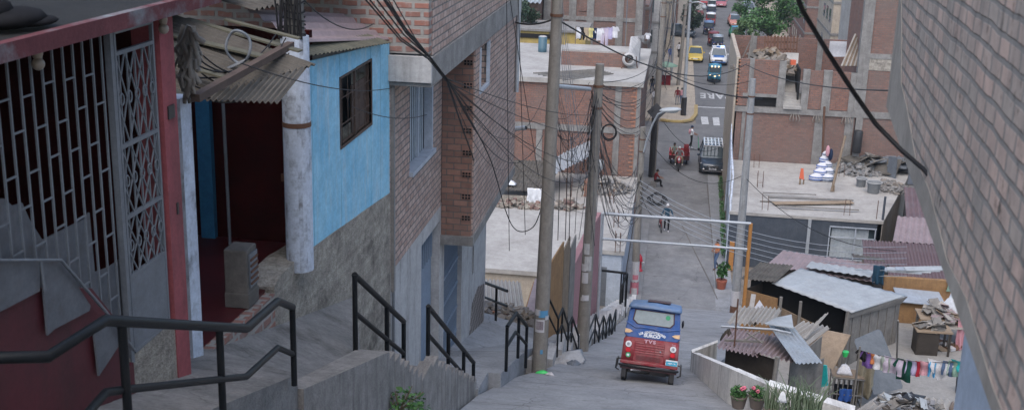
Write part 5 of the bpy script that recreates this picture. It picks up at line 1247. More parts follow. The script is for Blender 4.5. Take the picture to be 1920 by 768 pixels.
# cage with cloths
c=PZ(1582,760,Yd); t=thing('wire_cage','small stick and wire cage topped with cloths in front of the mattress','cage',tuple(c))
g=MB()
for i in range(7):
    for j in (0,1): g.tube([c+V((-.42+i*.14,-.3+.6*j,0)),c+V((-.42+i*.14,-.3+.6*j,1.0))],.02,5)
for z in (.05,.5,1.0): g.tube([c+V((x,y,z)) for x,y in ((-.45,-.32),(.45,-.32),(.45,.32),(-.45,.32),(-.45,-.32))],.025,5)
g.build('cage_frame','greywood',t)
MB().box(c+V((-.45,-.32,1.0)),c+V((.45,.32,1.04))).build('cage_top','wood',t)
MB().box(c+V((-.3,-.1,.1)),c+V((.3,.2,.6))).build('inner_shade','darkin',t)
heapcloth('cloth',c+V((-.1,0,1.04)),(.22,.2,.24),'c_white','white cloth bundle on top of the stick cage','cloth',3); drape('cloth',c+V((.5,-.1,1.55)),.5,1.2,.12,'c_khaki',label='mottled khaki cloth hanging between the stick cage and the mattress',cat='cloth',seed=7)
drape('cloth',c+V((-.05,-.36,.7)),.35,.4,.05,'c_blue',label='blue cloth stuffed in the front of the stick cage',cat='cloth',seed=9)
# clothes line in the yard
a=PY(1612,655,31.5); b=PY(1808,676,30.0); g_='clothes on the yard line'
items=[(.03,.34,.30,'c_black','small black and white garment at the left end of the yard line','shirt'),(.09,.42,.45,'c_purple','purple patterned shirt near the left end of the yard line','shirt'),(.14,.3,.3,'c_orange','small orange and red cloth over the purple shirt','cloth'),(.20,.42,.42,'c_white','white shirt third of the yard line','shirt'),(.27,.3,.42,'c_sage','pale grey green cloth on the yard line','cloth'),(.345,.55,.48,'c_lav','pale lilac towel left of the dark green shirt','cloth'),(.46,.55,.62,'c_green','dark green shirt with one sleeve hanging low','shirt'),(.53,.34,.42,'c_lilac','lilac cloth right of the dark green shirt','cloth'),(.585,.16,.45,'c_red','narrow red cloth on the yard line','cloth'),(.65,.34,.40,'c_pink','faded pink cloth right of the red one','cloth'),(.715,.22,.42,'plasticblue','bright blue small garment on the yard line','pants'),(.79,.72,.55,'c_white','big white triangular cloth on the yard line','tri'),(.86,.3,.40,'c_jean','blue grey striped cloth near the right end of the yard line','cloth'),(.91,.28,.42,'c_mint','pale mint round-bottomed cloth near the right end of the yard line','cloth'),(.965,.5,.30,'plasticteal','turquoise triangular cloth at the right end of the yard line','tri')]
laundry(a,b,items,'long sagging clothes line full of coloured laundry across the yard',.008,.16,g_)
MB().tube([V((a.x-.02,a.y,5.04)),a+V((0,0,.1))],.03,6).build('line_post','greywood',None,'thin post holding the left end of the yard clothes line','post')
MB().tube([PZ(1681,690,5.04),PY(1684,600,34.6)],.03,6).build('thin_pole','greywood',None,'thin upright stick beside the right corner of the pale roofed shack','stick')
# desks, piles at the red roof
def desk(lab,c,w,d,h,mat,top,rot=0,solid=True,t=None):
    t=thing('desk',lab,'desk',tuple(c)); Rm=Matrix.Translation(V(c))@Matrix.Rotation(rot,4,'Z')
    MB().box((-w/2,-d/2,h-.05),(w/2,d/2,h),Rm).build('desk_top',top,t)
    if solid: MB().box((-w/2+.05,-d/2+.05,0),(w/2-.4,d/2-.05,h-.05),Rm).build('drawer_body',mat,t); MB().box((-w/2+.09,-d/2+.035,.1),(w/2-.44,-d/2+.05,h-.1),Rm).build('front_panel',mat,t)
    for sx in ((-1,1) if not solid else (1,)):
        for sy in (-1,1): MB().box((sx*(w/2-.06)-.03,sy*(d/2-.06)-.03,0),(sx*(w/2-.06)+.03,sy*(d/2-.06)+.03,h-.05),Rm).build('leg',mat,t)
    return t
dk=PZ(1741,668,Yd)
desk('small dark brown desk with a pale top in the middle of the yard',dk+V((.1,.4,0)),1.15,.7,.85,'darkwood','plywood',.05)
b1=dk+V((.1,1.2,.0)); t=thing('junk_table','table heaped with papers, plastic bags and cloth behind the small dark desk','table',tuple(b1))
MB().box(b1+V((-.3,-.3,.9)),b1+V((1.3,.7,.95))).build('table_top','plywood',t)
for x,y in ((-.2,-.2),(1.2,-.2),(-.2,.6),(1.2,.6)): MB().box(b1+V((x-.04,y-.04,0)),b1+V((x+.04,y+.04,.9))).build('leg','greywood',t)
pile('paper_pile',b1+V((.4,.2,.95)),.6,.45,.35,38,(.2,.5),['pinkroof','beigesheet','greywood','wood'],'pile of papers and boxes on the junk table','papers',None,31,.16)
heapcloth('plastic_bag',b1+V((.95,.55,.95)),(.4,.4,.75),'plastic_sheet','big pale plastic bag on the right end of the junk table','bag',6)
pile('paper_pile',dk+V((.0,.45,.85)),.4,.28,.1,12,(.25,.5),['beigesheet','greywood'],'flat stack of papers on the small dark desk','papers',None,33,.12)
dp=drape('cloth',b1+V((1.05,-.4,1.1)),.35,1.15,.07,'c_pink',label='long dusty pink cloth hanging from the front of the junk table',cat='cloth',seed=12)
ob=PZ(1722,607,Yd); t=thing('board_cabinet','orange brown board cabinet with a sheet of metal on top, left of the junk table','cabinet',tuple(ob))
MB().box(ob+V((-.9,0,0)),ob+V((.9,1.0,.75))).build('cabinet_body','orangewood',t); MB().cbox(ob+V((0,.4,.86)),(1.6,1.1,.03),(.12,.05,.05)).build('top_sheet','galv',t)
for k in range(4): MB().cbox(ob+V((-.5+.3*k,1.7,1.35+.05*k)),(1.5,.35,.03),(.1,-.06,.1*k-.2)).build('loose_sheet','whitesheet' if k%2 else 'galv',None,'white metal sheet lying loose behind the orange board cabinet','metal sheet','loose sheets behind the board cabinet')
MB().box(ob+V((-1.1,1.2,0)),ob+V((3.6,1.4,1.25))).build('board_fence','orangewood',None,'orange brown board partition below the long red roof','board')
MB().slab([ob+V((1.05,1.1,.9)),ob+V((1.35,1.15,.9)),ob+V((1.3,1.15,1.75)),ob+V((1.18,1.1,1.75))],(0,.03,0)).build('green_glass_pane','c_mint',None,'pale green pane standing upright behind the junk table','pane')
lt=PZ(1790,655,Yd); t=desk('pale low table with thin legs at the right edge of the yard',lt+V((.3,.5,0)),1.3,1.1,.8,'greywood','beigesheet',.1,False)
pile('rubble',lt+V((-.3,.2,0)),.5,.4,.2,30,(.08,.3),['wood','paper','rust'],'scraps of wood and rags under the pale low table','scraps',None,35)
heapcloth('plastic_bag',lt+V((-.15,1.6,.0)),(.3,.3,.9),'plasticteal' if 0 else 'paper','grey white sack standing behind the pale low table','sack',8)
# buckets
for (u,v,lab,mat,h,r) in ((1798,735,'dark tall bucket at the foot of the pale blue wall','blackplastic',.55,.14),(1790,790,'brown grey bucket with a blue rag at the foot of the pale blue wall','potgrey',.5,.22)):
    p=PZ(u,v,Yd); t=thing('bucket',lab,'bucket',tuple(p)); MB().lathe(p,[(r*.8,0),(r,h),(r*.93,h),(r*.75,h*.3)],14).build('bucket_body',mat,t); MB().tube([p+V((-r,0,h)),p+V((-r*.6,0,h+.12)),p+V((r*.6,0,h+.12)),p+V((r,0,h))],.01,5).build('handle','rust',t)
# bottom junk roof
t=thing('junk_roof','low roof of cream sheets covered with rags at the bottom of the view','lean-to',(6.5,28,5))
a,b,c=PY(1598,772,27.5),PY(1660,800,27.0),PY(1662,730,29.4)
MB().corr(PY(1596,775,27.2),PY(1640,790,26.8),PY(1655,735,29.6),4,.04,.012).build('cream_sheet','beigesheet',t)
MB().corr(PY(1636,786,27.0),PY(1760,800,26.0),PY(1670,738,29.4),9,.04,.012).build('cream_sheet','beigesheet',t)
MB().slab([PZ(1600,790,5.04),PZ(1760,790,5.04),V(PY(1740,800,26.6)),V(PY(1610,790,27.2))],(0,.1,0)).build('front_board','greywood',t)
pile('scrap_pile',PY(1700,764,27.2)+V((0,0,.05)),.75,.5,.25,90,(.08,.3),['c_grey','blackplastic','greywood','darkwood','whitesheet'],'scrap and rags piled on the low cream roof at the bottom of the view','scrap',None,37,.3)
heapcloth('cloth',PY(1690,752,27.6)+V((0,0,.1)),(.35,.2,.12),'c_black','crumpled black rag on the low cream roof','cloth',5)
# ================================================================ CLUTTER ON THE WHITE ROOF YARD (right)
z=2.96; on=lambda u,v: PZ(u,v+10 if v<302 else v,z)
p=on(1502,346); t=thing('traffic_cone_tool','small orange red board standing upright on wooden feet on the white roof','board',tuple(p))
MB().slab([p+V((-.14,0,.35)),p+V((.14,0,.3)),p+V((.05,0,.95)),p+V((-.09,0,.95))],(0,.05,0)).build('red_board','coneorange',t); MB().box(p+V((-.12,0,0)),p+V((-.02,.06,.36))).build('foot','wood',t); MB().box(p+V((.10,.1,0)),p+V((.18,.16,.3))).build('foot','wood',t)
t_c=on(1545,341); t=thing('sack_pile','white and blue striped sacks heaped under a pink and blue wrap against a post','sacks',tuple(t_c))
rd=random.Random(4)
for k,(dx,dz,r) in enumerate(((-.35,.18,.40),(.25,.18,.42),(-.12,.45,.38),(.32,.50,.34),(-.02,.75,.33),(.25,.85,.30),(.08,1.12,.27),(.16,1.38,.22))):
    m=MB(); m.ball(t_c+V((dx-.1,.2+k*.1,dz)),(r,r*.7,.26),12,8,Matrix.Rotation(rd.uniform(-.2,.2),3,'Y')); o=m.build('sack','c_white',t)
    m=MB(); 
    for q in (-.07,.07): m.tube([t_c+V((dx-.1+(r+.006)*math.cos(a)*math.sqrt(1-q*q*12),.2+k*.1+(r*.7+.006)*math.sin(a)*math.sqrt(1-q*q*12),dz+q)) for a in [i*.45 for i in range(15)]],.028,4)
    m.build('stripe','c_jean' if k%2 else 'c_blue',o)
MB().ball(t_c+V((.10,.5,1.72)),(.12,.11,.34),10,8).build('pink_wrap','c_pink',t); MB().ball(t_c+V((.30,.6,1.5)),(.13,.12,.36),10,8).build('navy_wrap','c_navy',t)
a=on(1559,359); MB().tube([a,PY(1585,255,a.y+1.5)],.075,8).build('wooden_post','wood',None,'slanted grey brown pole leaning beside the striped sacks','pole')
MB().box(a+V((.1,0,0)),a+V((.16,.1,.35))).build('post_stub','wood',None,'short stub at the foot of the slanted pole','stub')
a=on(1541,313); MB().tube([a,PY(1546,200,a.y)],.07,8).build('wooden_post','rust',None,'upright rusty post behind the striped sacks','post')
for (u,v,r,h,lab) in ((1614,349,.34,.48,'wide grey basin with a pale rim on the white roof'),(1637,361,.44,.62,'big grey green tub on the white roof, right of the wide basin')):
    p=on(u,v); t=thing('tub',lab,'tub',tuple(p)); MB().lathe(p,[(r*.72,0),(r*.8,h*.7),(r,h),(r*.9,h),(r*.7,h*.5)],16).build('tub_body','bucketgrey',t); MB().tube([p+V((r*math.cos(k*.4),r*math.sin(k*.4),h)) for k in range(17)],.025,5).build('rim','cement',t)
pile('rubble',on(1605,320),1.7,1.5,.5,350,(.06,.3),['gravel','bucketgrey','concrete'],'grey sand and mortar heap on the white roof beside the tubs','sand heap','stuff',41)
p=on(1605,345); 
pile('scrap_pile',on(1650,300)+V((0,0,.1)),2.4,2.2,.5,70,(.4,1.8),['greywood','rustroof','greymetal'],'tangle of grey boards and frames at the far right corner of the white roof','boards',None,43,.12)
for k in range(9):
    a=on(1590+k*8,296+k*2); MB().bar(a+V((0,0,.25+.05*k)),a+V((2.6,1.2-.35*k,.45+.04*k)),.14,.05).build('board','greywood' if k%2 else 'rustroof',None,'long weathered board in the tangle at the far right corner of the white roof','board','boards in the corner tangle')
p=on(1672,330); MB().slab([p+V((-.3,0,0)),p+V((.1,-.6,0)),p+V((.05,-.6,1.3)),p+V((-.3,0,1.2))],(.05,.05,0)).build('metal_sheet','greymetal',None,'upright curved grey sheet at the right edge of the white roof','metal sheet')
pile('rubble',on(1672,352),.9,1.5,.3,150,(.06,.25),['rubble','concrete','gravel'],'pale rubble along the right edge of the white roof','rubble','stuff',45)
def bx_(u,v,w,d,h,mat,lab,name='box',cat='box'):
    p=on(u,v); m=MB(); m.box(p+V((-w/2,0,0)),p+V((w/2,d,h))); o=m.build(name,mat,None,lab,cat,bevel=.03); MB().box(p+V((-w/2+.05,.05,h)),p+V((w/2-.05,d-.05,h+.02))).build('lid','paper' if mat!='rust' else 'wood',o); WL[o.name]
    return o
def bx(u,v,w,d,h,mat,lab,name,lm):
    p=on(u,v); t=thing(name,lab,'box',tuple(p)); MB().box(p+V((-w/2,0,0)),p+V((w/2,d,h))).build('box_body',mat,t,bevel=.02); MB().box(p+V((-w/2+.06,.06,h+.003)),p+V((w/2-.06,d-.06,h+.03))).build('lid',lm,t)
bx(1488,291,.75,.6,.42,'rust','brown wooden box at the back of the white roof','wooden_box','wood')
bx(1514,294,.85,.6,.28,'plasticblue','flat bright blue box next to the brown wooden box','plastic_box','paper')
bx(1594,312,.6,.6,.35,'pinkwall','pink box beside the grey heap on the white roof','wooden_box','darkin')
p=on(1462,284); MB().slab([p+V((-.9,0,.1)),p+V((.6,0,.35)),p+V((1.0,1.6,.9)),p+V((-.1,1.6,.7))],(0,0,-.04)).build('metal_sheet','beigesheet',None,'pale sheet propped flat at the left rear of the white roof','metal sheet')
p=on(1440,286); MB().slab([p+V((-.6,0,.0)),p+V((.9,0,.0)),p+V((.8,.8,1.4)),p+V((-.3,.8,1.6))],(0,.05,0)).build('red_board','pinkwall',None,'dusty red board leaning against the brick wall at the left rear of the white roof','board')
drape('tarp',p+V((-.55,.3,2.6)),.45,2.2,.1,'c_navy',label='dark cloth hanging at the left rear corner of the white roof',cat='cloth',seed=15)
for k in range(4):
    q=on(1412+k*9,285); MB().bar(q+V((0,.1,0)),q+V((.35*(k%2)-.1,.5,2.0+.25*k)),.09,.05).build('plank','beigesheet' if k%2 else 'greywood',None,'upright plank in the clutter at the left rear of the white roof','plank','upright planks at the left rear of the white roof')
for k,(ua,va,ub,vb,w) in enumerate(((1425,378,1560,384,.16),(1440,371,1600,377,.12),(1450,384,1598,382,.5),(1460,390,1610,398,.14),(1430,366,1530,370,.07))):
    a,b=on(ua,va),on(ub,vb); MB().bar(a+V((0,0,.04+.03*k)),b+V((0,0,.04+.03*k)),w,.04).build('plank','greywood' if k!=2 else 'plywood',None,('wide brown board lying among planks near the front edge of the white roof' if k==2 else 'long grey plank lying near the front edge of the white roof'),'plank','planks near the front edge of the white roof')
for (u,v,n) in ((1418,313,2),(1425,350,4),(1434,392,2),(1587,402,2),(1577,330,2)):
    p=on(u,v); rebar(p.x,p.y,z,.9,'thin rusty rebar stub rising from the white roof yard',n,.3,grp='rebar stubs on the roof yard')
p=on(1655,412); MB().tube([p,p+V((0,0,1.25))],.06,8).build('pipe_stub','darkblue',None,'short dark pipe standing at the front right corner of the white roof','pipe'); MB().tube([p+V((-.3,.1,0)),p+V((-.3,.1,1.0))],.02,5).build('rod','rust',None,'thin rod beside the dark pipe at the front right corner of the white roof','rod')
# bluish frame along the street side of the roof
m=MB(); a=V((3.32,60.2,2.95)); m.tube([V((3.3,60.2,0)),V((3.3,60.2,4.9)),V((3.45,66,4.6)),V((3.55,70.5,4.9)),V((3.55,70.5,0))],.06,6); m.slab([V((3.3,63,2.9)),V((3.3,63,4.2)),V((3.55,71.2,5.3)),V((3.55,71.2,2.9))],(.05,0,0)); m.build('side_screen','whitecol',None,'pale screen along the street edge of the white roof behind the tall grey pole','screen')
# ================================================================ VEHICLES
def wheel(parent,c,r,w,axis='x',rimmat='chrome',name='wheel',spokes=8):
    c=V(c); Rm=Matrix.Rotation(PI/2,3,'Y')
    m=MB(); m.lathe(c,[(r*.62,-w/2),(r*.9,-w/2),(r,-w*.3),(r,w*.3),(r*.9,w/2),(r*.62,w/2)],20,Rm); o=m.build('tyre','rubber',parent)
    m=MB(); m.lathe(c,[(.02,-w*.35),(r*.2,-w*.38),(r*.62,-w*.3),(r*.64,w*.3),(r*.2,w*.38),(.02,w*.35)],16,Rm); m.build('rim',rimmat,o)
    return o
def loftbody(m,secs,smooth=True):
    """secs: list of (y,[(x,z)...]) half outline from bottom centre to top centre; mirrored"""
    rings=[]
    for y,h in secs:
        ring=[V((x,y,z)) for x,z in h]+[V((-x,y,z)) for x,z in reversed(h) ]
        rings.append(ring)
    n=len(rings[0]); vs=[v for r in rings for v in r]
    fs=[(i*n+j,(i+1)*n+j,(i+1)*n+(j+1)%n,i*n+(j+1)%n) for i in range(len(rings)-1) for j in range(n)]
    fs.append(tuple(range(n))); fs.append(tuple(range((len(rings)-1)*n,len(rings)*n))[::-1])
    return m.add(vs,fs,smooth)
def car(label,paint,kind='suv',roofmat=None,cat='car',group=None,name='parked_car',grille='blackplastic',rack=False):
    """faces -Y, origin on the ground at the centre"""
    t=thing(name,label,cat,(0,0,0),group)
    L,Wd,H={'suv':(4.6,1.82,1.68),'car':(4.2,1.70,1.48),'van':(4.6,1.75,1.95)}[kind]
    w=Wd/2; hb=.98 if kind!='car' else .88; nose={'suv':.86,'car':.70,'van':.95}[kind]
    def sec(y,top,ww,low=.28):
        return (y,[(0,low),(ww*.82,low),(ww*.97,low+.12),(ww,(low+top)*.5),(ww*.97,top-.08),(ww*.88,top),(0,top+.03)])
    S=[sec(-L/2,nose-.16,w*.80,.34),sec(-L/2+.10,nose-.02,w*.93),sec(-L/2+.45,nose+.03,w),sec(-L/2+1.15,hb-.04,w),sec(-L/2+1.3,hb,w),sec(L/2-.7,hb,w),sec(L/2-.15,hb-.02,w*.96),sec(L/2,hb-.2,w*.86,.36)]
    m=MB(); loftbody(m,S); body=m.build('body',paint,t)
    # greenhouse
    yb0,yb1=(-L/2+1.15,L/2-.25) if kind!='car' else (-L/2+1.2,L/2-.65)
    if kind=='van': yb0=-L/2+.7
    yt0,yt1=yb0+(.85 if kind!='van' else .45),yb1-(.35 if kind!='car' else .55); hw=w*.90; tw=w*.72
    g=MB(); lo=[V((-hw,yb0,hb-.02)),V((hw,yb0,hb-.02)),V((hw,yb1,hb-.02)),V((-hw,yb1,hb-.02))]; hi=[V((-tw,yt0,H-.05)),V((tw,yt0,H-.05)),V((tw,yt1,H-.05)),V((-tw,yt1,H-.05))]
    g.add(lo+hi,[(0,1,5,4),(1,2,6,5),(2,3,7,6),(3,0,4,7),(4,5,6,7)]); gl=g.build('windows','glass',t)
    r=MB(); rp=[(-tw-.02,yt0-.03),(tw+.02,yt0-.03),(tw+.02,yt1+.03),(-tw-.02,yt1+.03)]
    loftbody(r,[(yt0-.05,[(0,H-.07),(tw*.95,H-.07),(tw*.9,H-.04),(0,H-.03)]),(yt0+.15,[(0,H-.07),(tw+.03,H-.07),(tw*.93,H-.01),(0,H+.01)]),(yt1-.1,[(0,H-.07),(tw+.03,H-.07),(tw*.93,H-.01),(0,H+.01)]),(yt1+.05,[(0,H-.07),(tw*.95,H-.07),(tw*.9,H-.04),(0,H-.03)])])
    r.build('roof',roofmat or paint,t)
    p=MB()
    for a,b in ((0,4),(1,5),(2,6),(3,7)):
        q=(lo+hi); p.bar(q[a],q[b],.07,.05)
    for s in (-1,1): p.bar(V((s*(hw-.0),(yb0+yb1)/2,hb)),V((s*(tw+.0),(yt0+yt1)/2,H-.06)),.07,.03)
    for i in range(4): p.bar(hi[i],hi[(i+1)%4],.05,.03); p.bar(lo[i],lo[(i+1)%4],.04,.03)
    p.build('pillars',paint,t)
    for s in (-1,1):
        m=MB(); m.slab([(s*w*.52,-L/2+.05,nose-.20),(s*w*.90,-L/2+.16,nose-.16),(s*w*.93,-L/2+.24,nose-.02),(s*w*.56,-L/2+.10,nose-.08)],(0,-.03,.01)); m.build('headlight','lens_white',t)
        m=MB(); m.slab([(s*w*.70,L/2-.04,hb-.32),(s*w*.9,L/2-.08,hb-.32),(s*w*.92,L/2-.09,hb-.1),(s*w*.74,L/2-.05,hb-.1)],(0,.03,0)); m.build('tail_light','lens_red',t)
        m=MB(); m.ball((s*(w+.09),yb0+.45,hb+.08),(.10,.07,.08),8,6); m.build('mirror',paint,t)
        for y in (-L/2+.85,L/2-.85): wheel(t,(s*(w-.10),y,.33),.33,.22)
    MB().slab([(-w*.50,-L/2-.005,.50),(w*.50,-L/2-.005,.50),(w*.44,-L/2+.03,nose-.17),(-w*.44,-L/2+.03,nose-.17)],(0,-.03,0)).build('grille',grille,t)
    MB().cbox((0,-L/2+.03,.36),(Wd*.86,.14,.12)).build('bumper','blackplastic' if kind!='car' else paint,t,bevel=.03)
    MB().box((-.25,-L/2-.045,.42),(.25,-L/2-.035,.54)).build('number_plate','platewhite',t)
    for s in (-1,1): MB().ball((s*w*.68,-L/2-.0,.44),(.07,.03,.05),8,6).build('fog_light','lens_white',t)
    return t,dict(L=L,w=w,H=H,hb=hb,yt0=yt0,yt1=yt1,tw=tw,nose=nose)
suv,d=car('dark blue grey SUV with a white roof rack facing up the street','suvpaint','suv')
# chrome V emblem, rack
L=d['L']; m=MB(); 
m.bar((-.30,-L/2-.05,.66),(-.08,-L/2-.06,.50),.08,.03,(0,-1,0)); m.bar((-.08,-L/2-.06,.50),(.08,-L/2-.06,.50),.05,.03,(0,-1,0)); m.bar((.30,-L/2-.05,.66),(.08,-L/2-.06,.50),.08,.03,(0,-1,0)); m.tube([(.09*math.cos(a*.63),-L/2-.06,.63+.09*math.sin(a*.63)) for a in range(11)],.014,5); m.build('emblem','chrome',suv)
MB().bar((-.7,-L/2-.02,.33),(.7,-L/2-.02,.33),.07,.05).build('chrome_strip','chrome',suv)
rk=MB()
for s in (-1,1): rk.bar((s*.62,-1.0,1.80),(s*.62,1.4,1.80),.05)
for k in range(6): rk.bar((-.62+k*.248,-1.05,1.83),(-.62+k*.248,1.45,1.83),.07,.04)
for y in (-1.0,-.2,.6,1.4): rk.bar((-.68,y,1.80),(.68,y,1.80),.05)
for s in (-1,1):
    for y in (-.8,1.2): rk.bar((s*.62,y,1.64),(s*.62,y,1.80),.05)
rk.build('roof_rack','lens_white',suv)
place(suv,PZ(1334,318,0)+V((.02,.6,.0)))
ycar,d=car('yellow taxi sedan facing down the street beyond the crossing','yellowcar','car')
MB().box((-.5,-d['L']/2+1.22,d['hb']+.02),(.5,-d['L']/2+1.24,d['hb']+.03)).build('wiper','blackplastic',ycar)
place(ycar,PZ(1303,113,0))
pcar,d=car('white and blue police car with blue flashing roof lights behind the blue three wheeler','whitecar','suv',cat='police car',name='police_car')
MB().box((-.55,d['yt0']+.25,d['H']+.02),(.55,d['yt0']+.5,d['H']+.14)).build('light_bar','policeblue',pcar,bevel=.03); MB().box((.18,d['yt0']+.24,d['H']+.03),(.54,d['yt0']+.51,d['H']+.15)).build('blue_lamp','policelamp',pcar); MB().box((-.54,d['yt0']+.24,d['H']+.03),(-.30,d['yt0']+.51,d['H']+.15)).build('lamp','lens_white',pcar)
h=MB(); h.slab([(-.55,-d['L']/2+.35,d['nose']+.045),(.55,-d['L']/2+.35,d['nose']+.045),(.60,-d['L']/2+1.1,d['hb']+.02),(-.60,-d['L']/2+1.1,d['hb']+.02)],(0,0,.012)); h.build('bonnet_stripe','policeblue',pcar)
MB().box((-.72,-d['L']/2-.06,.40),(.72,-d['L']/2-.03,.5)).build('bumper_stripe','policeblue',pcar)
place(pcar,PZ(1346,118,0)+V((0,0,0)))
def place_car(label,paint,kind,u,v,rz=0,roof=None,name='parked_car',cat='car',z=0):
    c,d=car(label,paint,kind,roof,cat,name=name); place(c,PZ(u,v,z),rz); return c
place_car('salmon red car with a silver roof and a green cover parked on the right','salmoncar','car',1377,48,.05,'silvercar')
place_car('dark silver SUV parked on the far right beside the tree','silvercar','suv',1402,26,.05)
place_car('dark car at the top edge of the view parked above the silver SUV','navycar','car',1388,0,.05)
place_car('teal green car parked half under the tree','greencar','car',1380,72,.05,'tealcar')
place_car('black pickup seen side on left of the far road behind the poles','suvpaint','suv',1268,70,PI/2*.9)
place_car('pink red car waiting at the head of the queue at the top of the road','pinkcar','car',1351,12,0)
place_car('dark van parked left of the queue near the top of the view','marooncar','van',1305,30,.1,name='parked_van',cat='van')
place_car('red van parked high on the left side of the far road','redcar','van',1316,12,.1,name='parked_van',cat='van')
# ---- three wheeler taxis seen from the front
def moto(label,paint,roof,group='three wheeled taxis queuing down the far road',lights=False):
    t=thing('mototaxi',label,'mototaxi',(0,0,0),group)
    m=MB(); loftbody(m,[(-.25,[(0,.35),(.50,.35),(.56,.6),(.55,1.0),(0,1.02)]),(.1,[(0,.33),(.60,.33),(.63,.6),(.62,1.0),(0,1.03)]),(1.2,[(0,.33),(.62,.33),(.65,.6),(.62,1.05),(0,1.08)]),(1.35,[(0,.36),(.55,.36),(.60,.6),(.55,1.0),(0,1.0)])]); m.build('cabin_body',paint,t)
    m=MB(); loftbody(m,[(-.55,[(0,1.62),(.50,1.60),(.50,1.66),(0,1.70)]),(-.3,[(0,1.62),(.62,1.60),(.62,1.70),(0,1.78)]),(1.1,[(0,1.62),(.64,1.60),(.62,1.70),(0,1.78)]),(1.35,[(0,1.58),(.55,1.56),(.55,1.66),(0,1.70)])]); m.build('canopy',roof,t)
    m=MB()
    for s in (-1,1): m.bar((s*.54,-.22,.95),(s*.52,-.4,1.62),.05); m.bar((s*.60,1.2,1.0),(s*.58,1.2,1.62),.08); m.bar((s*.60,.5,1.0),(s*.60,.5,1.62),.05)
    m.build('frame',paint,t)
    MB().slab([(-.52,-.22,1.0),(.52,-.22,1.0),(.49,-.41,1.60),(-.49,-.41,1.60)],(0,.015,0)).build('windscreen','windglass',t)
    MB().slab([(-.55,1.18,1.05),(.55,1.18,1.05),(.52,1.20,1.58),(-.52,1.20,1.58)],(0,.02,0)).build('rear_curtain','glasslight',t)
    MB().box((-.5,.55,1.0),(.5,1.0,1.3)).build('seat','blackplastic',t)
    m=MB(); loftbody(m,[(-1.02,[(0,.62),(.10,.62),(.12,.8),(0,.88)]),(-.75,[(0,.5),(.2,.5),(.24,.8),(0,1.0)]),(-.25,[(0,.4),(.34,.4),(.40,.8),(0,1.02)])]); m.build('nose','blackplastic' if not lights else paint,t)
    w_=wheel(t,(0,-.95,.27),.27,.10); m=MB(); m.tube([(0,-.95,.30),(0,-.70,.95)],.035,6); m.bar((-.36,-.62,1.0),(.36,-.62,1.0),.03); m.build('fork','chrome',t)
    MB().ball((0,-1.04,.82),(.10,.06,.10),10,6).build('headlight','headlamp' if lights else 'lens_white',t)
    for s in (-1,1):
        wheel(t,(s*.60,.95,.27),.27,.12); MB().ball((s*.44,-.27,.78),(.06,.03,.06),8,6).build('side_lamp','headlamp' if lights else 'lens_amber',t)
        MB().ball((s*.68,-.35,1.15),(.05,.03,.08),8,6).build('mirror','blackplastic',t)
    MB().box((-.5,-.30,.30),(.5,-.22,.38)).build('bumper','blackplastic',t)
    if lights:
        for s in (-1,0,1): MB().ball((s*.33,-.50,1.66),(.10,.06,.10),10,6).build('roof_lamp','headlamp',t)
        MB().slab([(-.35,-.27,.62),(.35,-.27,.62),(.35,-.26,.95),(-.35,-.26,.95)],(0,-.03,0)).build('front_panel','silvercar',t)
    return t
for u,v,lab,p_,r_,li in ((1339,157,'bright blue three wheeled taxi with three lit roof lamps in front of the police car','tealcar','tealcar',True),
  (1345,96,'three wheeled taxi with a teal front directly behind the police car','navycar','silvercar',False),
  (1337,89,'maroon three wheeled taxi third in the queue behind the police car','marooncar','marooncar',False),
  (1328,67,'dark blue three wheeled taxi in the middle of the queue','navycar','tukblueroof',False),
  (1332,50,'three wheeled taxi with a white roof and red body behind the dark blue one','redcar','whitecar',False),
  (1333,34,'three wheeled taxi with a white roof and dark body in the upper queue','navycar','whitecar',False),
  (1334,22,'uppermost three wheeled taxi with a white roof just below the pink car','silvercar','whitecar',False)):
    place(moto(lab,p_,r_,lights=li),PZ(u,v,0)+V((0,.6,0)))
# ================================================================ THE BLUE AND RED THREE WHEELED TAXI (rear view)
t=thing('mototaxi','blue and red three wheeled taxi seen from behind driving down the ramp','mototaxi',(0,0,0))
# rear plane at y=0, vehicle extends to +y
def tk(y,z0,z1,wb,wt,r=.06): return (y,[(0,z0),(wb-r,z0),(wb,z0+r),((wb+wt)/2,(z0+z1)/2),(wt,z1-r),(wt-r,z1),(0,z1)])
m=MB(); loftbody(m,[tk(.0,.40,.98,.60,.59),tk(.04,.40,.99,.625,.61),tk(1.1,.38,.99,.63,.61),tk(1.5,.36,.9,.52,.5),tk(2.1,.40,.85,.34,.3),tk(2.45,.45,.8,.18,.15)]); m.build('lower_body','tukred',t)
m=MB(); loftbody(m,[tk(.005,.985,1.60,.60,.545),tk(.045,.98,1.66,.615,.555),tk(1.35,.98,1.68,.60,.55),tk(1.75,.98,1.60,.50,.44)],False); m.build('upper_body','tukblue',t,bevel=.012)
m=MB(); loftbody(m,[(-.10,[(0,1.655),(.50,1.635),(.53,1.65),(.50,1.70),(0,1.735)]),(.0,[(0,1.65),(.57,1.62),(.585,1.65),(.555,1.72),(0,1.76)]),(1.4,[(0,1.65),(.57,1.62),(.585,1.65),(.55,1.73),(0,1.78)]),(1.85,[(0,1.62),(.46,1.60),(.48,1.62),(.44,1.68),(0,1.72)])]); m.build('roof','tukblueroof',t)
MB().box((-.20,.5,1.775),(.32,1.2,1.795)).build('roof_hatch','tukdark',t,bevel=.02)
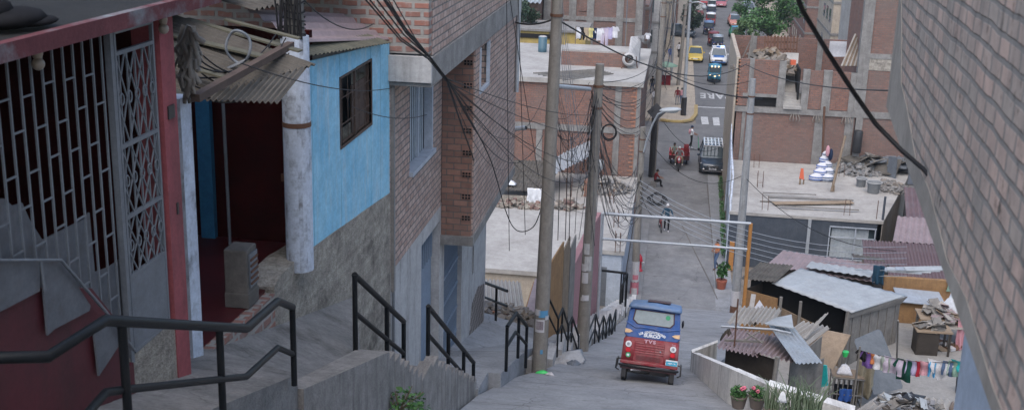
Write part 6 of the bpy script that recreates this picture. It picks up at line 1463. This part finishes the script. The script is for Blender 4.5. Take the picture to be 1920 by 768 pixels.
# rear window
wp=[(-.41,1.59),(.41,1.59),(.43,1.38),(.36,1.30),(-.34,1.30),(-.44,1.38)]
MB().slab([(x*1.06,-.006,1.44+(z-1.44)*1.12) for x,z in wp],(0,.02,0)).build('window_seal','tukdark',t)
wi=MB().slab([(x,-.014,z) for x,z in wp],(0,.02,0)).build('rear_window','glasslight',t)
mm=MB(); mm.tube([(.30,-.018,1.50),(.30,-.024,1.50)],.052,16); mm.build('round_sticker','stickergreen',wi); WL[wi.name]=V((0,0,0))
# moulded crease
c=MB(); c.tube([(-.60,-.004,1.31),(-.36,-.012,1.20),(-.28,-.012,1.225),(.02,-.012,1.215),(.10,-.012,1.19),(.34,-.012,1.215),(.60,-.004,1.27)],.012,6); c.build('crease','tukblue',t)
for s in (-1,1):
    MB().slab([(s*.60,-.012,1.07),(s*.60,-.012,1.16),(s*.50,-.015,1.15),(s*.43,-.015,1.115),(s*.50,-.015,1.075)],(0,.03,0)).build('side_reflector','lens_amber',t)
    o=MB().tube([(s*.49,.01,.83),(s*.49,-.035,.83)],.068,20).build('reversing_lamp','lens_white',t); WL[o.name]=V((0,0,0)); MB().tube([(s*.49,-.03,.83),(s*.49,-.042,.83)],.035,12).build('lamp_centre','chrome',o)
    MB().tube([(s*.49,.01,.70),(s*.49,-.03,.70)],.055,16).build('brake_lamp','lens_red',t)
MB().tube([(-.475,.0,.585),(-.475,-.012,.585)],.055,16).build('round_sticker','stickergreen',t)
MB().tube([(-.475,-.010,.585),(-.475,-.016,.585)],.026,12).build('sticker_centre','lettering',t)
# engine lid with louvres
lid=MB().box((-.36,-.012,.46),(.31,.02,.93)).build('engine_lid','tukred',t,bevel=.008); WL[lid.name]=V((0,0,0))
lv=MB()
for k in range(5):
    z=.865-k*.052
    for a,b in ((-.33,-.13),(-.11,.08),(.10,.29)) if k>0 else ((-.33,-.15),(.12,.29)):
        lv.add([(a,-.013,z),(b,-.013,z),(b,-.013,z+.028),(a,-.013,z+.028),(a,-.03,z+.004),(b,-.03,z+.004)],[(0,1,5,4),(4,5,2,3),(0,4,3),(1,2,5)])
lv.build('louvres','tukred',lid)
lv=MB()
for k in range(5): lv.box((-.30,-.018,.50+k*.022),(.24,-.011,.508+k*.022))
lv.build('ribs','tukdark',lid)
MB().tube([(.22,-.01,.74),(.22,-.035,.74)],.018,8).build('lid_lock','chrome',lid)
text('badge','TVS',.10,'letterpink',t,face_m((-.03,-.028,.925),(1,0,0),(0,0,1)),.004,1.3,bold=.004,spacing=1.25)
text('number','King',.045,'letterpink',t,face_m((.49,-.012,.925),(1,0,0),(0,0,1)),.002)
# arc lettering
arc='LOS CONQUISTADORES'; ra=.62
for i,ch in enumerate(arc):
    if ch==' ': continue
    a=(i-(len(arc)-1)/2)*.0545
    text('letter',ch,.064,'lettering',t,face_m((-.0+ra*math.sin(a),-.012,.515+ra*math.cos(a)),(math.cos(a),0,-math.sin(a)),(math.sin(a),0,math.cos(a))),.003,.9,bold=.004)
text('lettering','SURCO',.095,'lettering',t,face_m((.0,-.012,1.055),(1,0,0),(0,0,1)),.003,1.15,bold=.006)
# bumper, plate, guards
MB().box((-.63,-.10,.40),(.63,.02,.47)).build('bumper_shelf','tukred',t,bevel=.015)
b=MB(); b.tube([(-.64,-.02,.36),(-.62,-.13,.365),(.62,-.13,.365),(.64,-.02,.36)],.03,8); b.build('bumper_bar','blackplastic',t)
MB().box((-.62,-.09,.29),(.62,-.02,.37)).build('rear_skirt','tukdark',t)
pl_=MB().box((.36,-.115,.475),(.62,-.10,.60)).build('number_plate','platewhite',t); WL[pl_.name]=V((0,0,0)); MB().box((.37,-.119,.48),(.61,-.1145,.57)).build('plate_field','plateblue',pl_); text('plate_number','1457-6A',.05,'platewhite',pl_,face_m((.49,-.120,.525),(1,0,0),(0,0,1)),.001,1,bold=.002)
MB().box((.42,-.12,.605),(.56,-.05,.64)).build('plate_lamp','blackplastic',t)
for s in (-1,1):
    g=MB(); g.tube([(s*.62,-.08,.50),(s*.70,-.10,.48),(s*.71,-.10,.28),(s*.64,-.08,.24)],.018,6); g.tube([(s*.70,-.10,.48),(s*.70,.35,.48),(s*.71,.35,.28),(s*.71,-.10,.28)],.018,6); g.build('side_guard','blackplastic',t)
    wheel(t,(s*.52,.22,.235),.24,.12,rimmat='greymetal'); MB().box((s*.53-.05,-.06,.10),(s*.53+.05,-.045,.30)).build('mud_flap','blackplastic',t)
wheel(t,(0,2.2,.22),.22,.10)
e=MB(); e.cbox((-.15,.25,.27),(.6,.3,.16)); e.tube([(-.5,.22,.24),(.5,.22,.24)],.04,8); e.tube([(-.35,.0,.27),(-.1,-.02,.26),(.0,.1,.25)],.045,8); e.cbox((.25,.3,.24),(.3,.3,.12)); e.build('axle_engine','blackplastic',t)
MB().tube([(-.38,-.03,.27),(-.16,-.04,.30)],.035,8).build('exhaust','chrome',t)
MB().ball((.64,1.2,1.32),(.03,.06,.09),8,6).build('mirror','blackplastic',t)
MB().box((-.45,1.0,.95),(.45,1.3,1.35)).build('driver_seat','blackplastic',t)
pitch=-math.atan(.315)
p=PY(1212,719,23.9); t.location=p; t.scale=(1.0,1.0,1.0); print('TUK',p,rz(p.y)); t.rotation_euler=Euler((pitch,R(2.6),R(-2)),'XYZ')
# ================================================================ PEOPLE
def person(label,pos,rz_,pose,top='c_white',legs='c_black',hair='hair',h=1.68,shoes='c_white',sleeve='long',cap=None,extra=None,name='person',bag=None):
    s=h/1.72
    J=dict(pelvis=(0,0,.93),spine=(0,.0,1.12),chest=(0,.01,1.33),neck=(0,0,1.48),head=(0,.02,1.60),top=(0,.01,1.70),
      shL=(-.19,0,1.40),shR=(.19,0,1.40),elL=(-.24,0,1.12),elR=(.24,0,1.12),haL=(-.25,.05,.87),haR=(.25,.05,.87),fiL=(-.25,.07,.79),fiR=(.25,.07,.79),
      hiL=(-.10,0,.90),hiR=(.10,0,.90),knL=(-.11,.02,.49),knR=(.11,.02,.49),anL=(-.11,-.02,.09),anR=(.11,-.02,.09),toL=(-.12,.15,.04),toR=(.12,.15,.04))
    J.update(pose)
    J={k:V(v)*s for k,v in J.items()}
    rad=dict(pelvis=(.15,.11),spine=(.135,.10),chest=(.155,.105),neck=(.055,.055),head=(.082,.098),top=(.055,.065),shL=(.065,.06),shR=(.065,.06),elL=(.045,.043),elR=(.045,.043),haL=(.032,.024),haR=(.032,.024),fiL=(.034,.014),fiR=(.034,.014),hiL=(.095,.095),hiR=(.095,.095),knL=(.062,.062),knR=(.062,.062),anL=(.044,.044),anR=(.044,.044),toL=(.042,.028),toR=(.042,.028))
    ed=[('pelvis','spine'),('spine','chest'),('chest','neck'),('neck','head'),('head','top'),('chest','shL'),('chest','shR'),('shL','elL'),('shR','elR'),('elL','haL'),('elR','haR'),('haL','fiL'),('haR','fiR'),('pelvis','hiL'),('pelvis','hiR'),('hiL','knL'),('hiR','knR'),('knL','anL'),('knR','anR'),('anL','toL'),('anR','toR')]
    K=list(J); me=bpy.data.meshes.new('b'); me.from_pydata([J[k] for k in K],[(K.index(a),K.index(b)) for a,b in ed],[])
    o=bpy.data.objects.new('b',me); col.objects.link(o)
    md=o.modifiers.new('s','SKIN'); ss=o.modifiers.new('u','SUBSURF'); ss.levels=2; ss.render_levels=2
    for i,k in enumerate(K):
        sv=me.skin_vertices[0].data[i]; sv.radius=tuple(x*s for x in rad[k]); sv.use_root=(k=='pelvis')
    bpy.context.view_layer.update()
    bm_=bpy.data.meshes.new_from_object(o.evaluated_get(bpy.context.evaluated_depsgraph_get())); bpy.data.objects.remove(o)
    m=MB(); m.add([v.co.copy() for v in bm_.vertices],[tuple(p.vertices) for p in bm_.polygons],True)
    # fingers: own tapered chains rooted in the palm
    for sd in 'LR':
        a,b=J['ha'+sd],J['fi'+sd]; d=(b-a).normalized(); side=d.cross(V((0,1,0))) if abs(d.y)<.9 else V((1,0,0)); side.normalize(); nrm_=side.cross(d)
        for f in range(4):
            o_=b-d*.01+side*(f-1.5)*.017*s; l=(.07,.08,.075,.058)[f]*s; m.tube([o_,o_+d*l*.45+nrm_*.006,o_+d*l*.9+nrm_*.022],[.009,.008,.006],6)
        o_=a+d*.03; sg=1 if sd=='L' else -1; m.tube([o_+side*.02*sg,o_+side*.05*sg+d*.03,o_+side*.055*sg+d*.06],[.011,.009,.007],6)
    mats=['skin',top,legs,shoes]; mi=[]
    segs=[]
    for a,b in ed:
        k=0
        if 'to' in (a[:2],b[:2]) and b!='top': k=3
        elif b in('hiL','hiR','knL','knR','anL','anR'): k=2
        elif a in('pelvis','spine') or b in ('shL','shR'): k=1
        elif b in('elL','elR'): k=1
        elif b in('haL','haR'): k=1 if sleeve=='long' else 0
        elif (a,b)==('chest','neck'): k=1
        segs.append((J[a],J[b],k))
    def near(p):
        best=9;bk=0
        for a,b,k in segs:
            ab=b-a; tt=max(0,min(1,(p-a).dot(ab)/max(1e-9,ab.length_squared))); dd=(p-a-ab*tt).length
            if dd<best: best=dd;bk=k
        return bk
    for f in m.f:
        c=V((0,0,0)); 
        for i in f: c+=m.v[i]
        mi.append(near(c/len(f)))
    t=thing(name,label,'person',(0,0,0))
    ob=m.build('body',None,t,mats=mats,mi=mi)
    H_=J['head']; fw=V((0,1,0)); 
    hr=MB(); hr.ball(H_+V((0,-.022,.028))*s,(.091*s,.102*s,.105*s),14,10); 
    hair_o=hr.build('hair' if not cap else 'cap',hair if not cap else cap,t)
    fc=MB(); fc.ball(H_+V((0,.10,-.015))*s,(.014*s,.02*s,.026*s),6,5); fc.ball(H_+V((-.088,.0,-.01))*s,(.012*s,.02*s,.03*s),6,5); fc.ball(H_+V((.088,.0,-.01))*s,(.012*s,.02*s,.03*s),6,5); fc.build('nose_and_ears','skin',t)
    ey=MB()
    for q in (-1,1): ey.ball(H_+V((q*.032,.088,.012))*s,.011*s,6,5)
    ey.build('eyes','blackplastic',t)
    MB().ball(H_+V((0,.092,-.052))*s,(.024*s,.008*s,.007*s),6,4).build('mouth','lips',t)
    if bag: 
        c=J['chest']+V((0,-.17,-.08))*s; MB().ball(c,(.15,.09,.2),10,8).build('backpack',bag,t)
    place(t,pos,rz_); return t
walk=dict(knL=(-.11,.16,.52),anL=(-.11,.10,.10),toL=(-.12,.26,.06),knR=(.11,.02,.49),anR=(.11,-.22,.12),toR=(.12,-.08,.05),elL=(-.25,-.10,1.13),haL=(-.25,.02,.89),fiL=(-.25,.06,.82),elR=(.25,.06,1.13),haR=(.24,.22,.95),fiR=(.24,.28,.90))
# woman in orange walking up the pavement edge
person('woman in an orange top and grey patterned trousers walking on the right pavement',PZ(1342,505,.02),PI/2+.5,{**walk,'elL':(-.25,.05,1.14),'haL':(-.18,.25,1.10),'fiL':(-.12,.30,1.1),'elR':(.25,.05,1.14),'haR':(.15,.25,1.05),'fiR':(.08,.29,1.05)},'c_orange','c_jean',h=1.66,shoes='rust',sleeve='short')
# child-like person in red sitting on the kerb
sit=dict(pelvis=(0,0,.42),spine=(0,.03,.62),chest=(0,.10,.82),neck=(0,.14,.97),head=(0,.18,1.09),top=(0,.18,1.19),shL=(-.18,.10,.89),shR=(.18,.10,.89),elL=(-.24,.28,.68),elR=(.24,.28,.68),haL=(-.16,.50,.62),haR=(.16,.50,.62),fiL=(-.14,.57,.6),fiR=(.14,.57,.6),hiL=(-.10,.04,.40),hiR=(.10,.04,.40),knL=(-.14,.42,.46),knR=(.14,.42,.46),anL=(-.13,.44,.09),anR=(.13,.40,.09),toL=(-.14,.60,.04),toR=(.14,.56,.04))
sp=PZ(1234,350,.02); person('man in a red shirt and black trousers sitting at the left kerb',sp+V((-.25,0,-.0)),-PI/2+.2,sit,'c_dkred','c_black',shoes='c_black',sleeve='short')
MB().box(sp+V((-.50,-.2,.0)),sp+V((-.12,.2,.36))).build('seat_block','concrete',None,'low block under the man sitting at the left kerb','block')
# cyclist standing with bicycle
cy=PZ(1249,434,.0); person('man in a blue jacket and pale cap walking with a bicycle up the street',cy,PI,{**walk,'elL':(-.30,.10,1.16),'haL':(-.36,.30,1.02),'fiL':(-.38,.36,1.0),'elR':(.28,.10,1.14),'haR':(.34,.30,1.0),'fiR':(.36,.36,1.0)},'c_denimteal','c_black',cap='c_white',h=1.68)
def bicycle(label,loc,rot):
    t=thing('bicycle',label,'bicycle',(0,0,0))
    for y in (-.52,.52):
        m=MB(); m.tube([V((0,y+.33*math.cos(a*2*PI/20),.34+.33*math.sin(a*2*PI/20))) for a in range(21)],.022,6,caps=False); w=m.build('wheel','rubber',t); WL[w.name]=V((0,0,0))
        m=MB()
        for k in range(8): m.tube([(0,y,.34),(0,y+.32*math.cos(k*PI/4),.34+.32*math.sin(k*PI/4))],.004,3)
        m.build('spokes','chrome',w)
    m=MB(); 
    for a,b in (((0,.52,.34),(0,.12,.30)),((0,.12,.30),(0,.22,.82)),((0,.22,.78),(0,-.38,.84)),((0,.12,.30),(0,-.36,.74)),((0,.52,.34),(0,.22,.78)),((0,-.52,.34),(0,-.38,.95))): m.tube([a,b],.018,6)
    m.build('frame','redcar',t); MB().tube([(-.28,-.42,1.0),(0,-.38,.97),(.28,-.42,1.0)],.014,6).build('handlebar','chrome',t); MB().ball((0,.24,.88),(.07,.13,.035),8,5).build('saddle','blackplastic',t)
    m=MB(); m.tube([(-.08,.12,.30),(.08,.12,.30)],.015,5); m.tube([(0,.12+.08*math.cos(k*.6),.3+.08*math.sin(k*.6)) for k in range(11)],.008,4); m.build('crank','chrome',t)
    place(t,loc,rot); return t
bicycle('old red framed bicycle held by the man in the blue jacket',PZ(1236,432,0)+V((0.05,.15,0)),.12)
# scooter rider
sc=PZ(1295,281,.0)
person('man in a pink and white shirt and cap riding a kick scooter across the junction',sc+V((0,0,.14)),-PI/2,{'elL':(-.24,.14,1.14),'haL':(-.16,.36,1.06),'fiL':(-.14,.43,1.05),'elR':(.24,.14,1.14),'haR':(.16,.36,1.06),'fiR':(.14,.43,1.05),'anL':(-.08,-.16,.09),'toL':(-.09,0,.04)},'c_white','c_black',cap='c_navy',h=1.72,sleeve='short',bag='c_pink')
t=thing('kick_scooter','dark kick scooter with a green stem under the man in the pink and white shirt','scooter',(0,0,0))
MB().box((-.07,-.35,.09),(.07,.42,.13)).build('deck','c_grey',t,bevel=.01)
for y in (-.42,.52): wheel(t,(0,y,.10),.10,.05)
MB().tube([(0,.52,.12),(0,.40,1.05)],.022,6).build('stem','stickergreen',t); MB().tube([(-.22,.40,1.06),(.22,.40,1.06)],.016,6).build('handlebar','blackplastic',t)
place(t,sc+V((.08,0,0)),-PI/2)
# cargo tricycle with two riders
cg=PZ(1272,318,0)+V((0,.9,0))
t=thing('cargo_tricycle','red motor cargo tricycle carrying two people up the street','tricycle',(0,0,0))
wheel(t,(0,-1.25,.28),.28,.10); 
for s in (-1,1): wheel(t,(s*.55,.9,.27),.27,.12)
m=MB(); m.tube([(0,-1.25,.3),(0,-1.0,.95)],.035,6); m.bar((-.36,-.92,1.0),(.36,-.92,1.0),.03); m.build('fork','chrome',t)
m=MB(); loftbody(m,[(-.95,[(0,.55),(.10,.55),(.13,.8),(0,.88)]),(-.55,[(0,.40),(.16,.4),(.18,.75),(0,.92)]),(.1,[(0,.45),(.14,.45),(.16,.65),(0,.74)])]); m.build('motor_body','redcar',t)
MB().ball((0,-1.18,.80),(.09,.06,.09),10,6).build('headlight','lens_white',t); MB().box((-.06,-1.32,.58),(.06,-1.10,.64)).build('mudguard','redcar',t)
m=MB(); m.box((-.72,.35,.42),(.72,1.75,.50)); m.box((-.72,.35,.50),(-.68,1.75,.95)); m.box((.68,.35,.50),(.72,1.75,.95)); m.box((-.68,1.71,.50),(.68,1.75,.95)); m.build('cargo_box','redcar',t)
m=MB(); m.box((-.72,.30,.42),(.72,.345,.72)); m.bar((-.72,.33,.98),(.72,.33,.98),.03); m.build('front_rail','tukdark',t)
MB().box((.30,.7,.5),(.64,1.6,1.3)).build('cargo','c_dkred',t,bevel=.03)
MB().ball((0,-.25,.80),(.14,.3,.06),8,5).build('saddle','blackplastic',t)
place(t,cg,0)
ride=dict(pelvis=(0,0,.84),spine=(0,.04,1.02),chest=(0,.10,1.20),neck=(0,.14,1.34),head=(0,.17,1.45),top=(0,.17,1.55),shL=(-.19,.1,1.27),shR=(.19,.1,1.27),elL=(-.30,.30,1.10),elR=(.30,.30,1.10),haL=(-.30,.56,1.04),haR=(.30,.56,1.04),fiL=(-.30,.62,1.02),fiR=(.30,.62,1.02),hiL=(-.11,.03,.82),hiR=(.11,.03,.82),knL=(-.26,.38,.70),knR=(.26,.38,.70),anL=(-.24,.30,.32),anR=(.24,.30,.32),toL=(-.25,.44,.28),toR=(.25,.44,.28))
person('driver in a pale grey top and white cap riding the red cargo tricycle',cg+V((0,-.32,.03)),PI,ride,'c_grey','c_khaki',cap='c_white',sleeve='long')
sit2={k:(v[0],v[1],v[2]+.28) for k,v in sit.items()}
person('passenger in a sage green shirt sitting in the box of the red cargo tricycle',cg+V((-.36,.75,.12)),PI,sit2,'c_sage','c_brown',sleeve='short')
# pedestrians by the far corner
def ped(u,v,lab,top,legs,rot=0,z=.15,**k): return person(lab,PZ(u,v,z),rot,walk if k.pop('w',0) else {},top,legs,shoes='c_black',**k)
ped(1269,197,'woman in a dark red top and jeans, left of the pair by the lamp post','c_dkred','c_grey',.2,h=1.6)
ped(1277,197,'woman in a pinkish top and blue jeans, right of the pair by the lamp post','c_pink','c_jean',-.2,h=1.55)
ped(1226,202,'pedestrian in a white shirt and grey trousers beside the dark leaning pole','c_white','c_grey',.5,w=1)
ped(1222,176,'pedestrian in black beside the red brick house corner','c_black','c_navy',.5)
ped(1256,116,'pedestrian in bright blue left of the yellow taxi','c_blue','c_blue',.1)
ped(1272,108,'pedestrian in a white shirt and dark trousers near the yellow taxi','c_white','c_black',-.4,w=1)
# market stand under a green cover
p=PZ(1247,160,.15); t=thing('street_stall','small street stall with a green umbrella cover by the leaning poles','stall',tuple(p))
MB().tube([p,p+V((0,0,2.2))],.04,6).build('pole','blackplastic',t); MB().lathe(p+V((0,0,1.9)),[(1.1,0),(1.12,.03),(.6,.25),(.05,.42)],12).build('cover','c_mint',t); MB().box(p+V((-.6,.1,0)),p+V((.5,.6,.9))).build('counter','c_dkred',t)
p=PZ(1229,116,.15); drape('blue_banner',p+V((0,0,3.2)),.8,2.6,.1,'c_blue',label='blue cloth banner hanging above the pavement beyond the terrace roof edge',cat='banner',seed=3)
# small litter
q=PY(1017,714,24.0); q.z=rz(24)+.02; heapcloth('litter',q,(.16,.08,.05),'plasticgreen','scrap of bright green plastic at the foot of the nearest pole','litter',3)
q=PY(1031,718,23.8); q.z=rz(23.8)+.02; heapcloth('litter',q,(.10,.06,.05),'paper','small black and white wrapper near the foot of the nearest pole','litter',4)
heapcloth('paving_patch',(-2.25,26.4,rz(26.4)-.02),(.55,.9,.10),'cement','cement lump on the ramp between the two nearest poles','cement lump',5)
heapcloth('stone',(-2.0,26.2,rz(26.2)),(.16,.25,.09),'greymetal','dark stone on the ramp edge between the two nearest poles','stone',6)
# ================================================================ TREES
def tree(label,base,h,crown,r,mat,seed,leaf=.22,n=5200,trunk=.22,cl=26):
    rd=random.Random(seed); base=V(base); t=thing('street_tree',label,'tree',tuple(base))
    m=MB(); top=base+V((0,0,h*.55)); m.tube([base,base+V((.1,.1,h*.3)),top],[trunk,trunk*.8,trunk*.6],8)
    cs=[]
    for k in range(cl):
        a=rd.random()*2*PI; q=rd.random()**.5; zz=rd.uniform(-.9,1)
        c=V(crown)+V((r[0]*q*math.cos(a)*math.sqrt(max(.05,1-zz*zz)),r[1]*q*math.sin(a)*math.sqrt(max(.05,1-zz*zz)),r[2]*zz)); cs.append((c,rd.uniform(.22,.42)*min(r[0],r[2])*1.3))
        if k%2==0: m.tube([top-V((0,0,rd.random()*h*.15)),top.lerp(c,.5)+V((0,0,.2)),c],[trunk*.35,trunk*.2,.03],5)
    m.build('trunk','bark',t)
    f=MB()
    for i in range(n):
        c,s_=cs[rd.randrange(cl)]; d=V((rd.gauss(0,1),rd.gauss(0,1),rd.gauss(0,.8))).normalized()*s_*rd.random()**.45; p=c+d
        e=Euler((rd.uniform(-1,1),rd.uniform(-1,1),rd.random()*6)).to_matrix(); w=leaf*rd.uniform(.5,1.2)
        f.add([p+e@V(v) for v in ((-w*.5,0,0),(0,-w*.3,0),(w*.5,0,0),(0,w*.3,0))],[(0,1,2,3)])
    f.build('crown',mat,t)
b=PZ(1440,80,0); c=PY(1437,22,126)
tree('leafy green street tree overhanging the parked cars on the right of the far road',(c.x+.6,126,0),7,c,(3.5,3.2,1.9),'leafbright',4,.36,6500,.25,34)
c=PY(1398,57,122); f=tree('low bushy tree left of the big street tree, half covering the teal green car',(c.x,122,0),4.5,c,(1.7,1.6,.85),'grassgreen',6,.3,2600,.14,16)
c=PY(991,48,86); tree('dark leafed tree beyond the yellow house, left of the nearest pole',(c.x,86,0),9,c,(1.1,1.5,1.9),'leafdark',8,.25,2600,.16,18)
c=PY(1300,28,150); tree('dark bare looking tree on the left side of the far road',(c.x,150,0),7,c,(1.6,2,1.6),'leafdark',10,.35,2200,.2,16)
# ================================================================ CABLES
rd=random.Random(99)
# thick near cable ending on the near brick wall
P=[PY(1487,-30,5.2),PY(1505,20,5.3),PY(1552,98,5.5),PY(1600,172,5.6),PY(1642,232,5.7),PY(1690,281,5.6),PY(1730,315,5.5),PY(1765,352,5.35)]
for q in (P[-1],): pass
wire(0,0,0,'thick black twisted cable hanging down to the near brick wall on the right',.012,pts=P)
q=PX(1772,375,1.16); MB().lathe(q,[(.008,-.02),(.016,0),(.008,.02)],8,Matrix.Rotation(PI/2,3,'Y')).build('cable_hole','darkin',None,'dark round hole in the near brick wall under the end of the thick cable','hole')
# the heavy bundle from top left
K1=PY(805,108,11.5); K2=PY(838,150,13.0)
S0=PY(690,-20,7.5); 
for k in range(9):
    o=V((rd.uniform(-.05,.05),rd.uniform(-.05,.05),rd.uniform(-.05,.05))); 
    a=PY(678+k*5,-25,7.5)+o
    pts=[a,a.lerp(K1,.5)+V((0,0,-.05))+o*.6,K1+o*.5,K2+o*.4]
    ends=[(1100,250,29.4),(1120,300,29.4),(1102,330,29.5),(1020,250,24.4),(1118,215,29.5),(1100,400,29.5),(965,300,27),(1020,180,24.4),(1110,350,29.5)][k]
    e=PY(*ends); mid=sagline(K2+o*.4,e,.15+.22*(k%4),12)[1:]
    wire(0,0,0,'black cable of the heavy bundle sweeping from the top left past the overhanging brick house',.0065 if k<5 else .0045,pts=pts+mid,group='cables of the heavy bundle')
# two drops to the rubble roof
for k,(pp,lab) in enumerate((([(838,150,13),(862,225,17),(885,290,22),(905,345,28),(932,368,40)],'black cable dropping from the heavy bundle to the lean-to on the white roof'),([(838,150,13),(868,200,17),(920,300,23),(950,400,26),(970,432,26),(1000,425,25),(1018,380,24.4)],'loose cable hanging in a deep loop in front of the white roof'))):
    q=[PY(*x) for x in pp]
    # smooth
    def cr(q,n=6):
        out=[]; qq=[q[0]]+q+[q[-1]]
        for i in range(1,len(qq)-2):
            for j in range(n):
                t=j/n; a,b,c,d=qq[i-1],qq[i],qq[i+1],qq[i+2]; out.append(.5*((2*b)+(c-a)*t+(2*a-5*b+4*c-d)*t*t+(3*b-a-3*c+d)*t**3))
        return out+[q[-1]]
    wire(0,0,0,lab,.013 if k==0 else .012,pts=cr(q))
# thinner lines left
for (a,b,s_,lab,r) in (((455,120,9.5),(735,165,18.3),.12,'thin wire running from the shack roof past the barred window to the house corner',.006),
    ((660,200,14),(800,215,18),.1,'thin grey wire under the overhang of the brick house',.006),
    ((560,-10,12),(700,45,17),.2,'thin wire over the pink corrugated sheet',.008),
    ((960,40,29),(1042,35,24.5),.1,'short bent cable at the top of the nearest pole',.02)):
    wire(PY(*a),PY(*b),s_,lab,r)
# vertical cables in front of the overhanging house
for k,(u0,v0,u1,v1,y) in enumerate(((950,0,955,470,25),(972,0,985,440,25),(955,-10,1010,330,25))):
    wire(PY(u0,v0,y),PY(u1,v1,y),.05,'thin vertical cable hanging to the left of the nearest pole',.008,group='vertical cables by the nearest pole')
# pole 1 to right: two long lines
wire(PY(1042,35,24.5),PY(1400,120,60),.9,'long black cable from the nearest pole top across the street to the brick shell',.02)
wire(PY(1400,122,60),PY(1668,170,30),.3,'long black cable continuing from the brick shell roof towards the near brick wall',.018)
wire(PY(1232,125,62),PY(1430,185,52.5),.4,'double black cable from the densest tangle to the tall grey street pole',.035)
wire(PY(1236,120,62),PY(1415,150,52.5),.6,'thin cable above the double cable crossing the far street',.012)
wire(PY(1245,230,54),PY(1360,270,60),.8,'cable from the curved street lamp across the junction',.012)
wire(PY(1205,245,54),PY(1390,330,52.5),1.2,'sagging cable from the yellowish pole over the SUV to the grey street pole',.014)
wire(PY(1395,330,52.5),PY(1680,470,42),.8,'cable crossing low over the white roof towards the long red roof',.014)
# five parallel pale lines across the dark wall
for k in range(6):
    wire(PY(1200,338+k*9,54),PY(1700,462+k*11,40),1.0,'pale cable in the set crossing in front of the dark walled house',.012,group='parallel pale cables over the height barrier',mat='galv')
# fan between pole 1, pole 2 and pole 3
for k in range(16):
    a=PY(1112+rd.uniform(-8,10),170+rd.uniform(0,110),29.6); b=PY(1196+rd.uniform(-4,6),300+rd.uniform(0,90),54.2)
    wire(a,b,rd.uniform(.8,3.2),'cable in the fan strung between the second pole and the yellowish pole',.010,mat='cablegrey' if k%3 else 'cable',group='fan of cables between the second and the yellowish pole')
for k in range(16):
    a=PY(1030+rd.uniform(-6,6),60+rd.uniform(0,200),24.6); b=PY(1108+rd.uniform(-6,10),150+rd.uniform(0,190),29.6)
    wire(a,b,rd.uniform(.3,1.6),'cable strung between the nearest and the second pole',.006,mat='cablegrey' if k%2 else 'cable',group='cables between the nearest two poles')
for k in range(12):
    a=PY(1040+k*2,-20,40); b=PY(1075+k*5,300+rd.uniform(0,60),29.8)
    if k<7: wire(a,b,rd.uniform(.1,.5),'slanting cable rising from the second pole out of the top of the view',.008,mat='cablegrey',group='slanting cables above the second pole')
for k in range(11):
    a=PY(1118+rd.uniform(-8,8),160+rd.uniform(0,40),29.4); z0=rd.uniform(1.5,4.8); p2=a+V((rd.uniform(-.35,.35),0,-z0))
    wire(0,0,0,'loose cable dangling along the second utility pole',.008,mat='cablegrey' if k%2 else 'cable',pts=[a,a.lerp(p2,.3)+V((rd.uniform(-.1,.1),-.1,0)),a.lerp(p2,.7)+V((rd.uniform(-.12,.12),-.12,0)),p2],group='cables dangling on the second pole')
# tangles beyond
for k in range(22):
    a=PY(1242+rd.uniform(-6,30),rd.uniform(-10,60),rd.uniform(98,112)); b=PY(1222+rd.uniform(0,30),110+rd.uniform(0,60),rd.uniform(88,110))
    wire(a,b,rd.uniform(.3,1.8),'cable in the dense tangle between the leaning poles left of the far road',.022,mat='cablegrey' if k%2 else 'cable',group='dense cable tangle left of the far road')
for k in range(10):
    a=PY(1115,150+k*5,29.8); b=PY(1238,95+k*8,90)
    wire(a,b,rd.uniform(.5,2.5),'long cable from the second pole past the red brick house to the tangle',.014,group='long cables past the red brick house')
for k in range(10):
    a=PY(1200+rd.uniform(-3,6),345+rd.uniform(-30,60),54); b=a+V((rd.uniform(-1.8,1.2),rd.uniform(-.4,.4),rd.uniform(-.9,.5)))
    wire(a,b,rd.uniform(.3,.9),'loose end of cable bunched halfway up the yellowish pole',.014,group='cable ends on the yellowish pole')
m=MB(); c=PY(1232,375,53.6)
for k in range(6): m.tube([c+V((.5*math.cos(a*.7+k)*(1-k*.1),.1*k,.28*math.sin(a*.7+k))) for a in range(9)],.02,5)
m.build('cable_coil','cable',None,'dark coil of cable hanging over the left kerb beside the yellowish pole','cable coil')
# upright rebar / ropes by the fence
for k,u in enumerate((1052,1066,1073)):
    wire(PY(u,250,31),PY(u-6,450,31),.03,'thin dark rope hanging straight down above the plank panels',.012,group='ropes above the plank panels')

# ================================================================ HAZE
m=MB(); m.box((-120,-12,-1.2),(120,262,34)); hz=m.build('haze','haze',None,'thin grey daylight haze over the street','haze',kind='stuff')
